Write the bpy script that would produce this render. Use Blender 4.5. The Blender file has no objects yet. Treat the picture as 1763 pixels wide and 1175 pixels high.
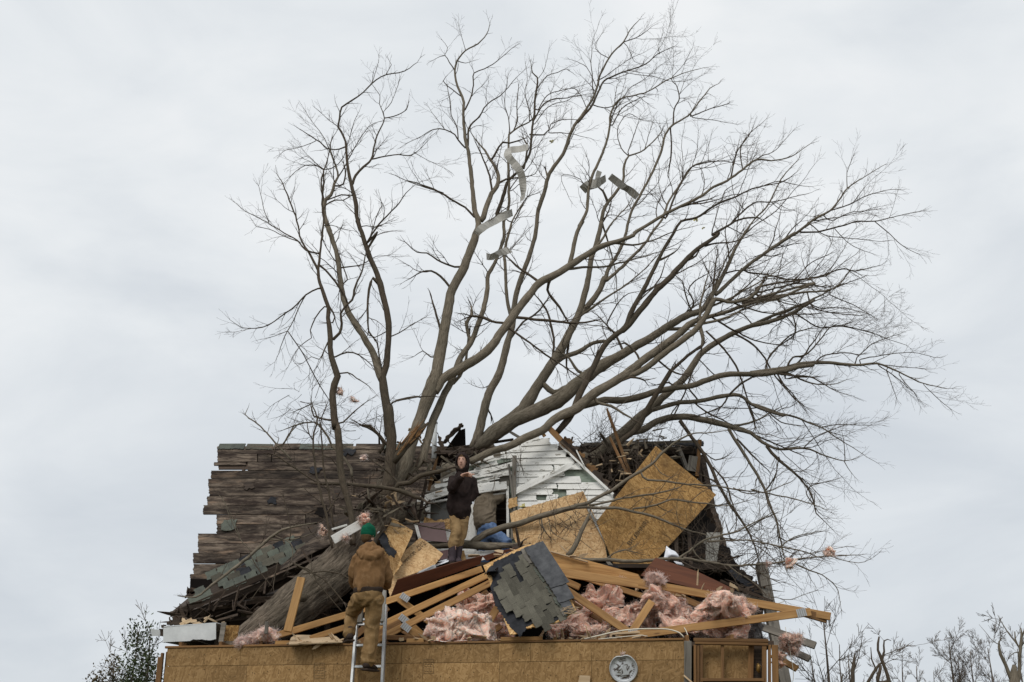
import bpy, bmesh, math, random
from mathutils import Vector, Matrix, noise
rng = random.Random(7)
sc = bpy.context.scene
COL = sc.collection
V3 = Vector
# ------------------------------------------------------------------ camera
F = 2000.0; CX, CY = 881.5, 587.5; PITCH = math.radians(20); CAM = V3((0, 0, 1.6))
cam = bpy.data.cameras.new('camera'); cam.sensor_fit = 'HORIZONTAL'; cam.sensor_width = 36; cam.lens = 36*F/1763
cam.clip_end = 2000; cam.clip_start = 0.1
co = bpy.data.objects.new('camera', cam); COL.objects.link(co)
co.location = CAM; co.rotation_euler = (math.radians(90)+PITCH, 0, 0); sc.camera = co
# ------------------------------------------------------------------ world, sun, exposure
def nd(nt, typ, ins={}, **props):
    n = nt.nodes.new(typ)
    for k, v in props.items(): setattr(n, k, v)
    for k, v in ins.items():
        s = n.inputs[k]
        if isinstance(v, bpy.types.NodeSocket): nt.links.new(v, s)
        else: s.default_value = v
    return n
def ramp(nt, fac, stops, interp='LINEAR'):
    n = nt.nodes.new('ShaderNodeValToRGB'); nt.links.new(fac, n.inputs[0])
    e = n.color_ramp.elements; n.color_ramp.interpolation = interp
    while len(e) < len(stops): e.new(0.5)
    for k, (p, c) in enumerate(stops):
        e[k].position = p
        if not hasattr(c, '__len__'): c = (c, c, c)
        e[k].color = (*c, 1)
    return n.outputs[0]
def mixc(nt, fac, a, b, mode='MIX'):
    n = nt.nodes.new('ShaderNodeMix'); n.data_type = 'RGBA'; n.blend_type = mode
    for i, v in ((0, fac), (6, a), (7, b)):
        if isinstance(v, bpy.types.NodeSocket): nt.links.new(v, n.inputs[i])
        elif i == 0: n.inputs[0].default_value = v
        else: n.inputs[i].default_value = (*v, 1)
    return n.outputs[2]
def mth(nt, op, a, b=0.0, c=None):
    n = nt.nodes.new('ShaderNodeMath'); n.operation = op
    for i, v in enumerate((a, b) if c is None else (a, b, c)):
        if isinstance(v, bpy.types.NodeSocket): nt.links.new(v, n.inputs[i])
        else: n.inputs[i].default_value = v
    return n.outputs[0]
SUN_EL, SUN_ROT = math.radians(48), math.radians(205)
w = bpy.data.worlds.new('World'); sc.world = w; w.use_nodes = True
nt = w.node_tree; nt.nodes.clear()
sky = nd(nt, 'ShaderNodeTexSky', sky_type='NISHITA'); sky.sun_disc = False
sky.sun_elevation = SUN_EL; sky.sun_rotation = SUN_ROT
tc = nd(nt, 'ShaderNodeTexCoord')
mp = nd(nt, 'ShaderNodeMapping', {'Vector': tc.outputs['Generated'], 'Scale': (2.2, 2.2, 5.5), 'Location': (3.1, 0.4, 1.3)})
n1 = nd(nt, 'ShaderNodeTexNoise', {'Vector': mp.outputs[0], 'Scale': 1.45, 'Detail': 7.0, 'Roughness': 0.52, 'Distortion': 0.4})
sep = nd(nt, 'ShaderNodeSeparateXYZ', {'Vector': tc.outputs['Generated']})
el = nd(nt, 'ShaderNodeMapRange', {'Value': sep.outputs[2], 'From Min': 0.02, 'From Max': 0.55, 'To Min': -0.13, 'To Max': 0.17})
cf = mth(nt, 'ADD', n1.outputs[0], el.outputs[0])
cloud = ramp(nt, cf, [(0.30, (6.35, 6.8, 7.3)), (0.46, (7.15, 7.55, 7.95)), (0.60, (8.05, 8.38, 8.65)), (0.74, (8.85, 9.05, 9.2))])
skyc = mixc(nt, 0.97, sky.outputs[0], cloud)
bg = nd(nt, 'ShaderNodeBackground', {'Color': skyc, 'Strength': 0.1})
nd(nt, 'ShaderNodeOutputWorld', {'Surface': bg.outputs[0]})
sl = bpy.data.lights.new('sun', 'SUN'); sl.energy = 1.5; sl.angle = math.radians(25); sl.color = (1, 0.96, 0.9)
so = bpy.data.objects.new('sun', sl); COL.objects.link(so)
sdir = V3((math.cos(SUN_EL)*math.sin(SUN_ROT), math.cos(SUN_EL)*math.cos(SUN_ROT), math.sin(SUN_EL)))
so.rotation_euler = sdir.to_track_quat('Z', 'Y').to_euler(); so.location = (-6, -10, 30)
sc.view_settings.view_transform = 'Standard'; sc.view_settings.look = 'None'
sc.view_settings.exposure = 0.0; sc.view_settings.gamma = 1.0; sc.view_settings.use_curve_mapping = False
# ------------------------------------------------------------------ placing helpers
CP, SP = math.cos(PITCH), math.sin(PITCH)
def ray(px, py):
    u = (px-CX)/F; v = (CY-py)/F
    return V3((u, CP-v*SP, SP+v*CP))
def P(px, py, Y):
    d = ray(px, py); return CAM + d*(Y/d.y)
def PZ(px, py, z):
    d = ray(px, py); return CAM + d*((z-CAM.z)/d.z)
def plane(p, n):
    n = V3(n).normalized(); k = n.dot(p-CAM)
    return lambda px, py: CAM + ray(px, py)*(k/n.dot(ray(px, py)))
def pxscale(p): # metres per photo pixel at a point
    d = p-CAM; return (d.y*CP+d.z*SP)/F
# ------------------------------------------------------------------ materials
MATS = {}
def newmat(name, rough=0.8, spec=0.2, metal=0.0):
    m = bpy.data.materials.new(name); m.use_nodes = True
    nt = m.node_tree; b = nt.nodes['Principled BSDF']
    b.inputs['Roughness'].default_value = rough
    b.inputs['Specular IOR Level'].default_value = spec
    b.inputs['Metallic'].default_value = metal
    MATS[name] = m
    return m, nt, b
def coords(nt, scale=(1, 1, 1), rot=(0, 0, 0), kind='Object', rnd=True):
    tc = nd(nt, 'ShaderNodeTexCoord')
    v = tc.outputs[kind]
    if rnd:
        oi = nd(nt, 'ShaderNodeObjectInfo')
        r = mth(nt, 'MULTIPLY', oi.outputs['Random'], 37.0)
        v = nd(nt, 'ShaderNodeVectorMath', {0: v, 1: r}, operation='ADD').outputs[0]
    return nd(nt, 'ShaderNodeMapping', {'Vector': v, 'Scale': scale, 'Rotation': rot}).outputs[0]
def noi(nt, vec, scale, detail=4.0, rough=0.55, dist=0.0):
    return nd(nt, 'ShaderNodeTexNoise', {'Vector': vec, 'Scale': scale, 'Detail': detail, 'Roughness': rough, 'Distortion': dist}).outputs[0]
def bump(nt, b, h, strength=0.4, dist=0.01):
    n = nd(nt, 'ShaderNodeBump', {'Height': h, 'Strength': strength, 'Distance': dist})
    nt.links.new(n.outputs[0], b.inputs['Normal'])
def setc(nt, b, c): nt.links.new(c, b.inputs['Base Color'])

def mat_osb(name, dark, mid, light, stain=0.35):
    m, nt, b = newmat(name, 0.75, 0.25)
    val = None
    wv = nd(nt, 'ShaderNodeTexNoise', {'Vector': coords(nt), 'Scale': 7.0, 'Detail': 2.0}).outputs['Color']
    wv = nd(nt, 'ShaderNodeVectorMath', {0: wv, 1: (0.025, 0.025, 0.025)}, operation='MULTIPLY').outputs[0]
    for k, (ang, sx, sy) in enumerate(((0.15, 9, 46), (1.25, 12, 55), (2.2, 10, 60), (0.7, 14, 64), (2.8, 11, 50), (1.75, 13, 62))):
        v = nd(nt, 'ShaderNodeVectorMath', {0: coords(nt), 1: wv}, operation='ADD').outputs[0]
        v = nd(nt, 'ShaderNodeMapping', {'Vector': v, 'Rotation': (0, 0, ang), 'Location': (k*3.3, k*1.7, 0)}).outputs[0]
        v = nd(nt, 'ShaderNodeVectorMath', {0: v, 1: (sx, sy, 1.0)}, operation='MULTIPLY').outputs[0]
        vo = nd(nt, 'ShaderNodeTexVoronoi', {'Vector': v, 'Scale': 1.0, 'Randomness': 1.0}, voronoi_dimensions='2D')
        sp = nd(nt, 'ShaderNodeSeparateColor', {'Color': vo.outputs['Color']})
        if val is None: val = sp.outputs[0]
        else:
            msk = mth(nt, 'GREATER_THAN', sp.outputs[2], 0.66)
            val = nd(nt, 'ShaderNodeMix', {0: msk, 2: val, 3: sp.outputs[0]}).outputs[0]
    fine = noi(nt, coords(nt), 70.0, 5.0, 0.7)
    blot = noi(nt, coords(nt), 1.3, 7.0, 0.72)
    val2 = mth(nt, 'ADD', mth(nt, 'MULTIPLY', val, 0.40), mth(nt, 'ADD', mth(nt, 'MULTIPLY', fine, 0.42), mth(nt, 'MULTIPLY', blot, 0.34)))
    c = ramp(nt, val2, [(0.30, dark), (0.53, mid), (0.76, light)])
    st = noi(nt, coords(nt), 1.7, 5.0, 0.65)
    c = mixc(nt, ramp(nt, st, [(0.45, 0.0), (0.72, stain)]), c, tuple(x*0.45 for x in dark))
    oi = nd(nt, 'ShaderNodeObjectInfo')
    c = mixc(nt, 1.0, c, ramp(nt, oi.outputs['Random'], [(0.0, 0.86), (1.0, 1.12)]), 'MULTIPLY')
    nl = nd(nt, 'ShaderNodeTexVoronoi', {'Vector': coords(nt), 'Scale': 6.0}, voronoi_dimensions='2D')
    c = mixc(nt, ramp(nt, nl.outputs['Distance'], [(0.03, 0.8), (0.055, 0.0)]), c, (0.03, 0.02, 0.012))
    setc(nt, b, c); bump(nt, b, val2, 0.35, 0.004)
    return m
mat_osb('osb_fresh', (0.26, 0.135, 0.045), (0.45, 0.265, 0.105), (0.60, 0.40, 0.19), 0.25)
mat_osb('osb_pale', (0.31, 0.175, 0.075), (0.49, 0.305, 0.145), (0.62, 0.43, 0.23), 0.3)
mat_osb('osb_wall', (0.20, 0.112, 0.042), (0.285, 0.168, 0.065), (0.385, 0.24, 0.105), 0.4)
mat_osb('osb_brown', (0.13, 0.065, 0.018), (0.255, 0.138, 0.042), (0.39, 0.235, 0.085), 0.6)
def mat_lumber(name, dark, light, stain=0.3, sx=1.6):
    m, nt, b = newmat(name, 0.7, 0.25)
    v = coords(nt, (sx, 26, 26))
    n = noi(nt, v, 1.0, 5.0, 0.6, 0.6)
    n2 = noi(nt, coords(nt, (0.9, 5, 5)), 1.3, 3.0)
    c = ramp(nt, n, [(0.3, dark), (0.62, light)])
    c = mixc(nt, ramp(nt, n2, [(0.45, 0.0), (0.75, stain)]), c, tuple(x*0.4 for x in dark))
    kn = nd(nt, 'ShaderNodeTexVoronoi', {'Vector': coords(nt, (2.2, 9, 9)), 'Scale': 1.0})
    c = mixc(nt, ramp(nt, kn.outputs['Distance'], [(0.05, 0.75), (0.13, 0.0)]), c, (0.09, 0.04, 0.015))
    oi = nd(nt, 'ShaderNodeObjectInfo'); r2 = mth(nt, 'FRACT', mth(nt, 'MULTIPLY', oi.outputs['Random'], 7.31))
    c = mixc(nt, mth(nt, 'MULTIPLY', r2, 0.2), c, tuple(0.55*(d+l)*0.5 for d, l in zip(dark, (0.16, 0.14, 0.115))))
    c = mixc(nt, 1.0, c, ramp(nt, oi.outputs['Random'], [(0.0, 0.8), (1.0, 1.25)]), 'MULTIPLY')
    setc(nt, b, c); bump(nt, b, n, 0.25, 0.003)
    return m
mat_lumber('lumber', (0.27, 0.135, 0.045), (0.45, 0.26, 0.10))
mat_lumber('lumber_pale', (0.48, 0.33, 0.19), (0.62, 0.47, 0.30), 0.1)
mat_lumber('lumber_brown', (0.13, 0.062, 0.022), (0.23, 0.122, 0.045), 0.45)
mat_lumber('lumber_grey', (0.10, 0.09, 0.075), (0.22, 0.20, 0.17), 0.5)
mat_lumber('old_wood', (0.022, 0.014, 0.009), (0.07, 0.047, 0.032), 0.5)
mat_lumber('torn_wood', (0.22, 0.10, 0.035), (0.42, 0.24, 0.11), 0.35)
mat_lumber('red_board', (0.075, 0.022, 0.010), (0.13, 0.042, 0.018), 0.5)

m, nt, b = newmat('roof_board', 0.85, 0.15)
v = coords(nt, (1.9, 9, 9)); n = noi(nt, v, 1.0, 10.0, 0.75, 0.7)
n2 = noi(nt, coords(nt, (1.5, 4.5, 4.5)), 1.4, 5.0, 0.65)
c = ramp(nt, n, [(0.36, (0.012, 0.009, 0.007)), (0.48, (0.062, 0.047, 0.036)), (0.64, (0.175, 0.138, 0.105))])
c = mixc(nt, ramp(nt, n2, [(0.47, 0.0), (0.60, 0.9)]), c, (0.022, 0.015, 0.012))
n3 = noi(nt, coords(nt, (0.5, 2.4, 2.4)), 2.1, 5.0, 0.7)
c = mixc(nt, ramp(nt, n3, [(0.56, 0.0), (0.66, 0.6)]), c, (0.23, 0.16, 0.11))
oi = nd(nt, 'ShaderNodeObjectInfo')
c = mixc(nt, 1.0, c, ramp(nt, oi.outputs['Random'], [(0.0, 0.65), (1.0, 1.5)]), 'MULTIPLY')
setc(nt, b, c); bump(nt, b, n, 0.6, 0.008)

m, nt, b = newmat('white_siding', 0.65, 0.3)
n = noi(nt, coords(nt, (1.2, 6, 6)), 1.6, 6.0, 0.65, 0.5)
c = ramp(nt, n, [(0.30, (0.48, 0.475, 0.44)), (0.43, (0.72, 0.715, 0.68)), (0.7, (0.83, 0.825, 0.79))])
n2 = noi(nt, coords(nt, (3, 9, 9)), 2.2, 5.0, 0.7)
c = mixc(nt, ramp(nt, n2, [(0.585, 0.0), (0.63, 0.9)]), c, (0.20, 0.185, 0.145))
n3 = noi(nt, coords(nt, (30, 40, 30)), 2.0, 2.0)
c = mixc(nt, ramp(nt, n3, [(0.66, 0.0), (0.72, 0.6)]), c, (0.11, 0.09, 0.07))
setc(nt, b, c); bump(nt, b, n2, 0.3, 0.004)
m, nt, b = newmat('green_sheathing', 0.85, 0.15)
n = noi(nt, coords(nt, (2, 7, 7)), 2.0, 6.0, 0.7)
setc(nt, b, ramp(nt, n, [(0.35, (0.12, 0.13, 0.10)), (0.6, (0.27, 0.32, 0.265))]))

m, nt, b = newmat('shingle_grey', 0.9, 0.1)
g = noi(nt, coords(nt, (1, 1, 1)), 260.0, 2.0, 0.7)
n = noi(nt, coords(nt), 5.0, 5.0, 0.6)
c = ramp(nt, n, [(0.3, (0.050, 0.046, 0.036)), (0.7, (0.130, 0.122, 0.094))])
c = mixc(nt, 0.45, c, ramp(nt, g, [(0.35, (0.02, 0.019, 0.016)), (0.65, (0.17, 0.16, 0.13))]))
oi = nd(nt, 'ShaderNodeObjectInfo')
c = mixc(nt, 1.0, c, ramp(nt, oi.outputs['Random'], [(0.0, 0.7), (1.0, 1.3)]), 'MULTIPLY')
setc(nt, b, c); bump(nt, b, g, 0.4, 0.002)
m, nt, b = newmat('shingle_green', 0.9, 0.1)
g = noi(nt, coords(nt), 200.0, 2.0, 0.7); n = noi(nt, coords(nt), 4.0, 5.0, 0.6)
c = ramp(nt, n, [(0.35, (0.055, 0.062, 0.048)), (0.65, (0.135, 0.155, 0.115))])
c = mixc(nt, 0.35, c, ramp(nt, g, [(0.35, 0.02), (0.65, 0.2)]))
setc(nt, b, c)
m, nt, b = newmat('cap_shingle', 0.95, 0.08)
n = noi(nt, coords(nt), 9.0, 6.0, 0.65)
setc(nt, b, ramp(nt, n, [(0.3, (0.045, 0.047, 0.051)), (0.7, (0.105, 0.107, 0.112))])); bump(nt, b, n, 0.3, 0.003)
m, nt, b = newmat('felt', 0.92, 0.08)
n = noi(nt, coords(nt), 7.0, 5.0, 0.6)
setc(nt, b, ramp(nt, n, [(0.3, (0.016, 0.017, 0.019)), (0.7, (0.046, 0.047, 0.053))])); bump(nt, b, n, 0.5, 0.01)

def mat_bark(name, dark, light, su, sv, bs, bd):
    m, nt, b = newmat(name, 0.9, 0.1)
    tc = nd(nt, 'ShaderNodeTexCoord')
    v = nd(nt, 'ShaderNodeMapping', {'Vector': tc.outputs['UV'], 'Scale': (su, sv, 1)}).outputs[0]
    n = noi(nt, v, 1.0, 6.0, 0.65, 0.6)
    n2 = noi(nt, coords(nt, (1, 1, 1), rnd=False), 1.6, 4.0, 0.6)
    c = ramp(nt, n, [(0.3, dark), (0.68, light)])
    c = mixc(nt, ramp(nt, n2, [(0.4, 0.0), (0.7, 0.5)]), c, tuple(0.5*(a+d) for a, d in zip(dark, (0.10, 0.10, 0.07))))
    setc(nt, b, c); bump(nt, b, n, bs, bd)
mat_bark('bark_trunk', (0.028, 0.021, 0.016), (0.235, 0.19, 0.145), 48, 6.0, 1.0, 0.035)
mat_bark('bark_limb', (0.075, 0.060, 0.044), (0.27, 0.23, 0.175), 60, 8, 0.6, 0.012)
mat_bark('bark_dark', (0.040, 0.030, 0.022), (0.125, 0.098, 0.072), 55, 12, 0.6, 0.012)
m, nt, b = newmat('bark_twig', 0.9, 0.1)
n = noi(nt, coords(nt, rnd=False), 3.0, 3.0); setc(nt, b, ramp(nt, n, [(0.35, (0.060, 0.046, 0.035)), (0.65, (0.125, 0.10, 0.078))]))
m, nt, b = newmat('bark_far', 0.9, 0.1)
n = noi(nt, coords(nt, rnd=False), 2.0, 3.0); setc(nt, b, ramp(nt, n, [(0.35, (0.085, 0.070, 0.058)), (0.65, (0.16, 0.13, 0.105))]))

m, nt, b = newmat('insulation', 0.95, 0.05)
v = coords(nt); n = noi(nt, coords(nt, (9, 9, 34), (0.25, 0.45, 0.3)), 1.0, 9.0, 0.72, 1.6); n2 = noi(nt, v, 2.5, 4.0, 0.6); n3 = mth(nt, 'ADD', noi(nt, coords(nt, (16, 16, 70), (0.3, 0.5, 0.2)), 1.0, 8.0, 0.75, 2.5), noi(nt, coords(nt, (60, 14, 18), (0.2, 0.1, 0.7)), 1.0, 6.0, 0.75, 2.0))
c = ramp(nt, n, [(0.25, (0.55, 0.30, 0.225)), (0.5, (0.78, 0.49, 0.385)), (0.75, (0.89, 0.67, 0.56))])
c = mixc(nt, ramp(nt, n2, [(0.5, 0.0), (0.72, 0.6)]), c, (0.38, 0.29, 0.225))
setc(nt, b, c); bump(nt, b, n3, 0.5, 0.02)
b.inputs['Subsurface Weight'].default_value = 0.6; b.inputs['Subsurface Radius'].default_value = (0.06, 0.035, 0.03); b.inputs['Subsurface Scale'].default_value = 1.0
m, nt, b = newmat('insulation_bright', 0.95, 0.05)
v = coords(nt); n = noi(nt, coords(nt, (9, 9, 34), (0.25, 0.55, 0.3)), 1.0, 9.0, 0.72, 1.6); n3 = mth(nt, 'ADD', noi(nt, coords(nt, (16, 16, 70), (0.3, 0.5, 0.2)), 1.0, 8.0, 0.75, 2.5), noi(nt, coords(nt, (60, 14, 18), (0.2, 0.1, 0.7)), 1.0, 6.0, 0.75, 2.0))
setc(nt, b, ramp(nt, n, [(0.25, (0.74, 0.40, 0.31)), (0.5, (0.90, 0.60, 0.49)), (0.72, (0.96, 0.78, 0.68))])); bump(nt, b, n3, 0.5, 0.02)
b.inputs['Subsurface Weight'].default_value = 0.7; b.inputs['Subsurface Radius'].default_value = (0.08, 0.05, 0.045); b.inputs['Subsurface Scale'].default_value = 1.0
m, nt, b = newmat('insulation_grey', 0.95, 0.05)
n = noi(nt, coords(nt), 9.0, 8.0, 0.7, 1.2)
setc(nt, b, ramp(nt, n, [(0.3, (0.05, 0.05, 0.055)), (0.7, (0.33, 0.31, 0.31))]))

def mat_cloth(name, a, bb, scale=6.0, rough=0.9, wear=None):
    m, nt, b = newmat(name, rough, 0.1)
    n = noi(nt, coords(nt, rnd=False), scale, 5.0, 0.6)
    c = ramp(nt, n, [(0.3, a), (0.7, bb)])
    if wear:
        n2 = noi(nt, coords(nt, rnd=False), scale*2.3, 4.0, 0.7); c = mixc(nt, ramp(nt, n2, [(0.52, 0.0), (0.72, 0.6)]), c, wear)
    f = noi(nt, coords(nt, rnd=False), 90.0, 2.0)
    setc(nt, b, c); bump(nt, b, f, 0.25, 0.003); return m
mat_cloth('duck_brown', (0.135, 0.072, 0.030), (0.225, 0.128, 0.060), 7, wear=(0.29, 0.18, 0.095))
mat_cloth('khaki_work', (0.17, 0.102, 0.042), (0.275, 0.175, 0.082), 7, wear=(0.36, 0.25, 0.135))
mat_cloth('khaki_light', (0.28, 0.18, 0.085), (0.42, 0.285, 0.145), 6, wear=(0.20, 0.12, 0.055))
mat_cloth('black_fleece', (0.017, 0.012, 0.011), (0.040, 0.028, 0.026))
mat_cloth('taupe', (0.12, 0.095, 0.066), (0.20, 0.162, 0.12))
mat_cloth('denim', (0.075, 0.13, 0.26), (0.18, 0.27, 0.46), 9, wear=(0.30, 0.38, 0.52))
mat_cloth('beanie_green', (0.003, 0.055, 0.030), (0.008, 0.115, 0.062), 9)
mat_cloth('boot_brown', (0.028, 0.020, 0.016), (0.06, 0.043, 0.034), 9)
mat_cloth('boot_rubber', (0.045, 0.034, 0.040), (0.075, 0.058, 0.066), 5, 0.6)
mat_cloth('white_cloth', (0.66, 0.68, 0.74), (0.80, 0.82, 0.86), 3)
mat_cloth('hair', (0.06, 0.035, 0.018), (0.13, 0.08, 0.04), 20)
def mat_plain(name, col, rough=0.6, spec=0.3, metal=0.0, var=0.25, scale=6.0):
    m, nt, b = newmat(name, rough, spec, metal)
    n = noi(nt, coords(nt), scale, 5.0, 0.65)
    setc(nt, b, ramp(nt, n, [(0.3, tuple(x*(1-var) for x in col)), (0.7, tuple(min(1, x*(1+var)) for x in col))])); return m
mat_plain('skin', (0.56, 0.335, 0.25), 0.5, 0.4, var=0.12)
mat_plain('skin_dark', (0.19, 0.11, 0.08)); mat_plain('lips', (0.42, 0.22, 0.17))
mat_plain('aluminium', (0.46, 0.47, 0.47), 0.5, 0.4, 0.6, 0.15, 14)
mat_plain('galvanized', (0.50, 0.51, 0.52), 0.42, 0.5, 0.7, 0.2, 20)
mat_plain('metal_strip', (0.40, 0.385, 0.35), 0.5, 0.4, 0.0, 0.25, 4)
mat_plain('metal_dark', (0.30, 0.29, 0.26), 0.5, 0.4, 0.0, 0.3, 4)
mat_plain('white_metal', (0.60, 0.62, 0.62), 0.5, 0.4, 0.0, 0.13, 5)
mat_plain('maroon', (0.090, 0.034, 0.036), 0.45, 0.4, 0.0, 0.15, 3)
mat_plain('glass_dark', (0.055, 0.052, 0.042), 0.15, 0.5, 0.0, 0.2, 2)
mat_plain('black_void', (0.012, 0.010, 0.009), 0.95, 0.05)  # near black: stands for deep shade, and for the felt of the lean-to
mat_plain('ink', (0.075, 0.055, 0.035), 0.8, 0.1, var=0.4, scale=40)
mat_plain('seam_dark', (0.05, 0.03, 0.015), 0.9, 0.1)
mat_plain('wire', (0.60, 0.56, 0.46), 0.5, 0.3, var=0.1)
mat_plain('leaf', (0.045, 0.062, 0.022), 0.7, 0.2, var=0.5, scale=3)
mat_plain('leaf_brown', (0.085, 0.065, 0.032), 0.8, 0.1, var=0.5, scale=3)
mat_plain('yellow_leaf', (0.55, 0.50, 0.22), 0.7, 0.2)
mat_plain('brass', (0.20, 0.115, 0.03), 0.4, 0.5, 0.5)
m, nt, b = newmat('lid_metal', 0.35, 0.5, 0.35)
n = noi(nt, coords(nt, rnd=False), 9.0, 6.0, 0.65, 1.8)
c = ramp(nt, n, [(0.50, (0.55, 0.57, 0.58)), (0.545, (0.10, 0.075, 0.06)), (0.60, (0.04, 0.03, 0.028)), (0.66, (0.30, 0.29, 0.28))])
tcn = nd(nt, 'ShaderNodeTexCoord'); ln = nd(nt, 'ShaderNodeVectorMath', {0: tcn.outputs['Object']}, operation='LENGTH')
c = mixc(nt, ramp(nt, ln.outputs['Value'], [(0.115, 0.0), (0.14, 1.0)]), c, (0.52, 0.53, 0.54))
setc(nt, b, c)
m, nt, b = newmat('grass', 0.95, 0.05)
n = noi(nt, coords(nt, rnd=False), 0.6, 8.0, 0.7)
setc(nt, b, ramp(nt, n, [(0.35, (0.06, 0.055, 0.03)), (0.6, (0.10, 0.095, 0.05)), (0.75, (0.15, 0.12, 0.075))]))

# ------------------------------------------------------------------ object helpers
W = {}
def link(o, parent=None, M=None):
    M = M or Matrix.Identity(4)
    COL.objects.link(o)
    if parent is not None:
        o.parent = parent; o.matrix_basis = W[parent].inverted() @ M
    else: o.matrix_basis = M
    W[o] = M
    return o
def tag(o, label=None, cat=None, group=None, kind=None):
    if label: o['label'] = label
    if cat: o['category'] = cat
    if group: o['group'] = group
    if kind: o['kind'] = kind
    return o
def thing(name, label, cat, loc, group=None):
    o = bpy.data.objects.new(name, None); o.empty_display_size = 0.2
    link(o, None, Matrix.Translation(V3(loc))); return tag(o, label, cat, group)
def mo(name, verts, faces, mat, parent=None, M=None, smooth=False, uvs=None):
    me = bpy.data.meshes.new(name); me.from_pydata([tuple(v) for v in verts], [], faces)
    for mm in (mat if isinstance(mat, (list, tuple)) else [mat]):
        me.materials.append(MATS[mm])
    if smooth: me.polygons.foreach_set('use_smooth', [True]*len(me.polygons))
    if uvs is not None:
        ul = me.uv_layers.new(name='UVMap'); li = [0]*len(me.loops); me.loops.foreach_get('vertex_index', li)
        flat = [x for i in li for x in uvs[i]]; ul.data.foreach_set('uv', flat)
    me.update()
    o = bpy.data.objects.new(name, me); return link(o, parent, M)
def frame(o, x, n):
    x = x.normalized(); n = (n - x*n.dot(x)).normalized(); y = n.cross(x)
    return Matrix(((x.x, y.x, n.x, o.x), (x.y, y.y, n.y, o.y), (x.z, y.z, n.z, o.z), (0, 0, 0, 1)))
def jagline(a, b, amp, n, r):
    out = []
    d = b-a; perp = V3((-d.y, d.x)).normalized() if d.length > 0 else V3((0, 0))
    for i in range(1, n):
        t = (i+r.uniform(-.3, .3))/n; out.append(a+d*t+perp*r.uniform(-amp, amp))
    return out
def slab(name, pts, thick, mat, parent=None, jag=(), amp=0.02, label=None, cat=None, group=None, bev=True, seed=0, warp=0.0):
    """flat sheet: world points of the camera-facing side; thickness goes away from the camera"""
    o = pts[0]; x = pts[1]-pts[0]; n = x.cross(pts[-1]-pts[0]).normalized()
    if n.dot(CAM-o) < 0: n = -n
    M = frame(o, x, n); Mi = M.inverted()
    q = [(Mi @ p).to_2d() for p in pts]
    ar = sum(q[i].x*q[(i+1) % len(q)].y-q[(i+1) % len(q)].x*q[i].y for i in range(len(q)))
    idx = list(range(len(q)))
    if ar < 0: q = q[::-1]; idx = idx[::-1]
    r = random.Random(seed+len(COL.objects))
    out = []
    for i in range(len(q)):
        a, b2 = q[i], q[(i+1) % len(q)]; out.append(a)
        e0, e1 = idx[i], idx[(i+1) % len(q)]
        e = min(e0, e1) if abs(e0-e1) == 1 else max(e0, e1)
        if jag == 'all' or e in jag:
            out += jagline(a, b2, amp, max(4, int((b2-a).length/max(amp*1.6, 0.02))), r)
    bm = bmesh.new()
    fv = [bm.verts.new((p.x, p.y, 0)) for p in out]; f = bm.faces.new(fv)
    ex = bmesh.ops.extrude_face_region(bm, geom=[f])
    for v in ex['geom']:
        if isinstance(v, bmesh.types.BMVert): v.co.z -= thick
    # the extruded copy is the back side
    bmesh.ops.recalc_face_normals(bm, faces=bm.faces)
    if warp:
        bmesh.ops.triangulate(bm, faces=[ff for ff in bm.faces if len(ff.verts) > 4])
        bmesh.ops.subdivide_edges(bm, edges=bm.edges, cuts=3, use_grid_fill=True)
        for v in bm.verts: v.co.z += warp*noise.noise(v.co*2.3+V3((seed, 0, 0)))
    me = bpy.data.meshes.new(name); bm.to_mesh(me); bm.free(); me.materials.append(MATS[mat])
    ob = bpy.data.objects.new(name, me); link(ob, parent, M)
    return tag(ob, label, cat, group)
def boxmesh(L, wd, t, bev=0.003, seg=1, jag0=0, jag1=0, r=None):
    bm = bmesh.new()
    bmesh.ops.create_cube(bm, size=1.0)
    for v in bm.verts: v.co = V3(((v.co.x+0.5)*L, v.co.y*wd, v.co.z*t))
    if bev > 0: bmesh.ops.bevel(bm, geom=list(bm.edges), offset=min(bev, t*0.3, wd*0.3), segments=1, affect='EDGES')
    return bm
def beam(name, p0, p1, wd, t, mat, parent=None, nrm=None, label=None, cat=None, group=None, bev=0.004, splinter=0.0):
    d = p1-p0; L = d.length; mid = (p0+p1)/2
    nrm = V3(nrm) if nrm is not None else (CAM-mid).normalized()
    M = frame(p0, d, nrm)
    bm = boxmesh(L, wd, t, bev)
    if splinter:
        bmesh.ops.bisect_plane(bm, geom=list(bm.verts)+list(bm.edges)+list(bm.faces), plane_co=(L-splinter, 0, 0), plane_no=(1, 0, 0))
        for v in bm.verts:
            if v.co.x > L-splinter*0.5:
                v.co.x += rng.uniform(-splinter, splinter*0.6); v.co.y *= rng.uniform(0.2, 0.9); v.co.z *= rng.uniform(0.2, 0.9)
    me = bpy.data.meshes.new(name); bm.to_mesh(me); bm.free(); me.materials.append(MATS[mat])
    o = bpy.data.objects.new(name, me); link(o, parent, M)
    return tag(o, label, cat, group)
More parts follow.
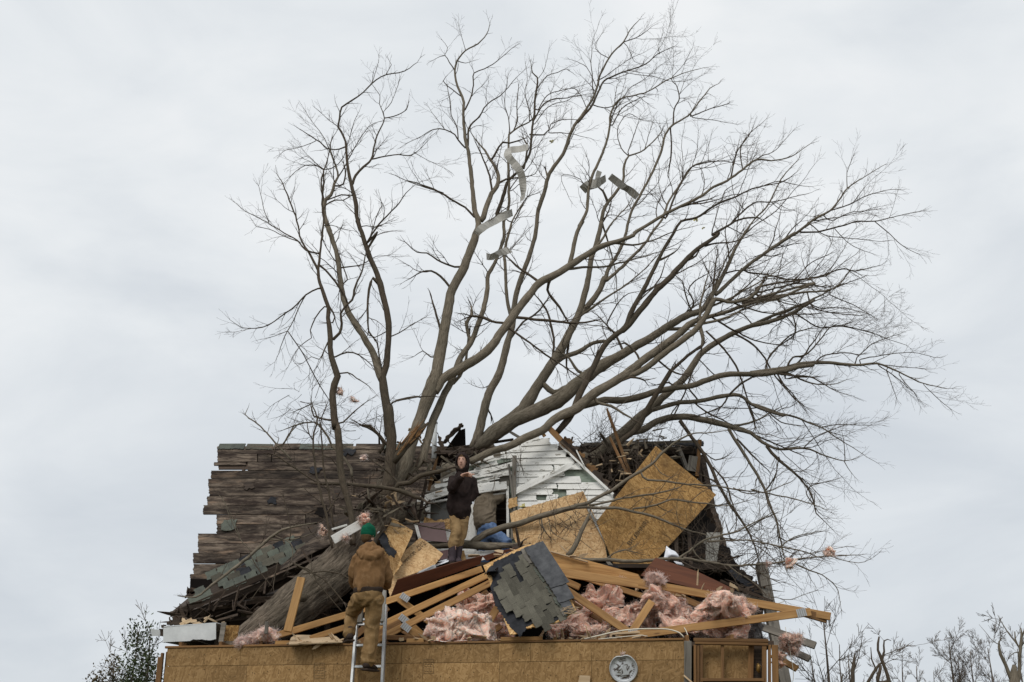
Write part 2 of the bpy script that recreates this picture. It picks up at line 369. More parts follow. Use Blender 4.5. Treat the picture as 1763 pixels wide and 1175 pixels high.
class TB:
    def __init__(s): s.V = []; s.F = []; s.U = []
    def add(s, pts, rad, sides=6, fn=None, cap=True):
        n = len(pts)
        if n < 2: return
        t = (pts[1]-pts[0]).normalized()
        u = t.cross(V3((0.3, 0.9, 0.2))).normalized()
        base = len(s.V); ln = 0.0
        for i in range(n):
            if i == 0: t2 = (pts[1]-pts[0])
            elif i == n-1: t2 = pts[-1]-pts[-2]
            else: t2 = pts[i+1]-pts[i-1]
            if t2.length < 1e-9: t2 = t
            t2 = t2.normalized(); u = (u - t2*u.dot(t2))
            if u.length < 1e-6: u = t2.orthogonal()
            u.normalize(); v = t2.cross(u); t = t2
            if i: ln += (pts[i]-pts[i-1]).length
            for k in range(sides):
                a = 2*math.pi*k/sides
                r = rad[i]
                dvec = u*math.cos(a)+v*math.sin(a)
                if fn: r = fn(r, a, ln, pts[i]+dvec*r)
                s.V.append(pts[i]+dvec*r); s.U.append((a*max(rad[0], 0.004), ln))
        for i in range(n-1):
            for k in range(sides):
                a0 = base+i*sides+k; a1 = base+i*sides+(k+1) % sides
                s.F.append((a0, a1, a1+sides, a0+sides))
        if cap:
            s.F.append(tuple(base+k for k in range(sides))[::-1]); s.F.append(tuple(base+(n-1)*sides+k for k in range(sides)))
    def obj(s, name, mat, parent=None, smooth=True):
        return mo(name, s.V, s.F, mat, parent, None, smooth, s.U) if parent is None or True else None
def tubeobj(name, mat, parent, tb, smooth=True):
    return mo(name, tb.V, tb.F, mat, parent, None, smooth, tb.U)
def crom(pts, rad, step):
    """Catmull-Rom resample"""
    P_, R_ = [], []
    n = len(pts)
    for i in range(n-1):
        p0 = pts[max(i-1, 0)]; p1 = pts[i]; p2 = pts[i+1]; p3 = pts[min(i+2, n-1)]
        k = max(1, int((p2-p1).length/step))
        for j in range(k):
            t = j/k; t2 = t*t; t3 = t2*t
            P_.append(0.5*((2*p1)+(p2-p0)*t+(2*p0-5*p1+4*p2-p3)*t2+(3*p1-p0-3*p2+p3)*t3)); R_.append(rad[i]*(1-t)+rad[i+1]*t)
    P_.append(pts[-1]); R_.append(rad[-1])
    return P_, R_
# ------------------------------------------------------------------ ground
def ground():
    vs, fs = [], []
    xs = [-900, -300, -120, -60, -30, -15, 0, 15, 30, 60, 120, 300, 900]
    ys = [-300, -60, -20, 0, 8, 14, 20, 30, 45, 70, 120, 300, 1200]
    for y in ys:
        for x in xs: vs.append((x, y, 0.0 if abs(x) < 20 and y < 32 else 0.25*noise.noise(V3((x*.03, y*.03, 2)))))
    nx = len(xs)
    for j in range(len(ys)-1):
        for i in range(nx-1): a = j*nx+i; fs.append((a, a+1, a+nx+1, a+nx))
    tag(mo('ground', vs, fs, 'grass'), kind='structure', label='trampled winter grass around the ruined house')
ground()
# ------------------------------------------------------------------ the fallen tree, traced limb by limb
REG = {'0': (0, 0, 1), '1': (380, 60, 3.265), '2': (380, 380, 2.9375), '3': (700, 30, 3.264), '4': (640, 380, 2.938), '5': (960, 30, 3.0136),
       '6': (960, 400, 2.936), '7': (1250, 250, 2.35), '8': (1150, 680, 2.9375), 'A': (300, 700, 3.526), 'B': (250, 840, 3.508),
       'C': (650, 700, 4.4), 'D': (850, 700, 3.9156), 'E': (650, 880, 3.918), 'F': (950, 880, 3.526), 'T': (800, 220, 4.897)}
def trace(s):
    out = []
    for part in s.split('|'):
        tk = part.split(); ox, oy, k = REG[tk[0]]
        for q in tk[1:]:
            v = [float(a) for a in q.split(',')]
            out.append([ox+v[0]/k, oy+v[1]/k, v[2]/k if len(v) > 2 else None])
    ks = [i for i, p in enumerate(out) if p[2] is not None]
    for i, p in enumerate(out):
        if p[2] is None:
            a = max([j for j in ks if j < i], default=ks[0]); b = min([j for j in ks if j > i], default=ks[-1])
            p[2] = out[a][2] if a == b else out[a][2]+(out[b][2]-out[a][2])*(i-a)/(b-a)
    return out
class Path: pass
def build_path(s, Y0=None, slope=0.2, parent=None, step=0.09, wob=0.012):
    tr = trace(s); p = Path(); pre = []
    if parent is not None:
        best = min(range(len(parent.px)), key=lambda i: (parent.px[i][0]-tr[0][0])**2+(parent.px[i][1]-tr[0][1])**2)
        dd = math.hypot(parent.px[best][0]-tr[0][0], parent.px[best][1]-tr[0][1])
        Y0 = parent.pts[best].y
        if dd < 26 and dd > 1.0: pre = [(parent.pts[best].copy(), min(tr[0][2]*1.1, parent.pd[best]*0.8))]
    pts, rad = [], []
    Y = Y0; last = None
    for (x, y, d) in tr:
        q = P(x, y, Y)
        if last is not None:
            Y += slope*(q-last).length; q = P(x, y, Y)
        pts.append(q); rad.append(max(0.0026, d*0.46*pxscale(q))); last = q
    if pre: pts = [pre[0][0]]+pts; rad = [min(rad[0]*1.15, pre[0][1]*0.5*pxscale(pre[0][0]))]+rad
    P_, R_ = crom(pts, rad, step)
    o = rng.random()*50
    for i in range(1, len(P_)):
        f = min(1, i/4)*wob
        P_[i] = P_[i]+V3((noise.noise(P_[i]*2.6+V3((o, 0, 0))), noise.noise(P_[i]*2.6+V3((0, o, 9))), noise.noise(P_[i]*2.6+V3((5, 0, o)))))*f
        P_[i] = P_[i]+V3((noise.noise(P_[i]*9+V3((o, 0, 0))), noise.noise(P_[i]*9+V3((0, o, 9))), noise.noise(P_[i]*9+V3((5, 0, o)))))*f*.75
    p.pts, p.rad = P_, R_
    # photo positions of the samples, for fastening sub-branches
    p.px = []; p.pd = []
    for q, r in zip(P_, R_):
        d = q-CAM; fw = d.y*CP+d.z*SP; up = -d.y*SP+d.z*CP
        p.px.append((CX+F*d.x/fw, CY-F*up/fw)); p.pd.append(2*r*F/fw)
    return p
def rvec(r):
    while True:
        v = V3((r.uniform(-1, 1), r.uniform(-1, 1), r.uniform(-1, 1)))
        if 0.05 < v.length < 1: return v.normalized()
def grow(tb, p, d, L, r0, lvl, r, up=0.12, sides=3, seg=0.085, kink=0.24, rmin=0.0016):
    n = max(3, int(L/seg)); pts = [p.copy()]; dirs = [d]
    for i in range(n):
        d = (d+rvec(r)*kink+V3((0, 0, up*0.35))).normalized(); p = p+d*(L/n); pts.append(p); dirs.append(d)
    rad = [max(rmin, r0*(1-0.8*i/n)) for i in range(n+1)]
    tb.add(pts, rad, sides, cap=False)
    if lvl <= 0: return
    k = max(1, int(L/0.125)) if lvl > 1 else max(1, int(L/0.11))
    for j in range(k):
        i = min(n, max(1, int(n*(0.18+0.8*(j+r.random()*0.8)/k))))
        dd = dirs[i]; pp = dd.cross(rvec(r)).normalized(); a = math.radians(r.uniform(20, 55))
        L2 = L*r.uniform(0.22, 0.55)*(1.1-0.6*i/n)
        if L2 > 0.07: grow(tb, pts[i], dd*math.cos(a)+pp*math.sin(a), L2, rad[i]*0.7, lvl-1, r, up, 3, seg, kink*1.1, rmin)
def twigs_on(tb, path, r, dens=1.0, Lmax=0.9, start=0.12, up=0.10, tip=True):
    n = len(path.pts); acc = 0.0; tot = sum((path.pts[i+1]-path.pts[i]).length for i in range(n-1)); s = 0.0
    nxt = tot*start+r.uniform(0, 0.2)
    for i in range(1, n):
        s += (path.pts[i]-path.pts[i-1]).length
        while s > nxt:
            R = path.rad[i]
            gap = (0.115 if R < 0.02 else 0.18 if R < 0.05 else 0.42)/dens
            nxt += gap*r.uniform(0.6, 1.5)
            dd = (path.pts[i]-path.pts[i-1]).normalized(); pp = dd.cross(rvec(r)).normalized(); a = math.radians(r.uniform(20, 56))
            t = s/tot
            L = 1.2*Lmax*r.uniform(0.2, 1.0)**1.3*(0.75+0.5*math.sin(math.pi*min(1, t)))*(1.0 if t < 0.85 else 0.6)
            r0 = min(R*0.55, 0.0045+0.0075*L)
            grow(tb, path.pts[i], dd*math.cos(a)+pp*math.sin(a), L, max(0.0026, r0), 2 if L > 0.4 else 1, r, up)
    if tip:
        dd = (path.pts[-1]-path.pts[-2]).normalized()
        for _ in range(2): grow(tb, path.pts[-1], (dd+rvec(r)*0.35).normalized(), Lmax*r.uniform(.25, .5), max(0.003, path.rad[-1]*0.9), 1, r, up)
tree = thing('fallen_tree', 'huge leafless tree blown over onto the ruined house, limbs fanned out against the sky', 'tree', PZ(410, 1128, 0.6) if False else P(410, 1128, 15.9))
# --- trunk with furrowed bark
def trunk():
    tr = trace('0 390,1146,60 410,1128,62 449,1094,66 492,1057,69 535,1022,72 569,994,73 598,963,70 629,923,64 649,894,56 662,868,50 672,840,45')
    pts, rad = [], []; Y = 16.35
    for i, (x, y, d) in enumerate(tr):
        q = P(x, y, Y+0.17*i); pts.append(q); rad.append(d*0.5*pxscale(q))
    pts, rad = crom(pts, rad, 0.035)
    tb = TB()
    def fn(r, a, ln, q):
        f = noise.noise(V3((math.cos(a)*8.5, math.sin(a)*8.5, ln*2.2)))
        f2 = noise.noise(V3((math.cos(a)*19, math.sin(a)*19, ln*4.0+7)))
        rid = 1-abs(f)*2.2
        return r*(1+0.04*noise.noise(q*1.7)) + 0.040*rid*0.8 + 0.022*f2
    tb.add(pts, rad, 72, fn)
    t = tubeobj('trunk', 'bark_trunk', tree, tb)
    # knot hole
    kp = P(522, 1029, 16.62); tb = TB()
    ring = [(0.0, .062), (.02, .066), (.05, .050), (.045, .034), (.01, .028)]
    d = (CAM-kp).normalized()
    tb.add([kp+d*(0.05+a) for a, _ in ring], [b_ for _, b_ in ring], 14)
    tubeobj('knot', 'bark_dark', t, tb)
    p = Path(); p.pts, p.rad = pts, rad; p.px, p.pd = [], []
    for q, r in zip(pts, rad):
        dd = q-CAM; fw = dd.y*CP+dd.z*SP; p.px.append((CX+F*dd.x/fw, CY-F*(-dd.y*SP+dd.z*CP)/fw)); p.pd.append(2*r*F/fw)
    return p
TRUNK = trunk()
LIMBS = [
 # name, trace, Y0, slope, material, twig density, twig length, list of branches (trace, slope[, parent index 0=limb, k=branch k])
 ('left', 'A 1085,840,40 1080,700,40 1060,600,42 1035,500,44 1010,380,46 1000,250,46 985,120,45|2 580,1050,40 572,950,38 568,880,38 575,830,40 590,790,38 575,740,34 560,690,32 553,640,30 555,590,29 548,540,27 540,490,25 545,440,23 530,400,22 510,340,20 495,290,18 492,245,16 500,205,14 502,165,13 506,130,12|1 578,1050,12 575,980,11 570,920,10 578,830,9 580,770,8 600,700,7 612,640,6 625,585,5 650,545,3', 17.0, 0.05, 'bark_dark', .7, 0.65, [
   ('2 492,250,15 470,205,14 440,155,12 415,115,11 400,80,10|1 440,1100,10 420,1020,10 385,930,9 360,870,8 340,820,6 315,785,3', .1),
   ('2 430,150,10 385,100,8 300,50,6 215,0,5|1 130,985,4 85,945,3', .1),
   ('1 270,1055,5 245,990,4 230,930,4 212,850,2', .1, 2),
   ('2 400,110,6 320,80,5 250,45,4 180,30,3|1 180,1050,2', -.1, 2),
   ('2 490,345,10 430,375,9 380,430,8 300,490,7 240,530,6 180,545,5 110,540,4 50,505,2', -.1),
   ('2 430,378,7 400,430,6 370,500,5 335,560,5 310,620,4 275,715,2', -.1, 5),
   ('2 335,560,4 270,585,3 215,600,2', 0, 6),
   ('2 340,560,5 380,620,6 410,660,6 450,740,6 500,830,6 540,890,5', .1, 6),
   ('2 525,435,8 480,490,7 455,550,6 460,590,5 400,635,4 340,740,2', -.15),
   ('2 570,600,18 600,570,16 610,520,14 608,470,13 630,435,12 665,400,12 675,350,12 690,310,11 715,260,9 730,180,7', -.05),
   ('2 498,225,13 530,250,12 580,310,12 620,370,12 640,415,10', .2),
   ('2 545,430,12 568,465,11 578,490,9 570,515,8 555,520,6', -.1),
   ('2 550,600,9 525,650,8 500,700,6 460,690,4 420,720,3', -.2),
   ('2 580,690,10 640,665,9 700,680,7 760,730,5', .15),
   ('2 590,775,9 640,770,8 690,800,6 750,840,4', -.1),
   ('2 580,1030,10 620,1020,9 670,970,7 720,930,5 760,900,3', .1),
   ('2 560,1010,12 500,1000,11 470,990,9 455,930,8 420,945,6 375,965,4', -.1),
   ('1 570,1000,9 590,960,9 640,930,8 690,930,7 740,900,6', .1),
 ]),
 ('pale', '2 810,800,44 780,690,40 740,620,36 700,555,34 650,470,32 620,390,30 605,310,30 600,250,28 590,170,27 560,80,26 535,20,24|1 620,1110,28 590,1050,27 580,980,26 590,930,23 620,900,20 640,840,17 660,800,13 645,740,10 615,650,8 620,600,5', None, .12, 'bark_limb', .95, 0.65, [
   ('1 580,940,14 565,830,9 580,760,8 550,740,8 480,735,5 420,770,4 360,830,2', .1),
   ('1 640,850,12 690,840,10 700,760,9 690,720,5', -.1),
   ('1 660,800,9 700,740,7 760,620,5 830,520,4 890,490,3', .1),
   ('1 590,760,6 530,720,5 490,680,3 440,700,2', .1),
   ('1 600,930,8 680,900,8 740,905,6', .1),
   ('2 600,240,9 660,235,7 720,220,5 790,180,3 900,185,2', .1),
   ('2 610,330,8 640,300,7 600,180,5', .2),
   ('1 612,650,6 570,560,4 500,470,3 470,420,2', .1),
   ('1 640,740,6 690,690,5 740,520,4 780,430,2', .1),
 ]),
 ('dark', 'A 1262,690,70 1290,560,84 1302,450,86 1312,330,78 1318,180,64 1300,0,58|2 855,1090,50 845,1000,50 835,920,50 825,850,48 820,790,42 838,730,37 845,660,34 850,600,33 848,520,34 840,450,34 825,390,34 805,320,33 790,270,30 770,220,28 750,170,26 730,110,25 705,40,23 690,0,22|1 785,1100,26 765,1020,25 760,940,25 740,870,23 725,800,20 712,730,17 708,660,15 700,600,13 680,550,13 660,515,12 670,470,11 680,410,10 740,370,9 800,325,8 850,275,8 930,225,7 1030,205,6 1105,155,3', 17.7, .08, 'bark_dark', .75, 0.7, [
   ('1 738,850,18 760,790,17 800,745,15 845,700,13 860,640,11 880,570,9 915,490,8 920,470,8 970,460,7 1045,420,5 1055,385,3', .2),
   ('1 915,450,6 895,390,5 895,345,4 850,280,3', .1, 1),
   ('1 915,435,4 960,380,4 1000,270,3', .1, 1),
   ('1 850,700,9 920,685,8 1000,673,7 1070,678,6 1120,640,4 1160,600,3', .1, 1),
   ('1 1085,660,4 1170,710,3 1255,750,2', .1, 4),
   ('1 690,635,9 640,648,8 600,640,8 560,605,8 510,570,7 445,530,4', -.1),
   ('1 535,597,5 470,625,4 365,650,3', -.1, 6),
   ('2 745,140,14 790,60,12|1 820,1175,11 870,1090,10 930,1020,9 985,965,8 1040,890,5 1095,845,3', -.1),
   ('1 840,1150,6 880,1010,5 905,965,5 895,910,2', 0, 8),
   ('1 930,220,4 960,170,4 945,145,2', .1),
   ('1 850,275,4 880,180,3 890,130,2', .1),
   ('2 800,320,22 770,290,18 750,350,14 742,420,12 745,490,12 748,560,8', -.2),
   ('2 850,590,8 900,570,6 950,540,5 1030,490,3', .2),
   ('2 870,920,10 920,905,8 1000,890,7 1080,890,5', .1),
   ('A 1300,240,22 1250,180,20 1190,120,18 1140,115,10', -.1),
   ('2 745,560,8 790,620,7 800,690,5', 0),
   ('2 840,560,6 780,590,5 750,580,5 700,520,4', .1),
 ]),
 ('middle', 'A 1262,640,66 1330,480,100 1385,380,100 1430,240,80 1490,80,76|4 290,880,76 330,760,68 350,640,60 370,540,55 390,430,52 405,350,50 440,290,48 470,230,46 500,150,46 520,95,44|3 405,1160,36 385,1100,34 378,1050,32 370,950,27 360,850,24 345,750,21 325,650,19 320,550,17 322,480,16 300,420,14 280,360,13 270,300,12 285,245,10 330,190,9 400,150,8 450,95,6 470,35,3', 17.9, .14, 'bark_limb', .6, 0.7, [
   ('3 425,1140,36 450,1060,33 480,990,30 510,950,27 515,890,22 490,830,19 460,790,14 440,750,12 410,715,8 360,650,5', .2),
   ('3 265,290,8 240,255,6 215,215,5 165,232,3', .1),
   ('3 215,210,4 230,170,3 200,128,2', .1, 2),
   ('3 285,245,6 330,258,4 370,245,2', .1),
   ('3 330,180,4 310,110,3 290,40,2', .1),
   ('3 330,735,10 290,690,10 270,660,8 215,632,7 150,630,6 90,665,4 0,710,3', -.2),
   ('3 215,632,4 160,560,3 125,510,2', .1, 6),
   ('3 300,440,7 250,400,6 205,358,5 235,320,2', .1),
   ('3 290,690,7 280,610,7 250,550,6 245,480,5 230,400,4', .1, 6),
   ('3 330,520,10 360,450,9 375,380,8 380,315,7 440,290,6 510,245,5 590,175,3', .15),
   ('3 345,720,13 350,630,12 375,590,10 410,560,9 435,510,8 480,470,7 530,440,6 600,360,4 660,300,2', .2),
   ('3 470,810,14 490,780,14 515,730,12 540,700,13 580,705,10 640,690,9', .1, 1),
   ('3 480,980,14 465,890,12 430,800,10 395,720,6', -.2, 1),
   ('3 380,1120,15 330,1070,13 270,1035,13 200,990,11 130,955,9 50,930,7 0,920,5|1 1250,890,6 1150,855,6 1060,830,5 980,790,4', -.2),
   ('4 390,330,14 350,280,13 300,255,12 250,260,8 175,305,3', -.1),
   ('4 470,230,12 420,235,11 330,200,10 280,165,8 230,160,6 170,110,4', -.1),
   ('4 350,560,14 330,480,13 305,400,8', -.2),
   ('4 365,690,10 300,690,8 260,660,6 215,690,3', .1),
   ('4 230,890,10 130,910,8 100,925,4', -.1),
   ('3 510,940,14 560,910,12 640,900,8 720,880,5 760,800,3', .1, 1),
   ('2 800,1175,20 825,1130,18 770,1060,14 715,1038,8', -.2),
 ]),
 ('second', 'A 1400,430,40 1500,330,48|4 265,1175,44 285,1100,44 310,1010,44 350,920,42 400,820,36 450,690,34 500,620,30 540,520,28 570,430,27 585,340,25 590,270,22 620,220,19 650,150,18 670,80,18|3 545,1150,18 575,1060,17 575,980,16 574,900,16 573,800,14 575,720,13 575,660,12 600,640,10 640,610,9 690,590,8 720,560,6', 18.1, .2, 'bark_limb', .8, 0.7, [
   ('3 505,1120,24 530,1050,24 550,985,22 565,930,19 600,890,16 645,850,14 690,770,14 700,680,14 710,600,14 720,520,13 725,440,13 735,370,11 735,340,9 710,310,7 700,260,4', .1),
   ('3 715,580,9 770,490,9 830,460,8 900,455,6 960,440,4 1040,430,2', .15, 1),
   ('3 740,520,7 790,440,6 870,410,5 960,390,3 1030,370,2', .15, 1),
   ('3 735,400,6 790,330,5 850,310,5 895,290,4 930,312,2', .1, 1),
   ('3 690,580,8 690,530,7 665,430,5 680,340,3 665,260,2', .1, 1),
   ('3 600,640,8 620,580,8 620,480,6 630,390,4', .1),
   ('3 580,640,7 570,560,6 550,480,4 570,330,2', .1),
   ('3 735,350,4 780,280,3 800,180,2', .1, 1),
   ('3 690,660,10 770,660,9 800,630,7 810,600,6 880,575,5 950,575,4', .1, 1),
   ('3 800,650,6 870,650,6 950,660,4 1050,690,2', .1, 9),
   ('3 660,850,12 680,720,12 660,690,8', .1, 1),
   ('3 720,600,6 800,500,5 900,470,4 990,400,2', .3, 1),
   ('4 500,620,20 480,520,20 505,480,18 500,430,8', -.1),
   ('4 390,800,26 400,830,24 460,760,16 490,600,14', .2),
   ('T 410,800,10 470,690,12 520,590,9 600,560,6', .2),
 ]),
 ('curved', '4 330,860,46 350,810,50 430,760,52 500,720,50 560,680,50 610,630,48 660,560,46 710,490,46 760,420,44 810,360,42 850,315,42 920,280,40 1000,230,38 1080,180,34 1160,130,31|6 300,48,25 385,15,21|5 400,1120,20 520,1045,18 620,990,17 740,930,15 810,880,14 880,850,13 960,790,12 1030,740,11 1110,745,8 1190,730,7 1250,700,5 1310,655,3', None, .16, 'bark_limb', .9, 0.8, [
   ('4 1000,225,26 1020,140,24 1040,60,22 1070,0,20|5 110,1090,19 150,1000,18 160,900,17 180,820,16 220,740,15 250,660,13 270,580,12 275,500,11 320,430,10 400,405,8 470,385,7 560,330,6 640,295,5 770,260,2', .2),
   ('5 285,560,8 310,510,7 350,460,6 440,415,3', .1, 1),
   ('5 560,1045,12 620,900,11 680,790,9 740,760,8 850,745,6 930,760,3', .3),
   ('5 640,985,10 720,960,9 800,940,6', .2),
   ('5 1030,740,7 1060,720,6 1130,690,4 1220,590,2', .2),
   ('5 900,830,9 930,700,7 990,620,5 1020,560,2', .2),
   ('5 960,790,7 950,680,6 1000,600,4 1080,530,2', .2),
   ('4 920,270,16 890,350,15 950,440,14 985,500,10', .2),
   ('4 860,320,16 800,280,14 730,230,12 690,190,8', .2),
   ('4 500,500,0 700,510,18 520,490,16', .1) if False else ('4 730,490,16 820,500,15 920,510,15 1040,520,12 1130,505,8', -.2),
   ('4 690,520,14 600,510,14 560,490,16 505,485,12', -.2),
   ('4 720,560,12 800,620,11 900,690,10 1000,760,8 1060,800,5', -.3),
 ]),
 ('slim', '4 505,1150,40 530,1110,50 560,1000,48 590,880,46 640,790,44 670,690,42 690,610,38 712,530,34 720,430,32 740,340,29 770,250,27 800,170,25 825,90,23 835,0,22|3 740,1080,25 770,1000,25 795,900,24 830,840,23 880,770,22 910,690,21 940,610,20 980,560,17 1020,500,14 1060,420,13 1085,340,12|5 210,330,11 245,250,10 290,180,9 340,130,8 380,60,6 425,12,3', 20.2, .1, 'bark_limb', .7, 0.7, [
   ('5 105,545,14 170,470,13 210,390,11 240,330,10 300,300,9 380,272,8 460,240,7 520,190,5 600,155,3', .15),
   ('5 185,455,7 240,470,6 300,455,5 320,430,4', .1, 1),
   ('5 340,130,6 420,100,5 495,45,2', .1), ('5 530,190,4 520,150,3 540,100,2', .1, 1),
   ('5 260,210,5 210,180,4 200,140,3 235,75,2', .1),
   ('5 200,360,5 150,260,4 70,220,2', .1), ('5 150,470,5 90,370,4 0,400,2', .1),
   ('3 795,905,16 785,865,10', .1),
   ('4 700,470,20 685,400,20 680,330,19 675,230,18 672,160,16 700,40,14|3 600,1130,10 680,1010,6', .1),
   ('4 640,800,14 600,830,13 580,930,11 600,980,9', .1),
   ('4 700,600,12 760,520,11 830,470,10 890,400,8', .2),
   ('5 360,150,4 400,230,3 440,240,2', .1),
 ]),
 ('third', '4 560,1130,80 620,1075,90 700,1020,90 770,950,72 830,850,60 890,760,52 940,680,50 990,590,46 1030,510,42 1060,430,35 1090,320,32 1110,200,29 1140,100,26 1165,0,24|5 220,1110,21 238,1010,21 258,965,19 300,910,17 340,850,14 345,770,13 372,720,10 430,700,8 490,650,7 540,590,5', 20.3, .12, 'bark_limb', .8, 0.75, [
   ('4 1030,500,34 1080,445,34 1140,370,33 1185,280,31|6 240,250,28 260,180,22 300,120,19 330,50,17 345,0,15|5 380,1020,15 420,940,15 470,850,14 510,760,14 540,690,13 560,610,12 600,560,11 650,530,10 690,500,9 740,430,7 790,370,5 835,345,3', .2),
   ('6 245,245,20 310,190,19 380,120,17 440,60,15 480,0,13|5 480,1130,13 540,1050,13 580,950,12 620,890,11 690,785,8 720,760,6 800,740,3', .3),
   ('5 600,560,9 605,480,8 630,420,7 615,350,5 590,320,4 650,250,3 700,160,2', .1, 1),
   ('5 690,515,7 780,480,6 880,450,4', .2, 1), ('5 700,520,5 780,530,4 930,555,2', .3, 1),
   ('5 370,720,7 330,680,6 310,600,5 330,540,4 370,500,4 430,530,3 480,535,2', .1),
   ('5 365,700,6 400,600,5 430,510,2', .1), ('5 300,620,0 375,680,5 380,560,2', 0) if False else ('5 450,690,5 490,560,3', .2),
   ('5 260,960,16 235,900,13 210,880,9 150,890,7 120,840,4 20,820,3 60,940,2', -.1),
   ('5 585,575,8 590,640,9 588,720,9 578,780,8', .1, 1),
   ('4 890,760,20 960,700,26 1050,660,26 1120,620,22 1200,610,16', .3),
   ('4 1000,580,14 985,700,12 990,760,6', .2),
   ('4 860,820,30 920,870,34 985,845,30', -.1),
   ('4 915,710,14 920,600,13 900,500,12 870,430,10 830,380,6', .2),
 ]),
 ('big', 'C 745,315,50 800,270,95 900,190,115 1050,100,116|6 0,850,84 100,770,74 200,690,66 290,640,54 380,585,48 470,535,44 560,475,42 640,430,38 700,408,33 740,385,30 790,300,25 830,230,22 870,150,20 900,80,17 950,0,14|5 1010,1060,9 1080,990,9 1130,900,8 1160,840,7 1210,780,5 1250,740,3', 19.4, .15, 'bark_limb', .9, 0.8, [
   ('6 800,315,26 820,300,22 880,240,21 960,170,20 1040,110,18 1120,55,17 1200,5,16|7 150,440,14 220,395,13 300,345,12 360,300,11 420,265,9 460,220,7 490,175,6 560,130,4 640,80,2', .2),
   ('7 490,170,4 490,110,3 515,45,2', .1, 1), ('7 410,270,6 500,240,5 560,210,4 640,185,3 700,180,2', .1, 1),
   ('7 300,352,9 370,350,8 440,335,7 530,310,6 600,308,5 660,295,4 800,265,2', .15, 1),
   ('7 600,308,4 650,350,4 710,405,3 780,442,2', .1, 4), ('7 360,335,5 400,365,4 480,375,4 630,392,2', .1, 1),
   ('7 440,340,4 500,400,3 590,440,2', .1, 4), ('7 400,290,5 430,305,4 500,275,4 620,260,2', .2, 1),
   ('6 650,430,10 690,350,9 660,300,8 690,250,7 770,205,4', -.2), ('6 690,425,10 650,330,8 630,250,7 600,220,3', -.2),
   ('6 785,300,12 795,200,10 810,100,5', .1), ('6 560,490,22 600,490,20 640,485,14 700,470,10', .1),
   ('7 140,445,7 180,450,5 230,440,4 210,490,2', .1, 1),
   ('7 60,500,9 90,515,8 160,525,7 280,545,6 400,530,5 440,500,3 530,440,2', .2, 1),
   ('6 150,730,20 100,700,17 60,640,12 20,610,6', .1),
   ('6 330,600,14 290,520,12 250,470,8 200,420,5', .2),
 ]),
 ('pair', 'C 700,420,56 880,335,60 1000,300,64 1120,240,66 1250,180,68|6 0,935,50 100,890,54 180,820,52 260,770,48 340,720,48 420,660,44 500,600,42 580,540,40 640,490,38 690,450,32 760,430,24 850,405,20 930,375,19 1020,350,18 1120,335,16 1200,300,14 1290,260,11|7 70,635,13 150,620,12 200,612,12 300,598,10 400,590,8 450,570,6 500,510,4 520,478,2', 18.4, .22, 'bark_limb', 1.0, 0.75, [
   ('6 330,735,30 430,700,34 520,630,35 600,570,35 680,510,34 720,465,34 760,400,30 800,340,24 860,355,20 930,345,18 980,325,18 1035,262,16', .1),
   ('7 120,580,10 200,560,9 300,545,8 380,530,7 470,500,6 520,510,5 630,485,2', .2),
   ('7 280,545,5 340,480,4 420,440,3', .2, 2), ('7 100,605,8 200,580,7 300,560,6 410,575,4', .2),
   ('7 330,600,6 350,655,6 440,680,5 540,690,3', .1), ('7 420,605,5 500,640,4 590,690,2', .1),
   ('6 980,330,9 1050,340,8 1180,260,6 1290,240,5|7 150,540,4 240,525,3', .1, 1),
   ('6 720,480,22 735,540,20 725,580,14', -.1), ('6 760,420,12 860,480,11 920,510,10 1000,550,8 1160,575,4', .1),
   ('6 420,660,14 390,600,11 340,560,9 300,570,5', .1), ('6 500,640,12 560,690,11 620,720,9', -.2),
   ('6 200,860,18 270,880,16 340,920,12 390,950,8', -.2), ('6 300,760,12 370,735,14 440,750,9', -.1),
   ('6 1100,335,8 1150,360,6 1290,380,4|7 60,590,3', .2),
 ]),
 ('arching', '6 130,880,36 240,850,38 330,850,40 430,830,37 500,805,33 590,790,32 680,775,32 760,745,31 850,720,31 950,718,30 1060,715,29 1150,700,26 1220,680,22 1290,670,20|7 100,922,20 200,913,19 300,885,17 400,880,15 520,890,12 610,885,9 700,920,7 800,965,5 895,985,3', 20.3, .06, 'bark_limb', 1.0, 0.75, [
   ('7 620,895,5 700,950,4 770,1010,2', .1), ('7 800,970,3 850,1020,3 910,1068,2', .1), ('7 530,860,5 600,800,4 705,765,2', .1),
   ('7 540,870,5 640,850,4 760,840,3 850,862,2', .2), ('7 200,925,9 280,935,8 350,940,7 430,990,4 510,1015,2', -.1),
   ('7 360,880,7 400,850,6 480,840,5 540,850,4', .2), ('7 210,930,8 240,980,7 280,1030,5 325,1062,2', -.1),
   ('7 250,890,9 270,860,8 320,850,7 380,790,6 420,740,5 470,730,4 620,770,3', .2), ('7 160,910,8 180,850,7 260,770,6 340,740,5', .2),
   ('7 640,890,4 740,900,3 800,905,2', .1), ('6 1150,740,9 1200,735,8 1290,730,5', .1), ('6 1100,730,8 1170,800,7 1250,890,3', -.1),
   ('6 600,790,10 560,760,9 500,770,6', 0),
   ('6 870,820,12 920,770,12 980,735,10', .1), ('7 650,910,4 690,1020,2', -.1), ('7 700,930,4 760,1000,3 775,1025,2', -.1),
 ]),
 ('broken', '6 0,1010,36 70,920,37 110,830,36 150,740,34 190,660,32 230,580,31 280,530,30 340,480,29 380,390,27 430,300,25 480,200,23 520,120,20 560,50,18 590,0,15|5 640,1060,14 720,1040,13 800,990,12 850,960,11 930,930,9 1010,890,8 1100,870,6 1180,850,5 1240,800,3', 18.9, .1, 'bark_dark', .6, 0.6, [
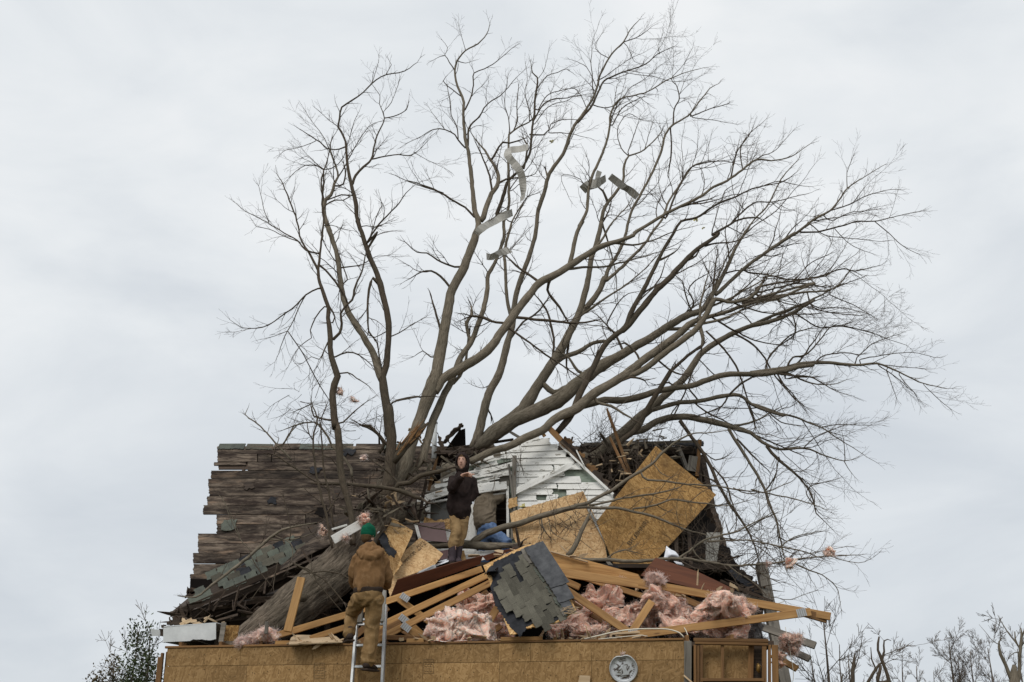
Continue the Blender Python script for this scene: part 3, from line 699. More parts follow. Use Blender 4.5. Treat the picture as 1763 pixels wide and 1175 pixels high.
   ('6 330,500,28 360,470,32 430,380,34 500,290,33 560,240,31 620,170,29 690,100,25 760,50,21 820,5,17|5 800,1130,15 880,1085,13 940,1050,11 1040,1040,8 1060,1055,5', .2),
   ('5 890,1080,10 970,1000,9 1030,960,8 1110,960,7 1200,940,5 1320,910,2', .2, 1),
   ('5 970,1000,5 920,930,4 900,850,3', .1, 2), ('6 190,660,16 205,590,6', -.1), ('6 520,140,14 560,120,12 605,90,5', .1),
   ('6 640,150,12 700,120,10 720,80,5', .2, 1), ('6 490,270,9 520,230,7 545,150,4', .1, 1), ('5 850,960,7 870,900,5 930,860,3', .1),
   ('6 380,380,8 440,320,7 500,270,5', .1), ('6 300,520,9 240,480,6 150,470,4', .1),
   ('5 1080,870,6 1150,850,5 1240,870,4 1320,880,2', .1), ('5 1110,960,5 1160,1000,4 1220,1000,2', .1, 2),
   ('6 300,510,10 250,470,9 330,330,6 410,300,3', -.2),
 ]),
 ('snapped', '6 260,1120,30 330,1050,31 400,990,32 440,920,32 480,850,30 530,770,28 570,705,26 590,685,14', 20.0, .05, 'bark_dark', .3, 0.4, [
   ('6 575,700,18 640,640,18 690,600,16 735,570,12', .05),
   ('D 640,345,20 780,310,24 820,295,22 720,245,24 600,245,22 530,240,20', -.1) if False else ('6 560,720,8 590,660,5', .1),
 ]),
 ('low', '6 170,1150,58 250,1070,58 330,1010,55 400,950,50 470,890,46 560,810,42 630,750,39 680,680,36 720,620,34 790,565,31 870,520,28 960,480,24 1060,455,22 1140,430,19 1220,390,16 1290,345,13|7 100,730,14 200,705,13 280,675,12 340,630,9 400,600,7 470,560,3', 20.6, .15, 'bark_limb', .9, 0.75, [
   ('6 900,515,13 990,570,11 1050,640,10 1080,700,8 1150,790,6 1250,890,3', -.1),
   ('7 280,680,7 310,700,7 380,740,6 470,735,5 560,750,4 640,780,3 730,810,2', .1), ('7 190,710,6 240,670,5 220,640,3', .1),
   ('7 450,575,4 540,540,3', .1), ('6 1100,440,8 1145,405,5', .1), ('7 340,640,6 380,660,5 490,660,3 590,690,2', .1),
   ('6 690,670,8 640,820,9 600,880,8 560,940,5', -.2), ('6 720,650,7 790,720,6 830,760,4', .1), ('7 240,690,5 280,740,4 270,790,3', 0),
   ('7 110,730,7 60,680,5 0,690,3', .1), ('6 750,500,10 830,580,12 890,660,11 930,750,10 960,850,8 990,930,6 1000,1000,3', -.1),
   ('7 270,690,6 280,760,6 210,820,5 170,870,4', -.1),
 ]),
 ('drooping', '6 380,1010,36 430,1000,38 500,960,38 560,940,36 640,935,36 740,950,35 830,970,33 900,990,29 960,1010,24|8 350,175,24 420,195,22 480,240,18 560,275,14 650,270,12 720,275,10 800,310,7 890,335,5 960,320,3', 20.7, -.02, 'bark_limb', 1.0, 0.7, [
   ('8 500,262,18 560,330,18 610,370,15 660,415,12 710,480,10 740,540,9 750,600,7 800,650,4 850,700,2', -.1),
   ('8 310,180,20 360,260,18 410,340,17 455,410,16 490,480,15 510,550,14 545,620,12 560,690,10 580,780,7 595,870,4', -.15),
   ('8 420,195,10 500,230,9 570,260,8 680,305,5', -.1), ('8 890,335,5 910,370,4 940,410,2', 0), ('8 895,330,5 890,250,4 880,185,2', 0),
   ('8 350,225,12 420,300,10 500,375,5', -.1, 2), ('8 740,560,7 700,500,6 730,460,5 850,430,3', -.1, 1),
   ('8 490,490,9 540,420,8 550,370,5', .1, 2), ('8 610,370,9 570,340,8 560,310,7 545,400,5 520,480,4', -.2, 1),
   ('8 690,265,7 740,220,6 850,170,4', .1), ('8 740,500,5 745,570,5 780,610,3', .1, 1),
   ('8 560,720,7 600,740,6 670,715,5 790,690,2', -.1, 2), ('8 680,420,5 700,450,5 810,440,3', -.1, 1),
   ('8 600,370,7 700,440,5 790,540,3', -.1, 1),
 ]),
 ('outer', '6 480,900,22 540,880,24 620,860,24 720,855,24 830,830,23 920,825,20 980,870,17 1060,905,15 1150,930,13|8 430,45,13 520,85,12 620,105,11 700,135,10 780,170,8 850,215,6 930,265,4 1060,345,2', 20.6, .02, 'bark_limb', 1.0, 0.7, [
   ('8 780,165,6 850,150,5 960,155,4 1060,150,2', .1), ('6 1060,905,8 1130,960,7 1220,980,4', -.1),
   ('6 860,830,10 830,880,9 760,910,8 700,930,5', -.1), ('6 720,860,10 680,810,9 640,760,6', .1), ('6 700,870,9 770,920,9 850,960,7 900,1020,5', -.1),
   ('8 390,20,10 430,110,9 440,160,6', -.1), ('6 620,860,8 590,920,8 545,960,6', -.1), ('8 820,190,5 900,210,3', .1),
 ]),
 ('edge', '8 60,130,22 110,200,20 170,280,20 220,370,19 260,460,18 310,550,16 360,620,14 400,680,12 440,770,9 460,840,6', 20.6, -.12, 'bark_dark', 1.0, 0.65, [
   ('8 230,370,10 290,440,10 320,530,8 345,620,6 340,680,4', -.1), ('8 250,450,9 200,420,8 160,400,5', .1), ('8 400,680,8 460,640,6 540,600,4', -.1),
   ('8 310,550,8 250,560,7 160,590,4', .1), ('8 170,280,8 240,330,7 300,310,5', .1), ('8 440,760,6 500,800,5 560,860,3', -.1),
 ]),
 ('sucker', 'A 960,860,16 940,760,17 930,700,17 895,560,17 870,450,16 850,330,14 845,200,12 870,80,10 840,0,8', 16.9, .02, 'bark_dark', .5, 0.4, [
   ('A 845,210,9 820,170,8 805,90,5', -.1), ('A 930,640,11 980,560,10 960,500,6', .1)]),
 ('sucker', 'A 975,760,14 960,690,14 940,520,13 910,400,12 900,250,10 890,100,9 920,0,7', 17.1, .05, 'bark_dark', .5, 0.4, [
   ('A 905,300,8 950,310,7 985,360,5', .1)]),
 ('cross', 'A 830,465,12 880,470,16 960,470,20 1100,475,26 1260,490,28 1370,510,30 1460,550,30 1500,560,24', 17.2, .02, 'bark_dark', .8, 0.5, [
   ('A 1360,470,34 1430,465,32 1500,420,34 1600,395,32 1660,380,24', -.05), ('A 1370,480,14 1300,400,13 1210,335,8', -.1)]),
]
NL = 0
def build_tree():
    made = {}
    for key, s, Y0, slope, mat, dens, Lmax, brs in [LIMBS[0], LIMBS[2], LIMBS[1]]+LIMBS[3:]:
        par = None
        if key == 'pale': par = made['dark']
        elif key == 'curved': par = made['middle']
        main = build_path(s, Y0, slope, par)
        made[key] = main
        r = random.Random(hash(key) % 1000 if False else sum(map(ord, key)))
        tb = TB(); o = r.random()*30
        fn = lambda rr, a, ln, q: rr*(1+0.13*noise.noise(q*5.0)+0.08*noise.noise(q*17.0))
        tb.add(main.pts, main.rad, 12, fn)
        limb = tubeobj('limb', mat, tree, tb)
        tw = TB(); paths = [main]
        twigs_on(tw, main, r, dens*0.75, Lmax, 0.25)
        for b in brs:
            pp = paths[b[2]] if len(b) > 2 else main
            br = build_path(b[0], None, b[1]+r.uniform(-.15, .2), pp, 0.08)
            paths.append(br)
            tb = TB(); tb.add(br.pts, br.rad, 7, fn); tubeobj('branch', mat if br.rad[0] > 0.03 else 'bark_dark', limb, tb)
            twigs_on(tw, br, r, dens*1.05, Lmax*0.85, 0.1)
        for _ in range({'third': 10, 'big': 15, 'pair': 14, 'arching': 7, 'low': 12, 'curved': 11, 'broken': 8, 'slim': 6, 'second': 5, 'drooping': 5, 'outer': 5}.get(key, 0)):
            src = r.choice(paths[:4]); i = int(len(src.pts)*r.uniform(.35, .85)); i = min(i, len(src.pts)-2)
            if src.rad[i] < .0095: continue
            d = (src.pts[i+1]-src.pts[i]).normalized(); a = math.radians(r.uniform(16, 40))*r.choice((-1, 1))
            d = (Matrix.Rotation(a, 3, 'Y') @ d+V3((0, r.uniform(-.25, .45), .05))).normalized(); L = r.uniform(1.0, 2.3); n = 12; q = src.pts[i].copy(); pts = [q]; hd = d.copy()
            for j in range(n):
                hd = (hd+rvec(r)*.17+V3((.03, 0, .035))).normalized(); q = q+hd*(L/n); pts.append(q)
            R0 = min(.026, src.rad[i]*.5); br = Path(); br.pts, br.rad = crom(pts, [R0*(1-.8*j/n) for j in range(n+1)], .08)
            tb = TB(); tb.add(br.pts, br.rad, 6, fn); tubeobj('branch', mat if R0 > .02 else 'bark_dark', limb, tb); twigs_on(tw, br, r, dens, Lmax*.8, .15)
        t = tubeobj('twigs', 'bark_twig', limb, tw); t['kind'] = 'stuff'
build_tree()
# splintered stub with torn orange wood, on the middle limb
tb = TB()
st = build_path('A 1330,340,40 1370,285,58 1425,215,58 1490,150,50 1530,110,26', 17.6, -.05, None)
tb.add(st.pts, st.rad, 9, lambda rr, a, ln, q: rr*(1+0.35*noise.noise(q*9.0)))
tubeobj('snapped_stub', 'bark_dark', tree, tb)
tb = TB()
for k in range(26):
    t = rng.uniform(0.2, 1); i = int(t*(len(st.pts)-2)); c = st.pts[i]+V3((rng.uniform(-.05, .05), -st.rad[i]*0.9, rng.uniform(-.05, .06)))
    d = (st.pts[-1]-st.pts[0]).normalized()+rvec(rng)*0.22; L = rng.uniform(.12, .32)
    tb.add([c, c+d*L*0.5+rvec(rng)*0.01, c+d*L], [.013, .010, .002], 4)
tubeobj('torn_splinters', 'torn_wood', tree, tb, False)['kind'] = 'stuff'
def hidden_limb(s, Y0, slope):
    p = build_path(s, Y0, slope, None); tb = TB()
    tb.add(p.pts, p.rad, 12, lambda rr, a, ln, q: rr*(1+0.12*noise.noise(q*5.0)))
    tubeobj('limb', 'bark_limb', tree, tb)
hidden_limb('0 655,885,40 695,884,42 735,876,42 790,822,44 832,772,46', 17.75, 2.3)
hidden_limb('0 760,815,40 830,818,40 900,818,40 970,812,38 1022,788,34', 20.1, 0.15)
# ------------------------------------------------------------------ the old house behind
def Rn(deg): a = math.radians(deg); return V3((0, -math.sin(a), math.cos(a)))
house = thing('ruined_house', 'old wooden house with its roof boards stripped bare of shingles behind the fallen tree', 'house', (-1, 20, 0))
ridgeP = P(600, 768, 21.5); RO = plane(ridgeP, Rn(56))
slopeU = V3((0, math.cos(math.radians(56)), math.sin(math.radians(56))))
def tab(t, y):
    for (y0, x0), (y1, x1) in zip(t, t[1:]):
        if y0 <= y <= y1: return x0+(x1-x0)*(y-y0)/(y1-y0)
    return t[0][1] if y < t[0][0] else t[-1][1]
LEFT = [(760, 371), (788, 371), (789, 372), (801, 372), (802, 366), (813, 366), (814, 363), (826, 361), (850, 356), (884, 350), (892, 349), (893, 374), (913, 372), (914, 344), (950, 337), (975, 331), (1000, 327), (1001, 352), (1060, 350)]
def roof_boards():
    y = 769.0; k = 0
    while y < 1046:
        yb = y+13.6*(1+0.0016*(y-768))
        ym = (y+yb)/2
        xl = tab(LEFT, ym)+rng.uniform(-3, 3)
        xr = 742+rng.uniform(-8, 8)
        if ym > 960: xr = 640
        cuts = sorted(rng.sample(range(int(xl)+70, int(xr)-60, 12), rng.choice((0, 1, 1, 2))))
        if k == 2: xl2 = 371; cuts = [424+rng.uniform(-3, 3)]
        xs = [xl]+cuts+[xr]
        for j in range(len(xs)-1):
            a, b_ = xs[j], xs[j+1]
            y0, y1 = y, yb-0.75
            if k == 2 and j == 0: y1 = y+5; b_ -= 2
            dy = rng.uniform(-.5, .5); dz = rng.uniform(-.003, .012); dtw = rng.uniform(-.4, .4)
            off = -RO_N*0 if False else Rn(56)*dz
            q = [RO(a+1, y1+dy+dtw)+off, RO(b_-0.5, y1+dy)+off, RO(b_-0.5, y0+dy)+off, RO(a+1, y0+dy+dtw)+off]
            slab('roof_board', q, 0.022, 'roof_board', house, jag=(3,) if j == 0 else (0,) if rng.random() < .5 else (), amp=0.014 if j == 0 else 0.006, seed=k*7+j)
        y = yb; k += 1
roof_boards()
for x, y in ((395, 905), (470, 865), (540, 812), (455, 965), (420, 990), (600, 780), (585, 850), (430, 838)):
    a_, h_ = rng.uniform(8, 22), rng.uniform(5, 11)
    slab('roofing_scrap', [RO(x-a_, y+h_)+Rn(56)*.03, RO(x+a_*.8, y+h_*.7)+Rn(56)*.03, RO(x+a_, y-h_)+Rn(56)*.03, RO(x-a_*.6, y-h_*.8)+Rn(56)*.03], .006, rng.choice(['felt', 'old_wood', 'shingle_green']), house, jag='all', amp=.05, seed=x)
slab('under_board', [RO(376, 806)-Rn(56)*.03, RO(432, 806)-Rn(56)*.03, RO(432, 793)-Rn(56)*.03, RO(374, 793)-Rn(56)*.03], .02, 'old_wood', house, jag=(3,), amp=.02)
# rafters behind the boards, ridge, back slope, gable end and front wall
for x in (420, 480, 540, 600, 660, 715):
    a = RO(x, 772)-Rn(56)*0.075; b_ = RO(x-9, 985)-Rn(56)*0.075
    beam('rafter', a, b_, 0.05, 0.10, 'old_wood', house, Rn(56))
XR, XL = P(1206, 765, 21.5).x, P(374, 765, 21.5).x
zr = ridgeP.z
def quad(name, pts, mat, parent, thick=0.03, **k): return slab(name, [V3(p) for p in pts], thick, mat, parent, **k)
beam('ridge_board', V3((XL, 21.62, zr-0.06)), V3((XR, 21.62, zr-0.06)), 0.16, 0.05, 'old_wood', house, (0, -1, 0))
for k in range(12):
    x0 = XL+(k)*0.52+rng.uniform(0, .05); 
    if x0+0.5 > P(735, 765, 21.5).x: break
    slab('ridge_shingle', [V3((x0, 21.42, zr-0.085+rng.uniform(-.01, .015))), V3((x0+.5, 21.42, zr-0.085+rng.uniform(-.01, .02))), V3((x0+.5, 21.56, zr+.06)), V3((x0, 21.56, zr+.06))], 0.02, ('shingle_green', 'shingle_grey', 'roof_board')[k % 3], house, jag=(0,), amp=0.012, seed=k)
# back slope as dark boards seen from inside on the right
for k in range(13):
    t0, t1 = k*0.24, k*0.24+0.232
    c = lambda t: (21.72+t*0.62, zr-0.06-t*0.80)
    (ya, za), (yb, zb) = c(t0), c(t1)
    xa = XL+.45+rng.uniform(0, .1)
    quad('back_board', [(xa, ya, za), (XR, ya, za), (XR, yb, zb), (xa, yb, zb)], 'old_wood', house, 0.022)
Yf = 19.25; zf = 4.75
quad('front_wall', [(XL+0.35, Yf, 0), (XR, Yf, 0), (XR, Yf, 4.45), (XL+0.35, Yf, 4.45)], 'black_void', house, 0.12)  # wall coloured black in place of the deep shade in the cavity
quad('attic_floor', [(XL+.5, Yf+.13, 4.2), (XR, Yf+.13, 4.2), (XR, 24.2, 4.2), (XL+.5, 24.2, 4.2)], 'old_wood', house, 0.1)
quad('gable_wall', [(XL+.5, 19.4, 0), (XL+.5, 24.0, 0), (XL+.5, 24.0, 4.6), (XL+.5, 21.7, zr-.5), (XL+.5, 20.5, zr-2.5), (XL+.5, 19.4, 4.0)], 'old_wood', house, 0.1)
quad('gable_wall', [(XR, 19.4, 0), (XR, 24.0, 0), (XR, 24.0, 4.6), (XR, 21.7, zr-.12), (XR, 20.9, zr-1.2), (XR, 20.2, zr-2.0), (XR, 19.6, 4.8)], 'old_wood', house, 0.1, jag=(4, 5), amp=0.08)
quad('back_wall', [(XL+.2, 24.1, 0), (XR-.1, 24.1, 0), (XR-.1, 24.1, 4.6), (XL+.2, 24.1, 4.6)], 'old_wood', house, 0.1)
# rafters standing in the open right end
for x0, x1, yb in ((1010, 1002, 830), (1052, 1050, 830), (1096, 1098, 830), (1138, 1144, 830), (1166, 1184, 812), (1200, 1206, 838)):
    a = P(x0, 766, 21.45); b_ = P(x1, yb, 21.1)
    beam('rafter', a, b_, 0.06, 0.12, 'lumber_grey' if x0 in (1166, 1138) else 'old_wood', house, (0, -1, 0.3))
beam('purlin', P(1000, 766, 21.35), P(1206, 760, 21.3), 0.05, 0.05, 'lumber_grey', house)
beam('cleat', P(1190, 812, 21.0), P(1194, 786, 21.05), 0.16, 0.04, 'lumber_grey', house)
beam('gable_stud', P(1205, 759, 21.2), P(1200, 822, 21.0), 0.07, 0.09, 'lumber_brown', house)
for x in range(1006, 1200, 17):
    slab('ridge_shingle', [P(x, 767+rng.uniform(-1, 2), 21.3), P(x+18, 767+rng.uniform(-1, 2), 21.3), P(x+18, 761+rng.uniform(-2, 1), 21.5), P(x, 761+rng.uniform(-2, 1), 21.5)], 0.02, 'felt', house, jag='all', amp=0.012, seed=x)
# broken peak of roof left of the dormer, with dark underside
pk = thing('broken_roof_peak', 'small dark broken peak of roof boards sticking up between two limbs', 'roof fragment', P(780, 790, 20.6))
slab('roof_board', [P(757, 768, 20.6), P(768, 764, 20.6), P(800, 736, 20.4), P(796, 731, 20.4), P(776, 744, 20.5)], 0.03, 'roof_board', pk, jag='all', amp=0.02)
slab('inner_shade_board', [P(766, 776, 20.75), P(802, 774, 20.75), P(801, 738, 20.6), P(790, 742, 20.6)], 0.03, 'black_void', pk)  # black board painted for the shade inside the broken peak
slab('roof_board', [P(752, 762, 20.5), P(758, 770, 20.5), P(766, 772, 20.5), P(758, 752, 20.5), P(751, 744, 20.5), P(755, 756, 20.5)], 0.02, 'old_wood', pk, jag='all', amp=0.02)
pole = thing('vent_pipe', 'thin pale grey pipe standing between the trunks above the roof', 'pipe', P(748, 800, 21.0))
tb = TB(); tb.add([P(747, 790, 21.0), P(749, 728, 21.0)], [0.045, 0.045], 12); tubeobj('pipe', 'white_metal', pole, tb)
tb = TB(); tb.add([P(749, 730, 21.0), P(749, 727, 21.0)], [0.052, 0.052], 12); tubeobj('rim', 'aluminium', pole, tb)
# ------------------------------------------------------------------ torn left eave
ev = thing('torn_eave', 'torn off dark eave with green grey shingles leaning below the stripped roof', 'eave', P(440, 1070, 18))
A, B_ = P(303, 1053, 17.7), P(602, 922, 18.1)
eU = (B_-A).normalized(); eN = V3((0.25, -0.75, 0.62)); eN = (eN-eU*eN.dot(eU)).normalized()
EP = plane(A, eN)
slab('deck', [EP(305, 1050), EP(600, 921), EP(618, 884), EP(560, 893), EP(470, 950), EP(380, 1000), EP(330, 1036)], 0.03, 'old_wood', ev, jag=(3, 4, 5), amp=.05)
EP2 = plane(A+eN*0.012, eN)
for row in range(4):
    for c in range(11):
        t = (c+0.5*(row % 2))/11; x = 328+t*215; y = 1043-t*92-row*10.5
        if (row > 1 and t < .1) or rng.random() < .1 or (t > .8 and row > 2): continue
        yt = plane(A+eN*(.014+.010*(3-row)+rng.uniform(0, .004)), eN)(x, y)
        du = eU*.165; dv = eU.cross(eN).normalized()*.16
        if dv.z < 0: dv = -dv
        du *= rng.uniform(.95, 1.12); e = dv*rng.uniform(-.1, .1)
        slab('shingle', [yt+e, yt+du+e*.5, yt+du+dv, yt+dv], .006, rng.choice(['shingle_green', 'shingle_green', 'shingle_green', 'shingle_grey', 'felt']), ev, jag='all', amp=.010, seed=c*5+row)
for k, (p0, p1, wd, mt) in enumerate([((303, 1056, 17.66), (604, 927, 18.05), .09, 'lumber_brown'), ((310, 1067, 17.75), (600, 944, 18.15), .10, 'old_wood'), ((312, 1076, 18.0), (590, 960, 18.35), .14, 'old_wood'), ((335, 1073, 18.2), (470, 1060, 18.3), .05, 'lumber_brown')]):
    beam('fascia_board', P(*p0), P(*p1), wd, 0.04, 'old_wood' if k else 'old_wood', ev, splinter=0.1)
for x in (340, 395, 450, 505, 560):
    beam('rafter_tail', P(x, 1062-(x-340)*.42, 17.9), P(x-6, 1052-(x-340)*.42, 19.0), .09, .05, 'old_wood', ev)
# curled torn roofing sheet above the trunk
def curl(name, px, mat, parent=None, label=None, cat=None, thick=0.01, wob=0.05):
    """rows of photo points with depth -> wavy sheet with thickness"""
    rows = [[P(*q) for q in row] for row in px]; nr, nc = len(rows), len(rows[0])
    k = 5; V = []; Fc = []
    R2 = []
    for row in rows: R2.append(crom2(row, k))
    nn = len(R2[0]); cols = [crom2([R2[j][i] for j in range(nr)], k) for i in range(nn)]
    mm = len(cols[0])
    for s_ in (0, 1):
        for j in range(mm):
            for i in range(nn):
                q = cols[i][j]; w_ = noise.noise(q*4.0)*wob
                V.append(q+V3((0, 1, 0.25))*(w_+s_*thick)+V3((0, 0, noise.noise(q*7)*wob*.4)))
    T = nn*mm
    for j in range(mm-1):
        for i in range(nn-1):
            a = j*nn+i; Fc.append((a, a+1, a+nn+1, a+nn)); Fc.append((T+a+nn, T+a+nn+1, T+a+1, T+a))
    for i in range(nn-1):
        Fc.append((i+1, i, T+i, T+i+1)); a = (mm-1)*nn+i; Fc.append((a, a+1, T+a+1, T+a))
    for j in range(mm-1):
        a = j*nn; Fc.append((a, a+nn, T+a+nn, T+a)); a = j*nn+nn-1; Fc.append((a+nn, a, T+a, T+a+nn))
    o = mo(name, V, Fc, mat, parent, None, True)
    return tag(o, label, cat)
def crom2(pts, k):
    out = []
    for i in range(len(pts)-1):
        p0, p1, p2, p3 = pts[max(i-1, 0)], pts[i], pts[i+1], pts[min(i+2, len(pts)-1)]
        for j in range(k):
            t = j/k; out.append(0.5*((2*p1)+(p2-p0)*t+(2*p0-5*p1+4*p2-p3)*t*t+(3*p1-p0-3*p2+p3)*t**3))
    out.append(pts[-1]); return out
curl('torn_roof_skin', [[(485, 968, 18.0), (520, 940, 18.0), (560, 915, 18.1), (600, 908, 18.3)], [(482, 985, 17.7), (520, 962, 17.6), (556, 946, 17.7), (585, 930, 17.9)]], 'roof_board', None, 'curled weathered roof skin torn open just above the leaning trunk', 'roof fragment', 0.02)
# black patches laid on the boards, standing for the dark in holes beside the limbs
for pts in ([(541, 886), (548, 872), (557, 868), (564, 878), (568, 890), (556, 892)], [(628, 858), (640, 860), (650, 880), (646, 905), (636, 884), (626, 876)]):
    slab('roof_hole_shade', [RO(x, y)+Rn(56)*0.026 for x, y in pts], 0.008, 'black_void', house, jag='all', amp=.015)
# loose clapboards and dim wall lines inside the left cavity
for k in range(4):
    x0 = 395+k*20; y = 1066-k*16
    beam('wall_board', P(x0, y+6, 19.1), P(590, y-8-k*3, 19.05), 0.13, 0.02, 'lumber_grey' if k == 1 else 'old_wood', house, (0, -1, 0.1))
# ------------------------------------------------------------------ white boxed eave end at the left
wb = thing('boxed_eave', 'white painted boxed eave end hanging open below the torn eave', 'eave box', P(330, 1105, 16.15))
w0 = [P(281, 1081, 16.1), P(374, 1074, 16.05), P(374, 1101, 16.05), P(366, 1103, 16.05), P(333, 1101, 16.05), P(327, 1104, 16.05), P(281, 1106, 16.1)]
slab('front_panel', [w0[6], w0[5], w0[4], w0[3], w0[2], w0[1], w0[0]], 0.012, 'white_metal', wb, jag=(1, 2), amp=.006)
dz = V3((0.12, 1.0, 0.02))
slab('top_panel', [P(282, 1080, 16.15), P(373, 1073.5, 16.1), P(373, 1073.5, 16.1)+dz, P(282, 1080, 16.15)+dz], 0.012, 'white_metal', wb)
bl = P(285, 1106.5, 16.13); br_ = P(340, 1104, 16.1)
quad('bottom_panel', [bl, br_, br_+V3((.05, .8, -.0)), bl+V3((.25, .8, 0))], 'lumber_grey', wb, 0.012)
quad('end_panel', [w0[0]+V3((.02, .02, 0)), w0[0]+dz+V3((.02, .02, 0)), w0[6]+dz, w0[6]+V3((.01, .02, 0))], 'white_metal', wb, .01)
slab('back_panel', [P(376, 1106, 15.9), P(384, 1106, 15.9), P(389, 1072, 15.9), P(381, 1072, 15.9)], 0.03, 'lumber_grey', wb)
tag(slab('osb_scrap', [P(383, 1104, 16.0), P(408, 1104, 16.0), P(412, 1077, 16.0), P(384, 1077, 16.0)], .012, 'osb_brown', None), 'small brown chipboard scrap wedged between the boxed eave and the trunk', 'board')
gs = thing('gutter_stub', 'bent pale gutter stub sticking out left of the white boxed eave', 'gutter', P(272, 1090, 16.2))
slab('flap', [P(259, 1083, 16.3), P(276, 1085, 16.2), P(276, 1095, 16.2), P(262, 1096, 16.3)][::-1], .006, 'white_metal', gs)
slab('bracket', [P(275, 1083, 16.2), P(281, 1083, 16.2), P(281, 1096, 16.2), P(275, 1095, 16.2)][::-1], .03, 'old_wood', gs)
for k, q in enumerate([[(287, 1076), (298, 1075), (291, 1062)], [(292, 1078), (312, 1076), (310, 1066), (302, 1060), (296, 1068)], [(296, 1064), (306, 1066), (308, 1061), (297, 1060)], [(279, 1081), (287, 1080), (285, 1076), (279, 1076)], [(318, 1030), (350, 1030), (352, 1018), (322, 1012)], [(322, 1024), (340, 1022), (330, 1012), (322, 1010)]]):
    tag(slab('broken_board', [P(x, y, 16.3 if k < 4 else 18.9) for x, y in q], .05, 'old_wood', None, jag='all', amp=.02, seed=k),
        ['sharp dark splinter standing up on the white boxed eave', 'jagged dark board stump behind the white boxed eave', 'brown board end lying over the jagged stump', 'tiny dark block at the corner of the white boxed eave', 'dark splintered board end at the lower left roof corner', 'short dark splinter at the lower left roof corner, overlapping the splintered end'][k], 'broken board', 'splintered boards at the left eave')
beam('pale_splinter', P(311, 1076, 16.3), P(330, 1067, 16.2), .05, .03, 'lumber_pale', None, label='short pale splinter lying on the white boxed eave', cat='splinter')
# ------------------------------------------------------------------ dormer
DN = V3((-0.10, -0.97, 0.10)).normalized(); DPt = P(880, 900, 18.9); DP = plane(DPt, DN)
def dpl(off): return plane(DPt+DN*off, DN)
dorm = thing('dormer', 'white clapboard dormer gable with broken siding and two window openings', 'dormer', DP(900, 955))
D0, D1, D2, D3 = dpl(0), dpl(0.03), dpl(0.05), dpl(0.08)
# backing
slab('sheathing', [D0(878, 958), D0(1062, 958), D0(1058, 858), D0(1047, 845), D0(1004, 808), D0(962, 776), D0(926, 757), D0(886, 775), D0(878, 778)], 0.05, 'green_sheathing', dorm)
slab('sheathing', [D0(728, 848), D0(877, 846), D0(877, 779), D0(846, 781), D0(806, 800), D0(762, 822)], 0.05, 'lumber_grey', dorm)
slab('sheathing', [D0(716, 960), D0(734, 960), D0(736, 850), D0(724, 850)], .05, 'old_wood', dorm)
slab('sheathing', [D0(734, 960), D0(818, 960), D0(818, 902), D0(734, 902)], .05, 'white_siding', dorm)
slab('sheathing', [D0(779, 901), D0(816, 901), D0(816, 848), D0(779, 848)], .05, 'white_siding', dorm)
# siding courses on the right
def gx(y): # right edge of gable at y
    return tab([(752, 928), (757, 938), (764, 950), (775, 964), (808, 1006), (845, 1049), (860, 1060)], y)
yb = 904.0; k = -4
rows = []
while yb > 758:
    h = 10.4; yt = yb-h
    xl = 887 if yb < 846 else 891
    if yt < 788: xl = tab([(748, 921), (757, 905), (768, 885), (778, 852), (790, 880)], yt+3)
    xr = gx(yt+6)-2; tilt = -3.0 if yb < 790 else -1.5 if yb < 830 else 0.5
    segs = [(xl, xr)]
    if k in (2, 5): c = rng.uniform(930, 970); segs = [(xl, c), (c+rng.uniform(.5, 4), xr)]
    if k == 1: segs = [(xl, 952), (975, xr)]
    if k == 3: segs = [(xl, 1000), (1030, xr)]
    if k == 4: segs = [(xl, 972), (1018, xr)]
    if k == 0: segs = [(xl, 925), (940, 962), (1008, xr)]
    for s0, s1 in segs:
        if s1-s0 < 6: continue
        f0 = (s0-xl)/(xr-xl+1e-6); f1 = (s1-xl)/(xr-xl+1e-6); e = rng.uniform(-1, 1)
        pb = [D2(s0, yb+tilt*f0+e), D2(s1, yb+tilt*f1+rng.uniform(-.8, .8)), D1(s1-2, yt-1+tilt*f1), D1(s0, yt-1+tilt*f0+e)]
        slab('clapboard', pb, 0.012, 'white_siding', dorm, jag=(1, 3) if len(segs) > 1 else (1,), amp=.02, seed=k*11+int(s0))
    yb = yt; k += 1
# crushed siding over the windows on the left
for k in range(27):
    x0 = rng.uniform(742, 850); x1 = min(884, x0+rng.uniform(26, 85)); y = tab([(740, 838), (800, 806), (885, 790)], x0)+rng.uniform(-2, 40)*(0.9 if x0 > 760 else .4)
    y = min(y, 841); sl_ = rng.uniform(-.36, -.05)
    y1 = y+sl_*(x1-x0); hh = rng.uniform(3, 8)
    if tab([(740, 838), (770, 817), (806, 800), (846, 782), (885, 776)], x1) > y1-hh: continue
    pl_ = dpl(0.03+0.012*(k % 6))
    slab('crushed_clapboard', [pl_(x0, y), pl_(x1, y1), pl_(x1-rng.uniform(0, 5), y1-hh), pl_(x0+rng.uniform(0, 5), y-hh)], .012, rng.choice(['white_siding']*7+['lumber_grey', 'green_sheathing']), dorm, jag=(1, 3), amp=.018, seed=k)
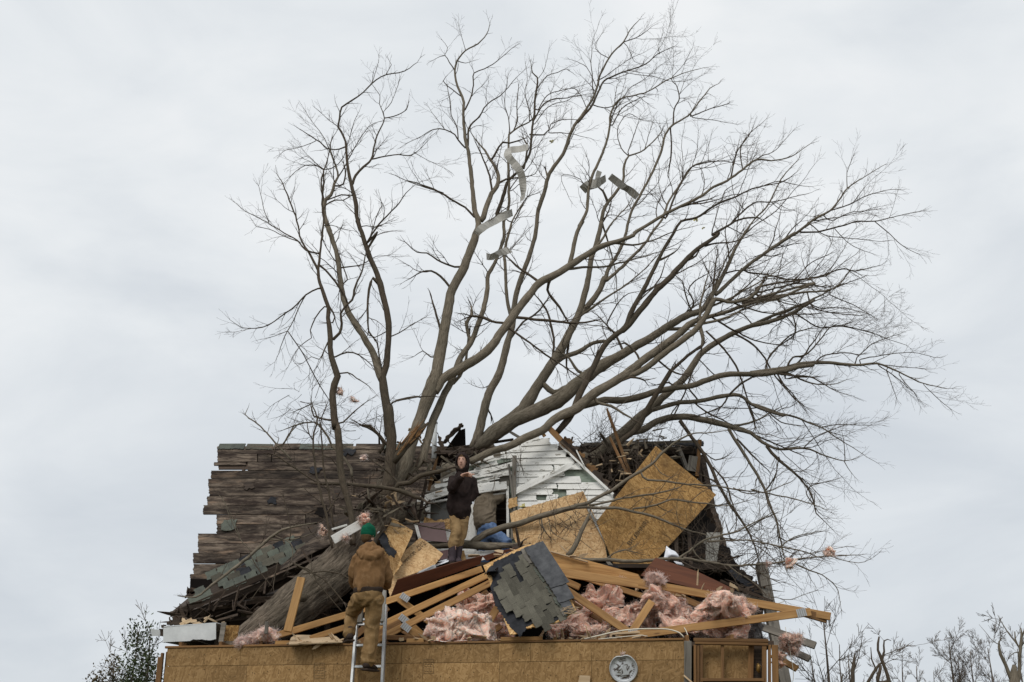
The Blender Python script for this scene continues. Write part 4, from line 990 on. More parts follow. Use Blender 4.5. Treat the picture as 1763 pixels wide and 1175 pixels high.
# long diagonal trim boards, rakes
def dbeam(name, a, b_, wd, t, mat, off=0.11, par=None, **kw):
    pl_ = dpl(off); return beam(name, pl_(*a), pl_(*b_), wd, t, mat, par or dorm, DN, **kw)
dbeam('trim_board', (884, 848), (985, 800), .105, .02, 'white_siding', .12, splinter=.05)
dbeam('rake_trim', (962, 764), (1006, 806), .035, .03, 'white_siding', .1)
dbeam('rake_trim', (1004, 804), (1056, 852), .045, .03, 'white_siding', .1)
dbeam('rake_trim', (992, 775), (1006, 803), .02, .02, 'white_siding', .16)
dbeam('rake_trim', (805, 801), (850, 787), .05, .03, 'white_siding', .12)
dbeam('header_board', (729, 860), (775, 845), .12, .04, 'white_siding', .13)
dbeam('header_board', (776, 851), (873, 836), .135, .04, 'white_siding', .13)
dbeam('corner_trim', (720, 905), (722, 858), .10, .04, 'white_siding', .1)
dbeam('corner_trim', (722, 856), (737, 880), .06, .04, 'white_siding', .14)
slab('corner_panel', [D2(718, 906), D2(735, 906), D2(736, 880), D2(722, 858)], .02, 'white_siding', dorm)
dbeam('mullion', (812, 957), (813, 848), .13, .05, 'white_siding', .07)
# window frames
win = tag(dbeam('window_frame', (738, 902), (739, 867), .04, .05, 'white_siding', .06), 'left dormer window, still glazed')
for a, b_ in (((737, 866), (778, 860)), ((776, 902), (776, 862)), ((738, 902), (778, 902))): dbeam('frame_rail', a, b_, .035, .05, 'white_siding', .07, win)
pl_ = dpl(.03); slab('pane', [pl_(739, 903), pl_(777, 903), pl_(777, 862), pl_(739, 866)], .006, 'glass_dark', win)
win = tag(dbeam('window_frame', (875, 956), (874, 838), .045, .06, 'white_siding', .09), 'right dormer window, its sash gone')
dbeam('frame_rail', (822, 857), (874, 849), .03, .05, 'metal_strip', .06, win)
dbeam('frame_rail', (819, 950), (820, 853), .028, .05, 'white_siding', .06, win)
dbeam('sill', (735, 957), (880, 951), .07, .08, 'white_siding', .12, win)
dbeam('corner_post', (883, 930), (886, 785), .07, .05, 'lumber_grey', .13)
dbeam('corner_post', (889, 905), (876, 800), .035, .04, 'lumber_grey', .17)
# dormer body behind: side cheeks, roof slopes, floor
back = V3((0.05, 2.3, 0.0))
for (x0, y0, x1, y1, nm) in ((724, 852, 716, 962, 'cheek'), (1058, 860, 1060, 958, 'cheek')):
    a, b_ = D0(x0, y0), D0(x1, y1); e = DN*-0.06
    quad(nm, [a+e, b_+e, b_+back, a+back], 'old_wood', dorm, .04)
for (x0, y0, x1, y1) in ((926, 757, 806, 800), (806, 800, 726, 850), (927, 757, 1004, 808), (1004, 808, 1060, 860)):
    a, b_ = D0(x0, y0)-DN*.06, D0(x1, y1)-DN*.06
    quad('roof_slope', [a, b_, b_+back, a+back], 'old_wood', dorm, .04)
a, b_ = D0(716, 960)-DN*.06, D0(1060, 958)-DN*.06
quad('floor', [a, b_, b_+back, a+back], 'old_wood', dorm, .06)
# brown broken shingle edge along the right rake
for k in range(9):
    t = k/8; x = 968+t*80+rng.uniform(-3, 3); y = 758+t*92
    pl_ = dpl(-.05+rng.uniform(-.03, .03))
    slab('rake_shingle', [pl_(x-8, y+10), pl_(x+10, y+16), pl_(x+20, y+2), pl_(x+2, y-6)], .03, rng.choice(['roof_board', 'old_wood', 'lumber_brown']), dorm, jag='all', amp=.02, seed=k)
for k, (p0, p1, wd, mt) in enumerate([((944, 736, 18.7), (975, 768, 18.8), .10, 'torn_wood'), ((955, 748, 18.75), (1010, 800, 18.85), .09, 'roof_board'), ((930, 740, 18.7), (938, 752, 18.7), .06, 'torn_wood'), ((770, 774, 20.2), (884, 757, 20.4), .05, 'old_wood'), ((1045, 705, 19.6), (1086, 820, 19.4), .055, 'lumber_brown'), ((1052, 757, 19.5), (1080, 818, 19.4), .05, 'torn_wood'), ((875, 742, 19.5), (900, 757, 19.4), .05, 'lumber_grey'), ((752, 790, 18.6), (738, 845, 18.5), .05, 'lumber_brown'), ((735, 822, 18.6), (720, 900, 18.6), .05, 'old_wood'), ((735, 800, 18.9), (775, 812, 18.8), .05, 'lumber_grey')]):
    beam('splintered_board', P(*p1), P(*p0), wd, .03, mt, None, splinter=.1,
         label=['orange torn board leaning off the top of the white gable', 'brown weathered board lying along the right gable rake', 'small orange board end above the gable peak', 'long dark board lying behind the gable peak under the limbs', 'tall thin splinter leaning up behind the largest brown sheet', 'shorter splinter with torn orange top beside the tall thin one', 'grey board bit lying on the thickest limb above the gable', 'narrow brown board leaning between trunk and dormer', 'dark upright board at the left corner of the dormer', 'grey board crossing behind the hooded man'][k], cat='board', group='splintered boards around the dormer')
# grey plank scrap left of dormer
tag(slab('plank_scrap', [P(690, 902, 18.3), P(711, 902, 18.3), P(713, 878, 18.3), P(705, 868, 18.3), P(691, 872, 18.3)], .02, 'lumber_grey', None, jag=(2, 3), amp=.015), 'grey weathered plank scrap standing beside the dormer corner', 'plank')
# ------------------------------------------------------------------ the chipboard front wall
ZT = 3.04
WA, WB = PZ(286, 1116, ZT), PZ(1180, 1102.5, ZT)
WU = (WB-WA).normalized(); WN = V3((WU.y, -WU.x, 0)).normalized()
if WN.y > 0: WN = -WN
WPL = plane(WA, WN)
def wp(px, py, off=0.0): return plane(WA+WN*off, WN)(px, py)
def wx(px, py=1140): return (wp(px, py)-WA).dot(WU)
def wpt(x, z, off=0.0): return WA+WU*x+V3((0, 0, z-ZT))+WN*off
wall = thing('chipboard_wall', 'long front wall of brown chipboard sheets along the bottom of the ruin', 'wall', WA-V3((0, 0, ZT)))
xs_top = [wx(286), wx(413), wx(537), wx(613), wx(691), wx(858), wx(913), wx(1018), wx(1179)]
xs_low = [wx(285), wx(426), wx(541), wx(575), wx(691), wx(728), wx(860), wx(1018), wx(1179)]
zt0, zt1 = ZT-0.004, ZT-0.235
def wpanel(x0, x1, z0, z1, off, nm='chipboard_sheet', mt='osb_wall'):
    g = 0.0018
    return slab(nm, [wpt(x0+g, z0, off), wpt(x1-g, z0, off), wpt(x1-g, z1-g, off), wpt(x0+g, z1-g, off)], .012, mt, wall)
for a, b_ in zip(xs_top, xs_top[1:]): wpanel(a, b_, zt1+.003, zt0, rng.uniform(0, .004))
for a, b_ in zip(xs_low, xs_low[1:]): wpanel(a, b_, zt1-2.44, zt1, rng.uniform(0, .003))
L_ = xs_top[-1]
slab('backing', [wpt(0.05, 0, -.03), wpt(L_, 0, -.03), wpt(L_, ZT-.02, -.03), wpt(.05, ZT-.02, -.03)], .09, 'seam_dark', wall)
for x0, x1, dz_ in ((0.0, 2.2, .022), (2.2, 4.05, .02), (4.05, 5.5, .026), (5.5, L_, .02)):
    beam('top_plate', wpt(x0+.004, ZT+dz_*.5, -.055), wpt(x1-.004, ZT+dz_*.5+.003, -.055), .14, .026, 'lumber_brown', wall, (0, 0, 1), bev=.003)
for px0, px1, y, off in ((474, 520, 1108, .0), (862, 934, 1105.5, .01), (700, 730, 1107, 0.0)):
    a, b_ = wp(px0, y, off), wp(px1, y, off); a.z = b_.z = ZT+.045
    beam('plate_scrap', a, b_, .05, .03, 'lumber', wall, WN)
for k, (x, wd, off, zt_) in enumerate([(-0.055, .035, -.03, 2.98), (-0.10, .05, -.06, 2.93), (-0.02, .03, -.10, 3.0)]):
    beam('corner_stud', wpt(x, 0, off), wpt(x, zt_, off), wd, .04, 'lumber_brown', wall, WN)
beam('corner_stud', wpt(-.02, ZT+.01, -.02), wpt(.1, ZT+.01, -.02), .03, .04, 'lumber_brown', wall, WN)
# grade stamps (outlined boxes with rows of small print)
def stamp(px, py, wpx, hpx, rows, par, mk, off):
    V, Fc = [], []
    def bar(x0, y0, x1, y1, wd):
        b0 = len(V); a, c = V3((x0, y0)), V3((x1, y1)); d = (c-a).normalized(); n = V3((-d.y, d.x))*wd*.5
        for q in (a-n, c-n, c+n, a+n): V.append(mk(px+q.x, py+q.y, off))
        Fc.append((b0, b0+1, b0+2, b0+3))
    x0, x1, y0, y1 = -wpx/2, wpx/2, -hpx/2, hpx/2
    for q in ((x0, y0, x1, y0), (x1, y0, x1, y1), (x1, y1, x0, y1), (x0, y1, x0, y0)): bar(*q, .5)
    for j in range(rows):
        y = y0+(j+1)*hpx/(rows+1); x = x0+2
        while x < x1-2:
            l = rng.uniform(.8, 2.6); bar(x, y, min(x1-1.5, x+l), y+rng.uniform(-.3, .3), rng.uniform(.5, 1.1)); x += l+rng.uniform(.5, 1.0)
    mo('grade_stamp', V, Fc, 'ink', par)
stamp(550, 1155, 18, 26, 5, wall, wp, .006); stamp(738, 1148, 17, 24, 5, wall, wp, .006)
# ------------------------------------------------------------------ open stud frame to the right of the wall
sf = thing('stud_frame', 'open stud framed wall bay with recessed chipboard at the right end of the wall', 'wall frame', wp(1265, 1175)-V3((0, 0, 1)))
def sbeam(nm, a, b_, wpx, off, mt='lumber_brown', t=.09):
    p0, p1 = wp(*a, off), wp(*b_, off); wd = wpx*pxscale(p0)
    return beam(nm, p0, p1, wd, t, mt, sf, WN)
sbeam('trim_board', (1184, 1240), (1184.5, 1104), 13, .02, 'lumber_grey', .03)
sbeam('top_plate', (1194, 1102), (1323, 1104), 5.5, .035); sbeam('top_plate', (1196, 1107), (1322, 1110), 5, .03, 'lumber_brown')
for x, wd, o in ((1197, 5, .02), (1202.5, 4.5, .012), (1208, 5, .025), (1244, 5.5, .0), (1316, 8, .02), (1325, 5, .01)):
    sbeam('stud', (x, 1230), (x-.3, 1111), wd, o, 'lumber_brown')
sbeam('stud', (1292, 1169), (1293.5, 1111), 9.5, -.05, 'lumber_brown', .04)
sbeam('bottom_rail', (1206, 1171), (1316, 1171), 5, .03, 'lumber_brown')
sbeam('side_board', (1336, 1235), (1334, 1111), 11, .03, 'lumber_brown', .05)
for x0, x1 in ((1210, 1242), (1246, 1290), (1297, 1314)):
    slab('chipboard_and_gap_shade', [wp(x0, 1171, -.10), wp(x1, 1171, -.10), wp(x1, 1109, -.10), wp(x0, 1109, -.10)], .012, 'osb_wall' if x0 < 1290 else 'old_wood', sf)  # last bay: dark sheet stands for the shade in the gap
slab('lower_sheet', [wp(1206, 1260, -.12), wp(1316, 1260, -.12), wp(1316, 1174, -.12), wp(1206, 1174, -.12)], .012, 'felt', sf)
tb = TB()
bp = wp(1305, 1150, -.03)
tb.add([bp+V3((0, 0, .05)), bp+V3((0.01, -.01, .02)), bp+V3((0, 0, -.03)), bp+V3((.01, 0, -.06))], [.012, .03, .026, .012], 8)
tag(tubeobj('hanging_bulb', 'brass', None, tb), 'small yellowish bulb shaped lump hanging in the narrow dark stud gap', 'bulb')
# ------------------------------------------------------------------ round metal lid on the wall
LC = wp(1073.5, 1151.5, .03); LR = 24.5*pxscale(LC)
lid = thing('round_metal_lid', 'round dented silver metal lid fixed on the chipboard wall', 'metal lid', LC)
LM = frame(LC, WU, (WN+V3((0, 0, -.12))).normalized())
def lathe(name, prof, mt, par, M, seg=48, dent=None):
    V, Fc = [], []
    for (r, z) in prof:
        for k in range(seg):
            a = 2*math.pi*k/seg; x, y = r*math.cos(a), r*math.sin(a)
            if dent: x, y, z2 = dent(x, y, z)
            else: z2 = z
            V.append((x, y, z2))
    for j in range(len(prof)-1):
        for k in range(seg):
            a = j*seg+k; b_ = j*seg+(k+1) % seg; Fc.append((a, b_, b_+seg, a+seg))
    Fc.append(tuple(range(seg))[::-1]); Fc.append(tuple((len(prof)-1)*seg+k for k in range(seg)))
    return mo(name, V, Fc, mt, par, M, True)
dent = lambda x, y, z: (x*(1-.05*max(0, y/LR)**2), y-(0.022*math.exp(-((x+.02)/.05)**2) if y > LR*.72 else 0), z+.006*noise.noise(V3((x*9, y*9, 1)))-.012*math.exp(-((x+.05)**2+(y-.11)**2)/.002))
lathe('face', [(LR*.93, -.02), (LR*.93, 0), (LR*.86, .004), (LR*.82, -.002), (LR*.55, .0), (LR*.3, .002), (.004, .002)], 'lid_metal', lid, LM, 48, dent)
lathe('rim', [(LR*.90, -.02), (LR*.90, .016), (LR*.93, .024), (LR*.975, .024), (LR, .014), (LR, -.02)], 'aluminium', lid, LM, 56, dent)
for (x0, y0, x1, y1) in ((-.06, .10, .03, .125), (-.05, .085, .04, .105), (-.07, -.03, -.02, .0), (-.075, -.045, -.03, -.05), (-.05, -.09, .05, -.075), (.0, -.115, .06, -.085), (-.02, -.12, .02, -.10)):
    p0, p1 = LM @ V3((x0, y0, .004)), LM @ V3((x1, y1, .004)); beam('scratch_mark', p0, p1, .007, .004, 'ink', lid, LM.to_3x3() @ V3((0, 0, 1)), bev=0)
for k in range(9):
    a = -1.1+k*.2; p0 = LM @ V3((LR*.68*math.cos(a), LR*.68*math.sin(a), .005)); p1 = LM @ V3((LR*.78*math.cos(a), LR*.78*math.sin(a), .005)); beam('embossed_tick', p0, p1, .006, .004, 'ink', lid, LM.to_3x3() @ V3((0, 0, 1)), bev=0)
tb = TB(); q = LM @ V3((.0, LR*.97, .0))
for k in range(40): tb.add([q+rvec(rng)*.02, q+rvec(rng)*.04+V3((0, 0, .015))], [.003, .001], 3)
tag(tubeobj('lint_tuft', 'insulation_bright', None, tb), 'tiny pale tuft stuck to the top of the round metal lid', 'insulation')['kind'] = 'stuff'
sc_ = tag(slab('wood_scrap', [wp(994, 1182, .05), wp(1015, 1182, .05), wp(1016, 1164, .06), wp(998, 1163, .06)], .03, 'lumber_pale', None), 'short pale wood scrap standing against the wall left of the round lid', 'wood scrap')
beam('bent_stick', wp(1177, 1163, .06), wp(1192, 1176, .09), .02, .012, 'lumber_pale', None, label='pale thin stick stuck on the wall beside the open stud frame', cat='stick')
# ------------------------------------------------------------------ decks that carry the debris, one added to shade the cavity
quad('ceiling_deck', [wpt(.1, 2.98, -.13), wpt(L_+1.1, 2.98, -.13), (3.6, 19.2, 2.98), (-4.6, 19.2, 2.98)], 'old_wood', wall, .05)
deck = thing('added_deck', 'added dark roof deck that carries the hooded man and shades the cavity', 'roof deck', (0.5, 18.2, 3.0))
quad('deck_sheet', [(-1.25, 17.75, 4.43), (3.3, 17.6, 4.36), (3.4, 19.2, 4.50), (-1.25, 19.2, 4.52)], 'old_wood', deck, .06)
quad('deck_sheet', [(-5.2, 18.0, 3.75), (-1.3, 17.9, 4.35), (-1.3, 19.2, 4.5), (-5.2, 19.2, 4.2)], 'old_wood', deck, .06)  # left sheet added to shade the cavity below it
for x in (-4.6, -2.9, -1.1, 0.6, 2.2, 3.2): beam('prop', V3((x, 18.7, 2.9)), V3((x, 18.7, 4.42 if x > -1.3 else 3.9)), .09, .09, 'old_wood', deck, (0, -1, 0))
for k in range(14):
    x = -4.4+k*.55; beam('ceiling_joist', V3((x, 15.3-(x+4.4)*.135+.55, 3.06)), V3((x, 19.1, 3.06)), .04, .12, 'lumber_brown', wall, (0, 0, 1))
# ------------------------------------------------------------------ roof trusses
def tmember(tr, nm, a, b_, Ya, Yb, wd=.089, t=.038, mt='lumber', **kw):
    return beam(nm, P(*a, Ya), P(*b_, Yb), wd, t, mt, tr, (0, -1, 0.05), **kw)
def gusset(tr, x, y, Y, rot=0.0, s=(.13, .085)):
    c = P(x, y, Y-.03); d = V3((math.cos(rot), 0, math.sin(rot)))
    g = beam('gusset_plate', c-d*s[0]/2, c+d*s[0]/2, s[1], .003, 'galvanized', tr, (0, -1, 0), bev=0)
    for i in range(4):
        q = c-d*s[0]*(.35-.23*i)+V3((0, -.004, 0)); u = V3((-d.z, 0, d.x))
        beam('tooth_row', q-u*s[1]*.45, q+u*s[1]*.45, .010, .003, 'metal_dark', g, (0, -1, 0), bev=0)
labs = ['long yellow truss running from the trunk behind the climber, rearmost of the left three',
        'yellow wood truss with three metal plates, middle of the left three', 'yellow wood truss nearest the wall top, front of the left three']
T1 = thing('roof_truss', labs[0], 'roof truss', P(600, 1105, 16.4), 'broken roof trusses')
tmember(T1, 'top_chord', (418, 1112), (600, 1058), 15.8, 16.15); tmember(T1, 'top_chord', (592, 1061), (830, 980), 16.2, 16.8)
tmember(T1, 'web', (684, 1030), (752, 1080), 16.42, 16.5); tmember(T1, 'web', (600, 1106), (668, 1046), 16.3, 16.38, mt='lumber_brown'); gusset(T1, 697, 1029, 16.4, -.6)
T2 = thing('roof_truss', labs[1], 'roof truss', P(640, 1105, 16.0), 'broken roof trusses')
tmember(T2, 'top_chord', (534, 1100), (640, 1066), 15.7, 15.9, wd=.075); tmember(T2, 'top_chord', (630, 1090), (838, 991), 15.9, 16.5)
tmember(T2, 'web', (692, 1062), (738, 1104), 16.0, 16.05); gusset(T2, 695, 1066, 15.98, -.65)
T3 = thing('roof_truss', labs[2], 'roof truss', P(640, 1105, 15.6), 'broken roof trusses')
tmember(T3, 'top_chord', (630, 1112), (846, 1003), 15.5, 16.2); tmember(T3, 'web', (692, 1077), (735, 1103), 15.66, 15.62); gusset(T3, 699, 1080, 15.62, -.65)
tmember(T3, 'web', (610, 1112), (690, 1072), 15.7, 15.9, mt='lumber_brown')
T4 = thing('roof_truss', 'large broken truss end with pointed tail jutting out past the right side of the wall', 'roof truss', P(1250, 1100, 15.6), 'broken roof trusses')
tmember(T4, 'top_chord', (962, 986), (1120, 1009), 16.4, 16.0, wd=.115); tmember(T4, 'top_chord', (1100, 1003), (1430, 1062), 16.05, 15.2, wd=.10)
tmember(T4, 'bottom_chord', (1060, 1098), (1396, 1054), 15.45, 15.15, wd=.10); tmember(T4, 'tail_block', (1382, 1055), (1424, 1067), 15.28, 15.24, wd=.10, mt='lumber_brown')
tmember(T4, 'web', (966, 1010), (1084, 1090), 16.1, 15.5, wd=.10); tmember(T4, 'web', (966, 1026), (1052, 1080), 16.3, 15.9, wd=.06, mt='lumber_brown')
tmember(T4, 'web', (1088, 1088), (1122, 1036), 15.5, 15.75, wd=.10); gusset(T4, 1090, 1090, 15.45, .1, (.12, .10)); gusset(T4, 1380, 1055, 15.13, .2, (.12, .10))
tmember(T4, 'top_chord', (990, 990), (1110, 1028), 16.6, 16.5, wd=.075, mt='lumber'); tmember(T4, 'web', (1146, 1018), (1216, 1048), 16.4, 16.3, wd=.085, mt='lumber_brown')
T5 = thing('roof_truss', 'plain thick joist sloping down rightward from behind the shingled slab', 'roof truss', P(950, 960, 17.0), 'broken roof trusses')
slab('joist', [P(946, 978, 16.9), P(1010, 986, 16.7), P(1106, 1000, 16.5), P(1100, 990, 16.5), P(1015, 966, 16.7), P(946, 949, 16.9)], .05, 'lumber', T5)
tmember(T5, 'nailer', (948, 950), (1012, 968), 16.85, 16.65, wd=.02, mt='lumber_pale')
tmember(T5, 'hip_member', (955, 992), (998, 1012), 16.7, 16.6, wd=.09)
lone = [((495, 1088, 15.45), (519, 995, 15.6), .105, 'lumber', 'short upright yellow stud leaning against the tree trunk'),
        ((862, 1078, 15.9), (835, 1096, 15.7), .08, 'lumber_brown', 'brown stub under the shingled slab'),
        ((836, 1080, 15.75), (858, 1044, 15.95), .10, 'lumber', 'short yellow stud leaning behind the front pink heap'),
        ((458, 1092, 15.6), (460, 1071, 15.62), .045, 'lumber_grey', 'tiny pinkish grey stake by the trunk foot'),
        ((1404, 1112, 16.2), (1300, 1076, 16.6), .10, 'lumber_grey', 'upper brown rafter tail sticking out right of the wall'),
        ((1394, 1135, 16.0), (1335, 1108, 16.4), .09, 'lumber_grey', 'middle brown rafter tail sticking out right of the wall'),
        ((1372, 1152, 16.0), (1330, 1128, 16.3), .085, 'lumber', 'lowest yellow rafter tail sticking out right of the wall'),
        ((1050, 1092, 15.35), (1165, 1086, 15.5), .03, 'lumber_pale', 'thin pale strip lying along the wall top near the white cord'),
        ((1230, 1074, 16.8), (1310, 1082, 16.9), .07, 'lumber_brown', 'dark brown stub behind the truss tail'),
        ((672, 1072, 16.6), (720, 1100, 16.5), .09, 'lumber_brown', 'shaded brown brace behind the left trusses'),
        ((760, 1075, 16.9), (840, 1020, 17.0), .09, 'lumber_brown', 'shaded brown rafter behind the pink heap'),
        ((660, 1098, 15.5), (745, 1100, 15.5), .06, 'lumber_brown', 'flat brown board lying on the wall top beside the ladder')]
for p0, p1, wd, mt, lb in lone:
    beam('loose_stud', P(*p0), P(*p1), wd, .045, mt, None, (0, -1, .1), label=lb, cat='stud', group='loose studs in the debris')
tag(slab('pale_board', [P(497, 1109, 15.35), P(590, 1105, 15.35), P(578, 1099, 15.8), P(510, 1094, 16.0), P(501, 1098, 15.8)], .015, 'lumber_pale', None), 'smooth pale plywood piece lying on the wall top under the truss', 'board')
# ------------------------------------------------------------------ reddish brown roof panels
def sheet(name, px, Y, n, thick, mat, label, cat, jag=(), amp=.01, group=None, warp=0.0, parent=None):
    pl_ = plane(P(*px[0], Y), V3(n)); return slab(name, [pl_(*q) for q in px], thick, mat, parent, jag, amp, label, cat, group, warp=warp), pl_
sheet('red_brown_panel', [(672, 1029), (752, 998), (826, 972), (832, 957), (770, 973), (684, 999)], 16.75, (0.1, -.8, -.5), .018, 'red_board', 'long reddish brown panel edge lying on the left trusses under the hooded man', 'roof panel', jag=(0,), amp=.006)
sheet('red_brown_panel', [(1103, 991), (1180, 1009), (1256, 1031), (1265, 1015), (1200, 984), (1129, 960)], 16.4, (0.05, -.85, .35), .018, 'red_board', 'reddish brown panel tilted over the right truss under the long thin branch', 'roof panel')
sheet('red_strip', [(838, 966), (884, 947), (888, 943), (852, 951), (830, 958)], 16.9, (0.1, -.8, -.2), .012, 'red_board', 'narrow dark red strip on top of the shingled slab', 'roof strip')
# ------------------------------------------------------------------ loose chipboard sheets
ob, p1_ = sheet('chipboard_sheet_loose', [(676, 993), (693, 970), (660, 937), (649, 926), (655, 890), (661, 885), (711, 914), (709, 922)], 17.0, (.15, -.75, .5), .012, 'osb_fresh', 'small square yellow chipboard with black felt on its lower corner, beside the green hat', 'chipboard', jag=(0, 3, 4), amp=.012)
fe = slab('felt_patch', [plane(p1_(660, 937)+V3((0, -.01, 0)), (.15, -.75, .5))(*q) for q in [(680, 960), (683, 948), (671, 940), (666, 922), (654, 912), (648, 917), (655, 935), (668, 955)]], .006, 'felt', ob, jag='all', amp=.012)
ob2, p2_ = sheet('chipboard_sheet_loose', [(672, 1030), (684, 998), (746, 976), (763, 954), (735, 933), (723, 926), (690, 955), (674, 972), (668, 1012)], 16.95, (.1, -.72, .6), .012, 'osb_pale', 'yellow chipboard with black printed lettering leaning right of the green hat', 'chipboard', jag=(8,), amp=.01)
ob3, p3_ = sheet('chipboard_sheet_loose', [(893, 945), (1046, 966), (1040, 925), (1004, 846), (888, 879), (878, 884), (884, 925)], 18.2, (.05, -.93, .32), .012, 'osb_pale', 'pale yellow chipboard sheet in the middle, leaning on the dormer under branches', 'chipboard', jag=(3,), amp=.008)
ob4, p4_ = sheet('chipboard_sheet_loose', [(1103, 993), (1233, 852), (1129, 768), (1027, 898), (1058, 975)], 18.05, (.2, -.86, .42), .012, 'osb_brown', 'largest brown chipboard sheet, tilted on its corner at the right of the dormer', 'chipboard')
beam('metal_edge_strip', p3_(1010, 872)+V3((0, -.04, 0)), p3_(1068, 984)+V3((0, -.06, 0)), .045, .02, 'metal_dark', None, label='thin grey metal edging between the pale and the brown chipboard sheets', cat='metal strip')
beam('metal_edge_strip', P(1042, 962, 17.6), P(1062, 986, 17.5), .05, .02, 'lumber_grey', None, label='short grey board at the foot of the largest brown chipboard sheet', cat='board')
tag(slab('chipboard_offcut', [DP(878, 882)+DN*.2, DP(893, 878)+DN*.2, DP(892, 862)+DN*.2, DP(877, 866)+DN*.2], .012, 'osb_fresh', None, jag='all', amp=.01), 'small orange chipboard offcut at the window post', 'chipboard')
tag(slab('chipboard_offcut', [P(727, 908, 18.4), P(776, 912, 18.4), P(778, 895, 18.4), P(771, 893, 18.4), P(763, 896, 18.4), P(761, 894, 18.4), P(750, 897, 18.4), P(742, 893, 18.4), P(731, 891, 18.4)], .012, 'osb_fresh', None, jag=(2, 3, 4, 5, 6, 7), amp=.008), 'torn chipboard strip showing above the maroon board', 'chipboard')
ob5, _ = sheet('maroon_board', [(721, 930), (771, 934), (770, 930), (765, 899), (714, 901)], 18.25, (0, -.95, .3), .012, 'maroon', 'dark maroon painted board standing behind the log left of the hooded man', 'board')
tag(slab('maroon_board', [P(748, 966, 18.0), P(771, 962, 18.0), P(772, 946, 18.1), P(757, 949, 18.1)], .012, 'maroon', None), 'small maroon board piece under the log behind the rubber boots', 'board')
tag(slab('white_edge_strip', [P(713, 903, 18.2), P(718, 901, 18.2), P(725, 926, 18.2), P(720, 928, 18.2)][::-1], .01, 'white_siding', None), 'thin white edge strip along the left side of the maroon board', 'strip')
tag(slab('tan_board', [P(792, 966, 18.15), P(803, 966, 18.15), P(799, 948, 18.2), P(791, 949, 18.2)], .012, 'osb_fresh', None), 'small tan board sliver right of the rubber boots', 'board')
slabw = tag(slab('white_plank', [P(802, 963, 18.3), P(862, 953, 18.3), P(862, 947, 18.3), P(802, 956, 18.3)], .03, 'white_siding', None), 'white plank lying under the log right of the boots', 'plank')
beam('white_plank', P(800, 971, 17.5), P(850, 957, 17.6), .045, .02, 'white_siding', None, label='narrow white plank tucked behind the dark red strip', cat='plank')
beam('metal_rail', P(722, 987, 16.85), P(750, 975, 17.0), .05, .02, 'aluminium', None, label='short shiny metal rail lying on the lettered chipboard', cat='metal rail')
beam('metal_rail', P(716, 990, 16.8), P(746, 974, 16.95), .02, .02, 'aluminium', None, label='thin metal rod beside the short shiny rail on the lettered chipboard', cat='metal rail')
tag(curl('blue_white_cloth', [[(744, 978, 17.6), (758, 972, 17.6), (772, 967, 17.6)], [(750, 968, 17.9), (760, 965, 17.9), (773, 962, 17.9)]], 'white_cloth', None, thick=.01, wob=.03), 'pale bluish cloth bunched behind the boots of the hooded man', 'cloth')
tag(curl('white_plastic', [[(1142, 968, 17.2), (1160, 966, 17.3), (1172, 964, 17.4)], [(1144, 955, 17.3), (1155, 955, 17.2), (1168, 956, 17.3)], [(1147, 940, 17.4), (1150, 942, 17.4), (1158, 947, 17.4)]], 'white_cloth', None, thick=.008, wob=.06), 'white crumpled plastic sheet sticking up behind the right red brown panel', 'plastic sheet')
tag(curl('white_plastic_scrap', [[(1160, 966, 17.1), (1172, 968, 17.1)], [(1165, 972, 17.0), (1178, 974, 17.0)]], 'white_cloth', None, thick=.008, wob=.03), 'small tail of white plastic below the thin branch', 'plastic scrap')
def lettering(txt, pl_, par, a, b_, hpx, off=.004, mat='ink', nm='printed_lettering'):
    cu = bpy.data.curves.new('lettering', 'FONT'); cu.body = txt; cu.size = 1.0
    o = bpy.data.objects.new('lettering', cu); COL.objects.link(o)
    dg = bpy.context.evaluated_depsgraph_get(); me = bpy.data.meshes.new_from_object(o.evaluated_get(dg))
    bpy.data.objects.remove(o); me.name = nm
    x0 = min(v.co.x for v in me.vertices); x1 = max(v.co.x for v in me.vertices)
    p0, p1 = pl_(*a), pl_(*b_); d = p1-p0; n = W[par].to_3x3() @ V3((0, 0, 1)); y = n.cross(d).normalized(); h = hpx*pxscale(p0)
    sx = d.length/(x1-x0)
    for v in me.vertices: v.co = V3(((v.co.x-x0)*sx, v.co.y*h/.72, 0))
    me.materials.clear(); me.materials.append(MATS[mat])
    ob = bpy.data.objects.new(nm, me); link(ob, par, frame(p0+n*off, d, n))
lettering('WOOM', p2_, ob2, (701, 967), (717, 952), 6.5); lettering('ALTNM', p2_, ob2, (690, 977), (702, 966), 6)
lettering('AO72', p2_, ob2, (719, 945), (731, 934), 5); lettering('BIT5', p2_, ob2, (722, 949), (734, 938), 4)
lettering('BIU', p4_, ob4, (1085, 940), (1098, 925), 8); lettering('IBHNIRI', p4_, ob4, (1097, 925), (1117, 899), 8)
# ------------------------------------------------------------------ shingled slab in the middle
SL, SPL = sheet('shingled_roof_slab', [(832, 974), (878, 1093), (893, 1091), (905, 1082), (925, 1078), (965, 1070), (992, 1050), (936, 934), (908, 938), (880, 950)], 15.75, (-.12, -.80, .62), .016, 'osb_fresh', 'torn slab of roof covered in dark grey shingles lying over the trusses', 'roof slab', jag=(1, 2, 3, 4), amp=.012)
SN = (W[SL].to_3x3() @ V3((0, 0, 1)))
def sp(off): return plane(SPL(880, 1000)+SN*off, SN)
fpl = sp(.006)
slab('felt_sheet', [fpl(*q) for q in [(846, 984), (848, 1000), (844, 1010), (852, 1040), (866, 1062), (884, 1085), (896, 1098), (908, 1078), (924, 1072), (945, 1076), (968, 1062), (985, 1050), (930, 940), (893, 949), (878, 955), (850, 968)]], .004, 'felt', SL, jag=(3, 4, 5, 6, 7, 8, 9, 13, 14), amp=.014)
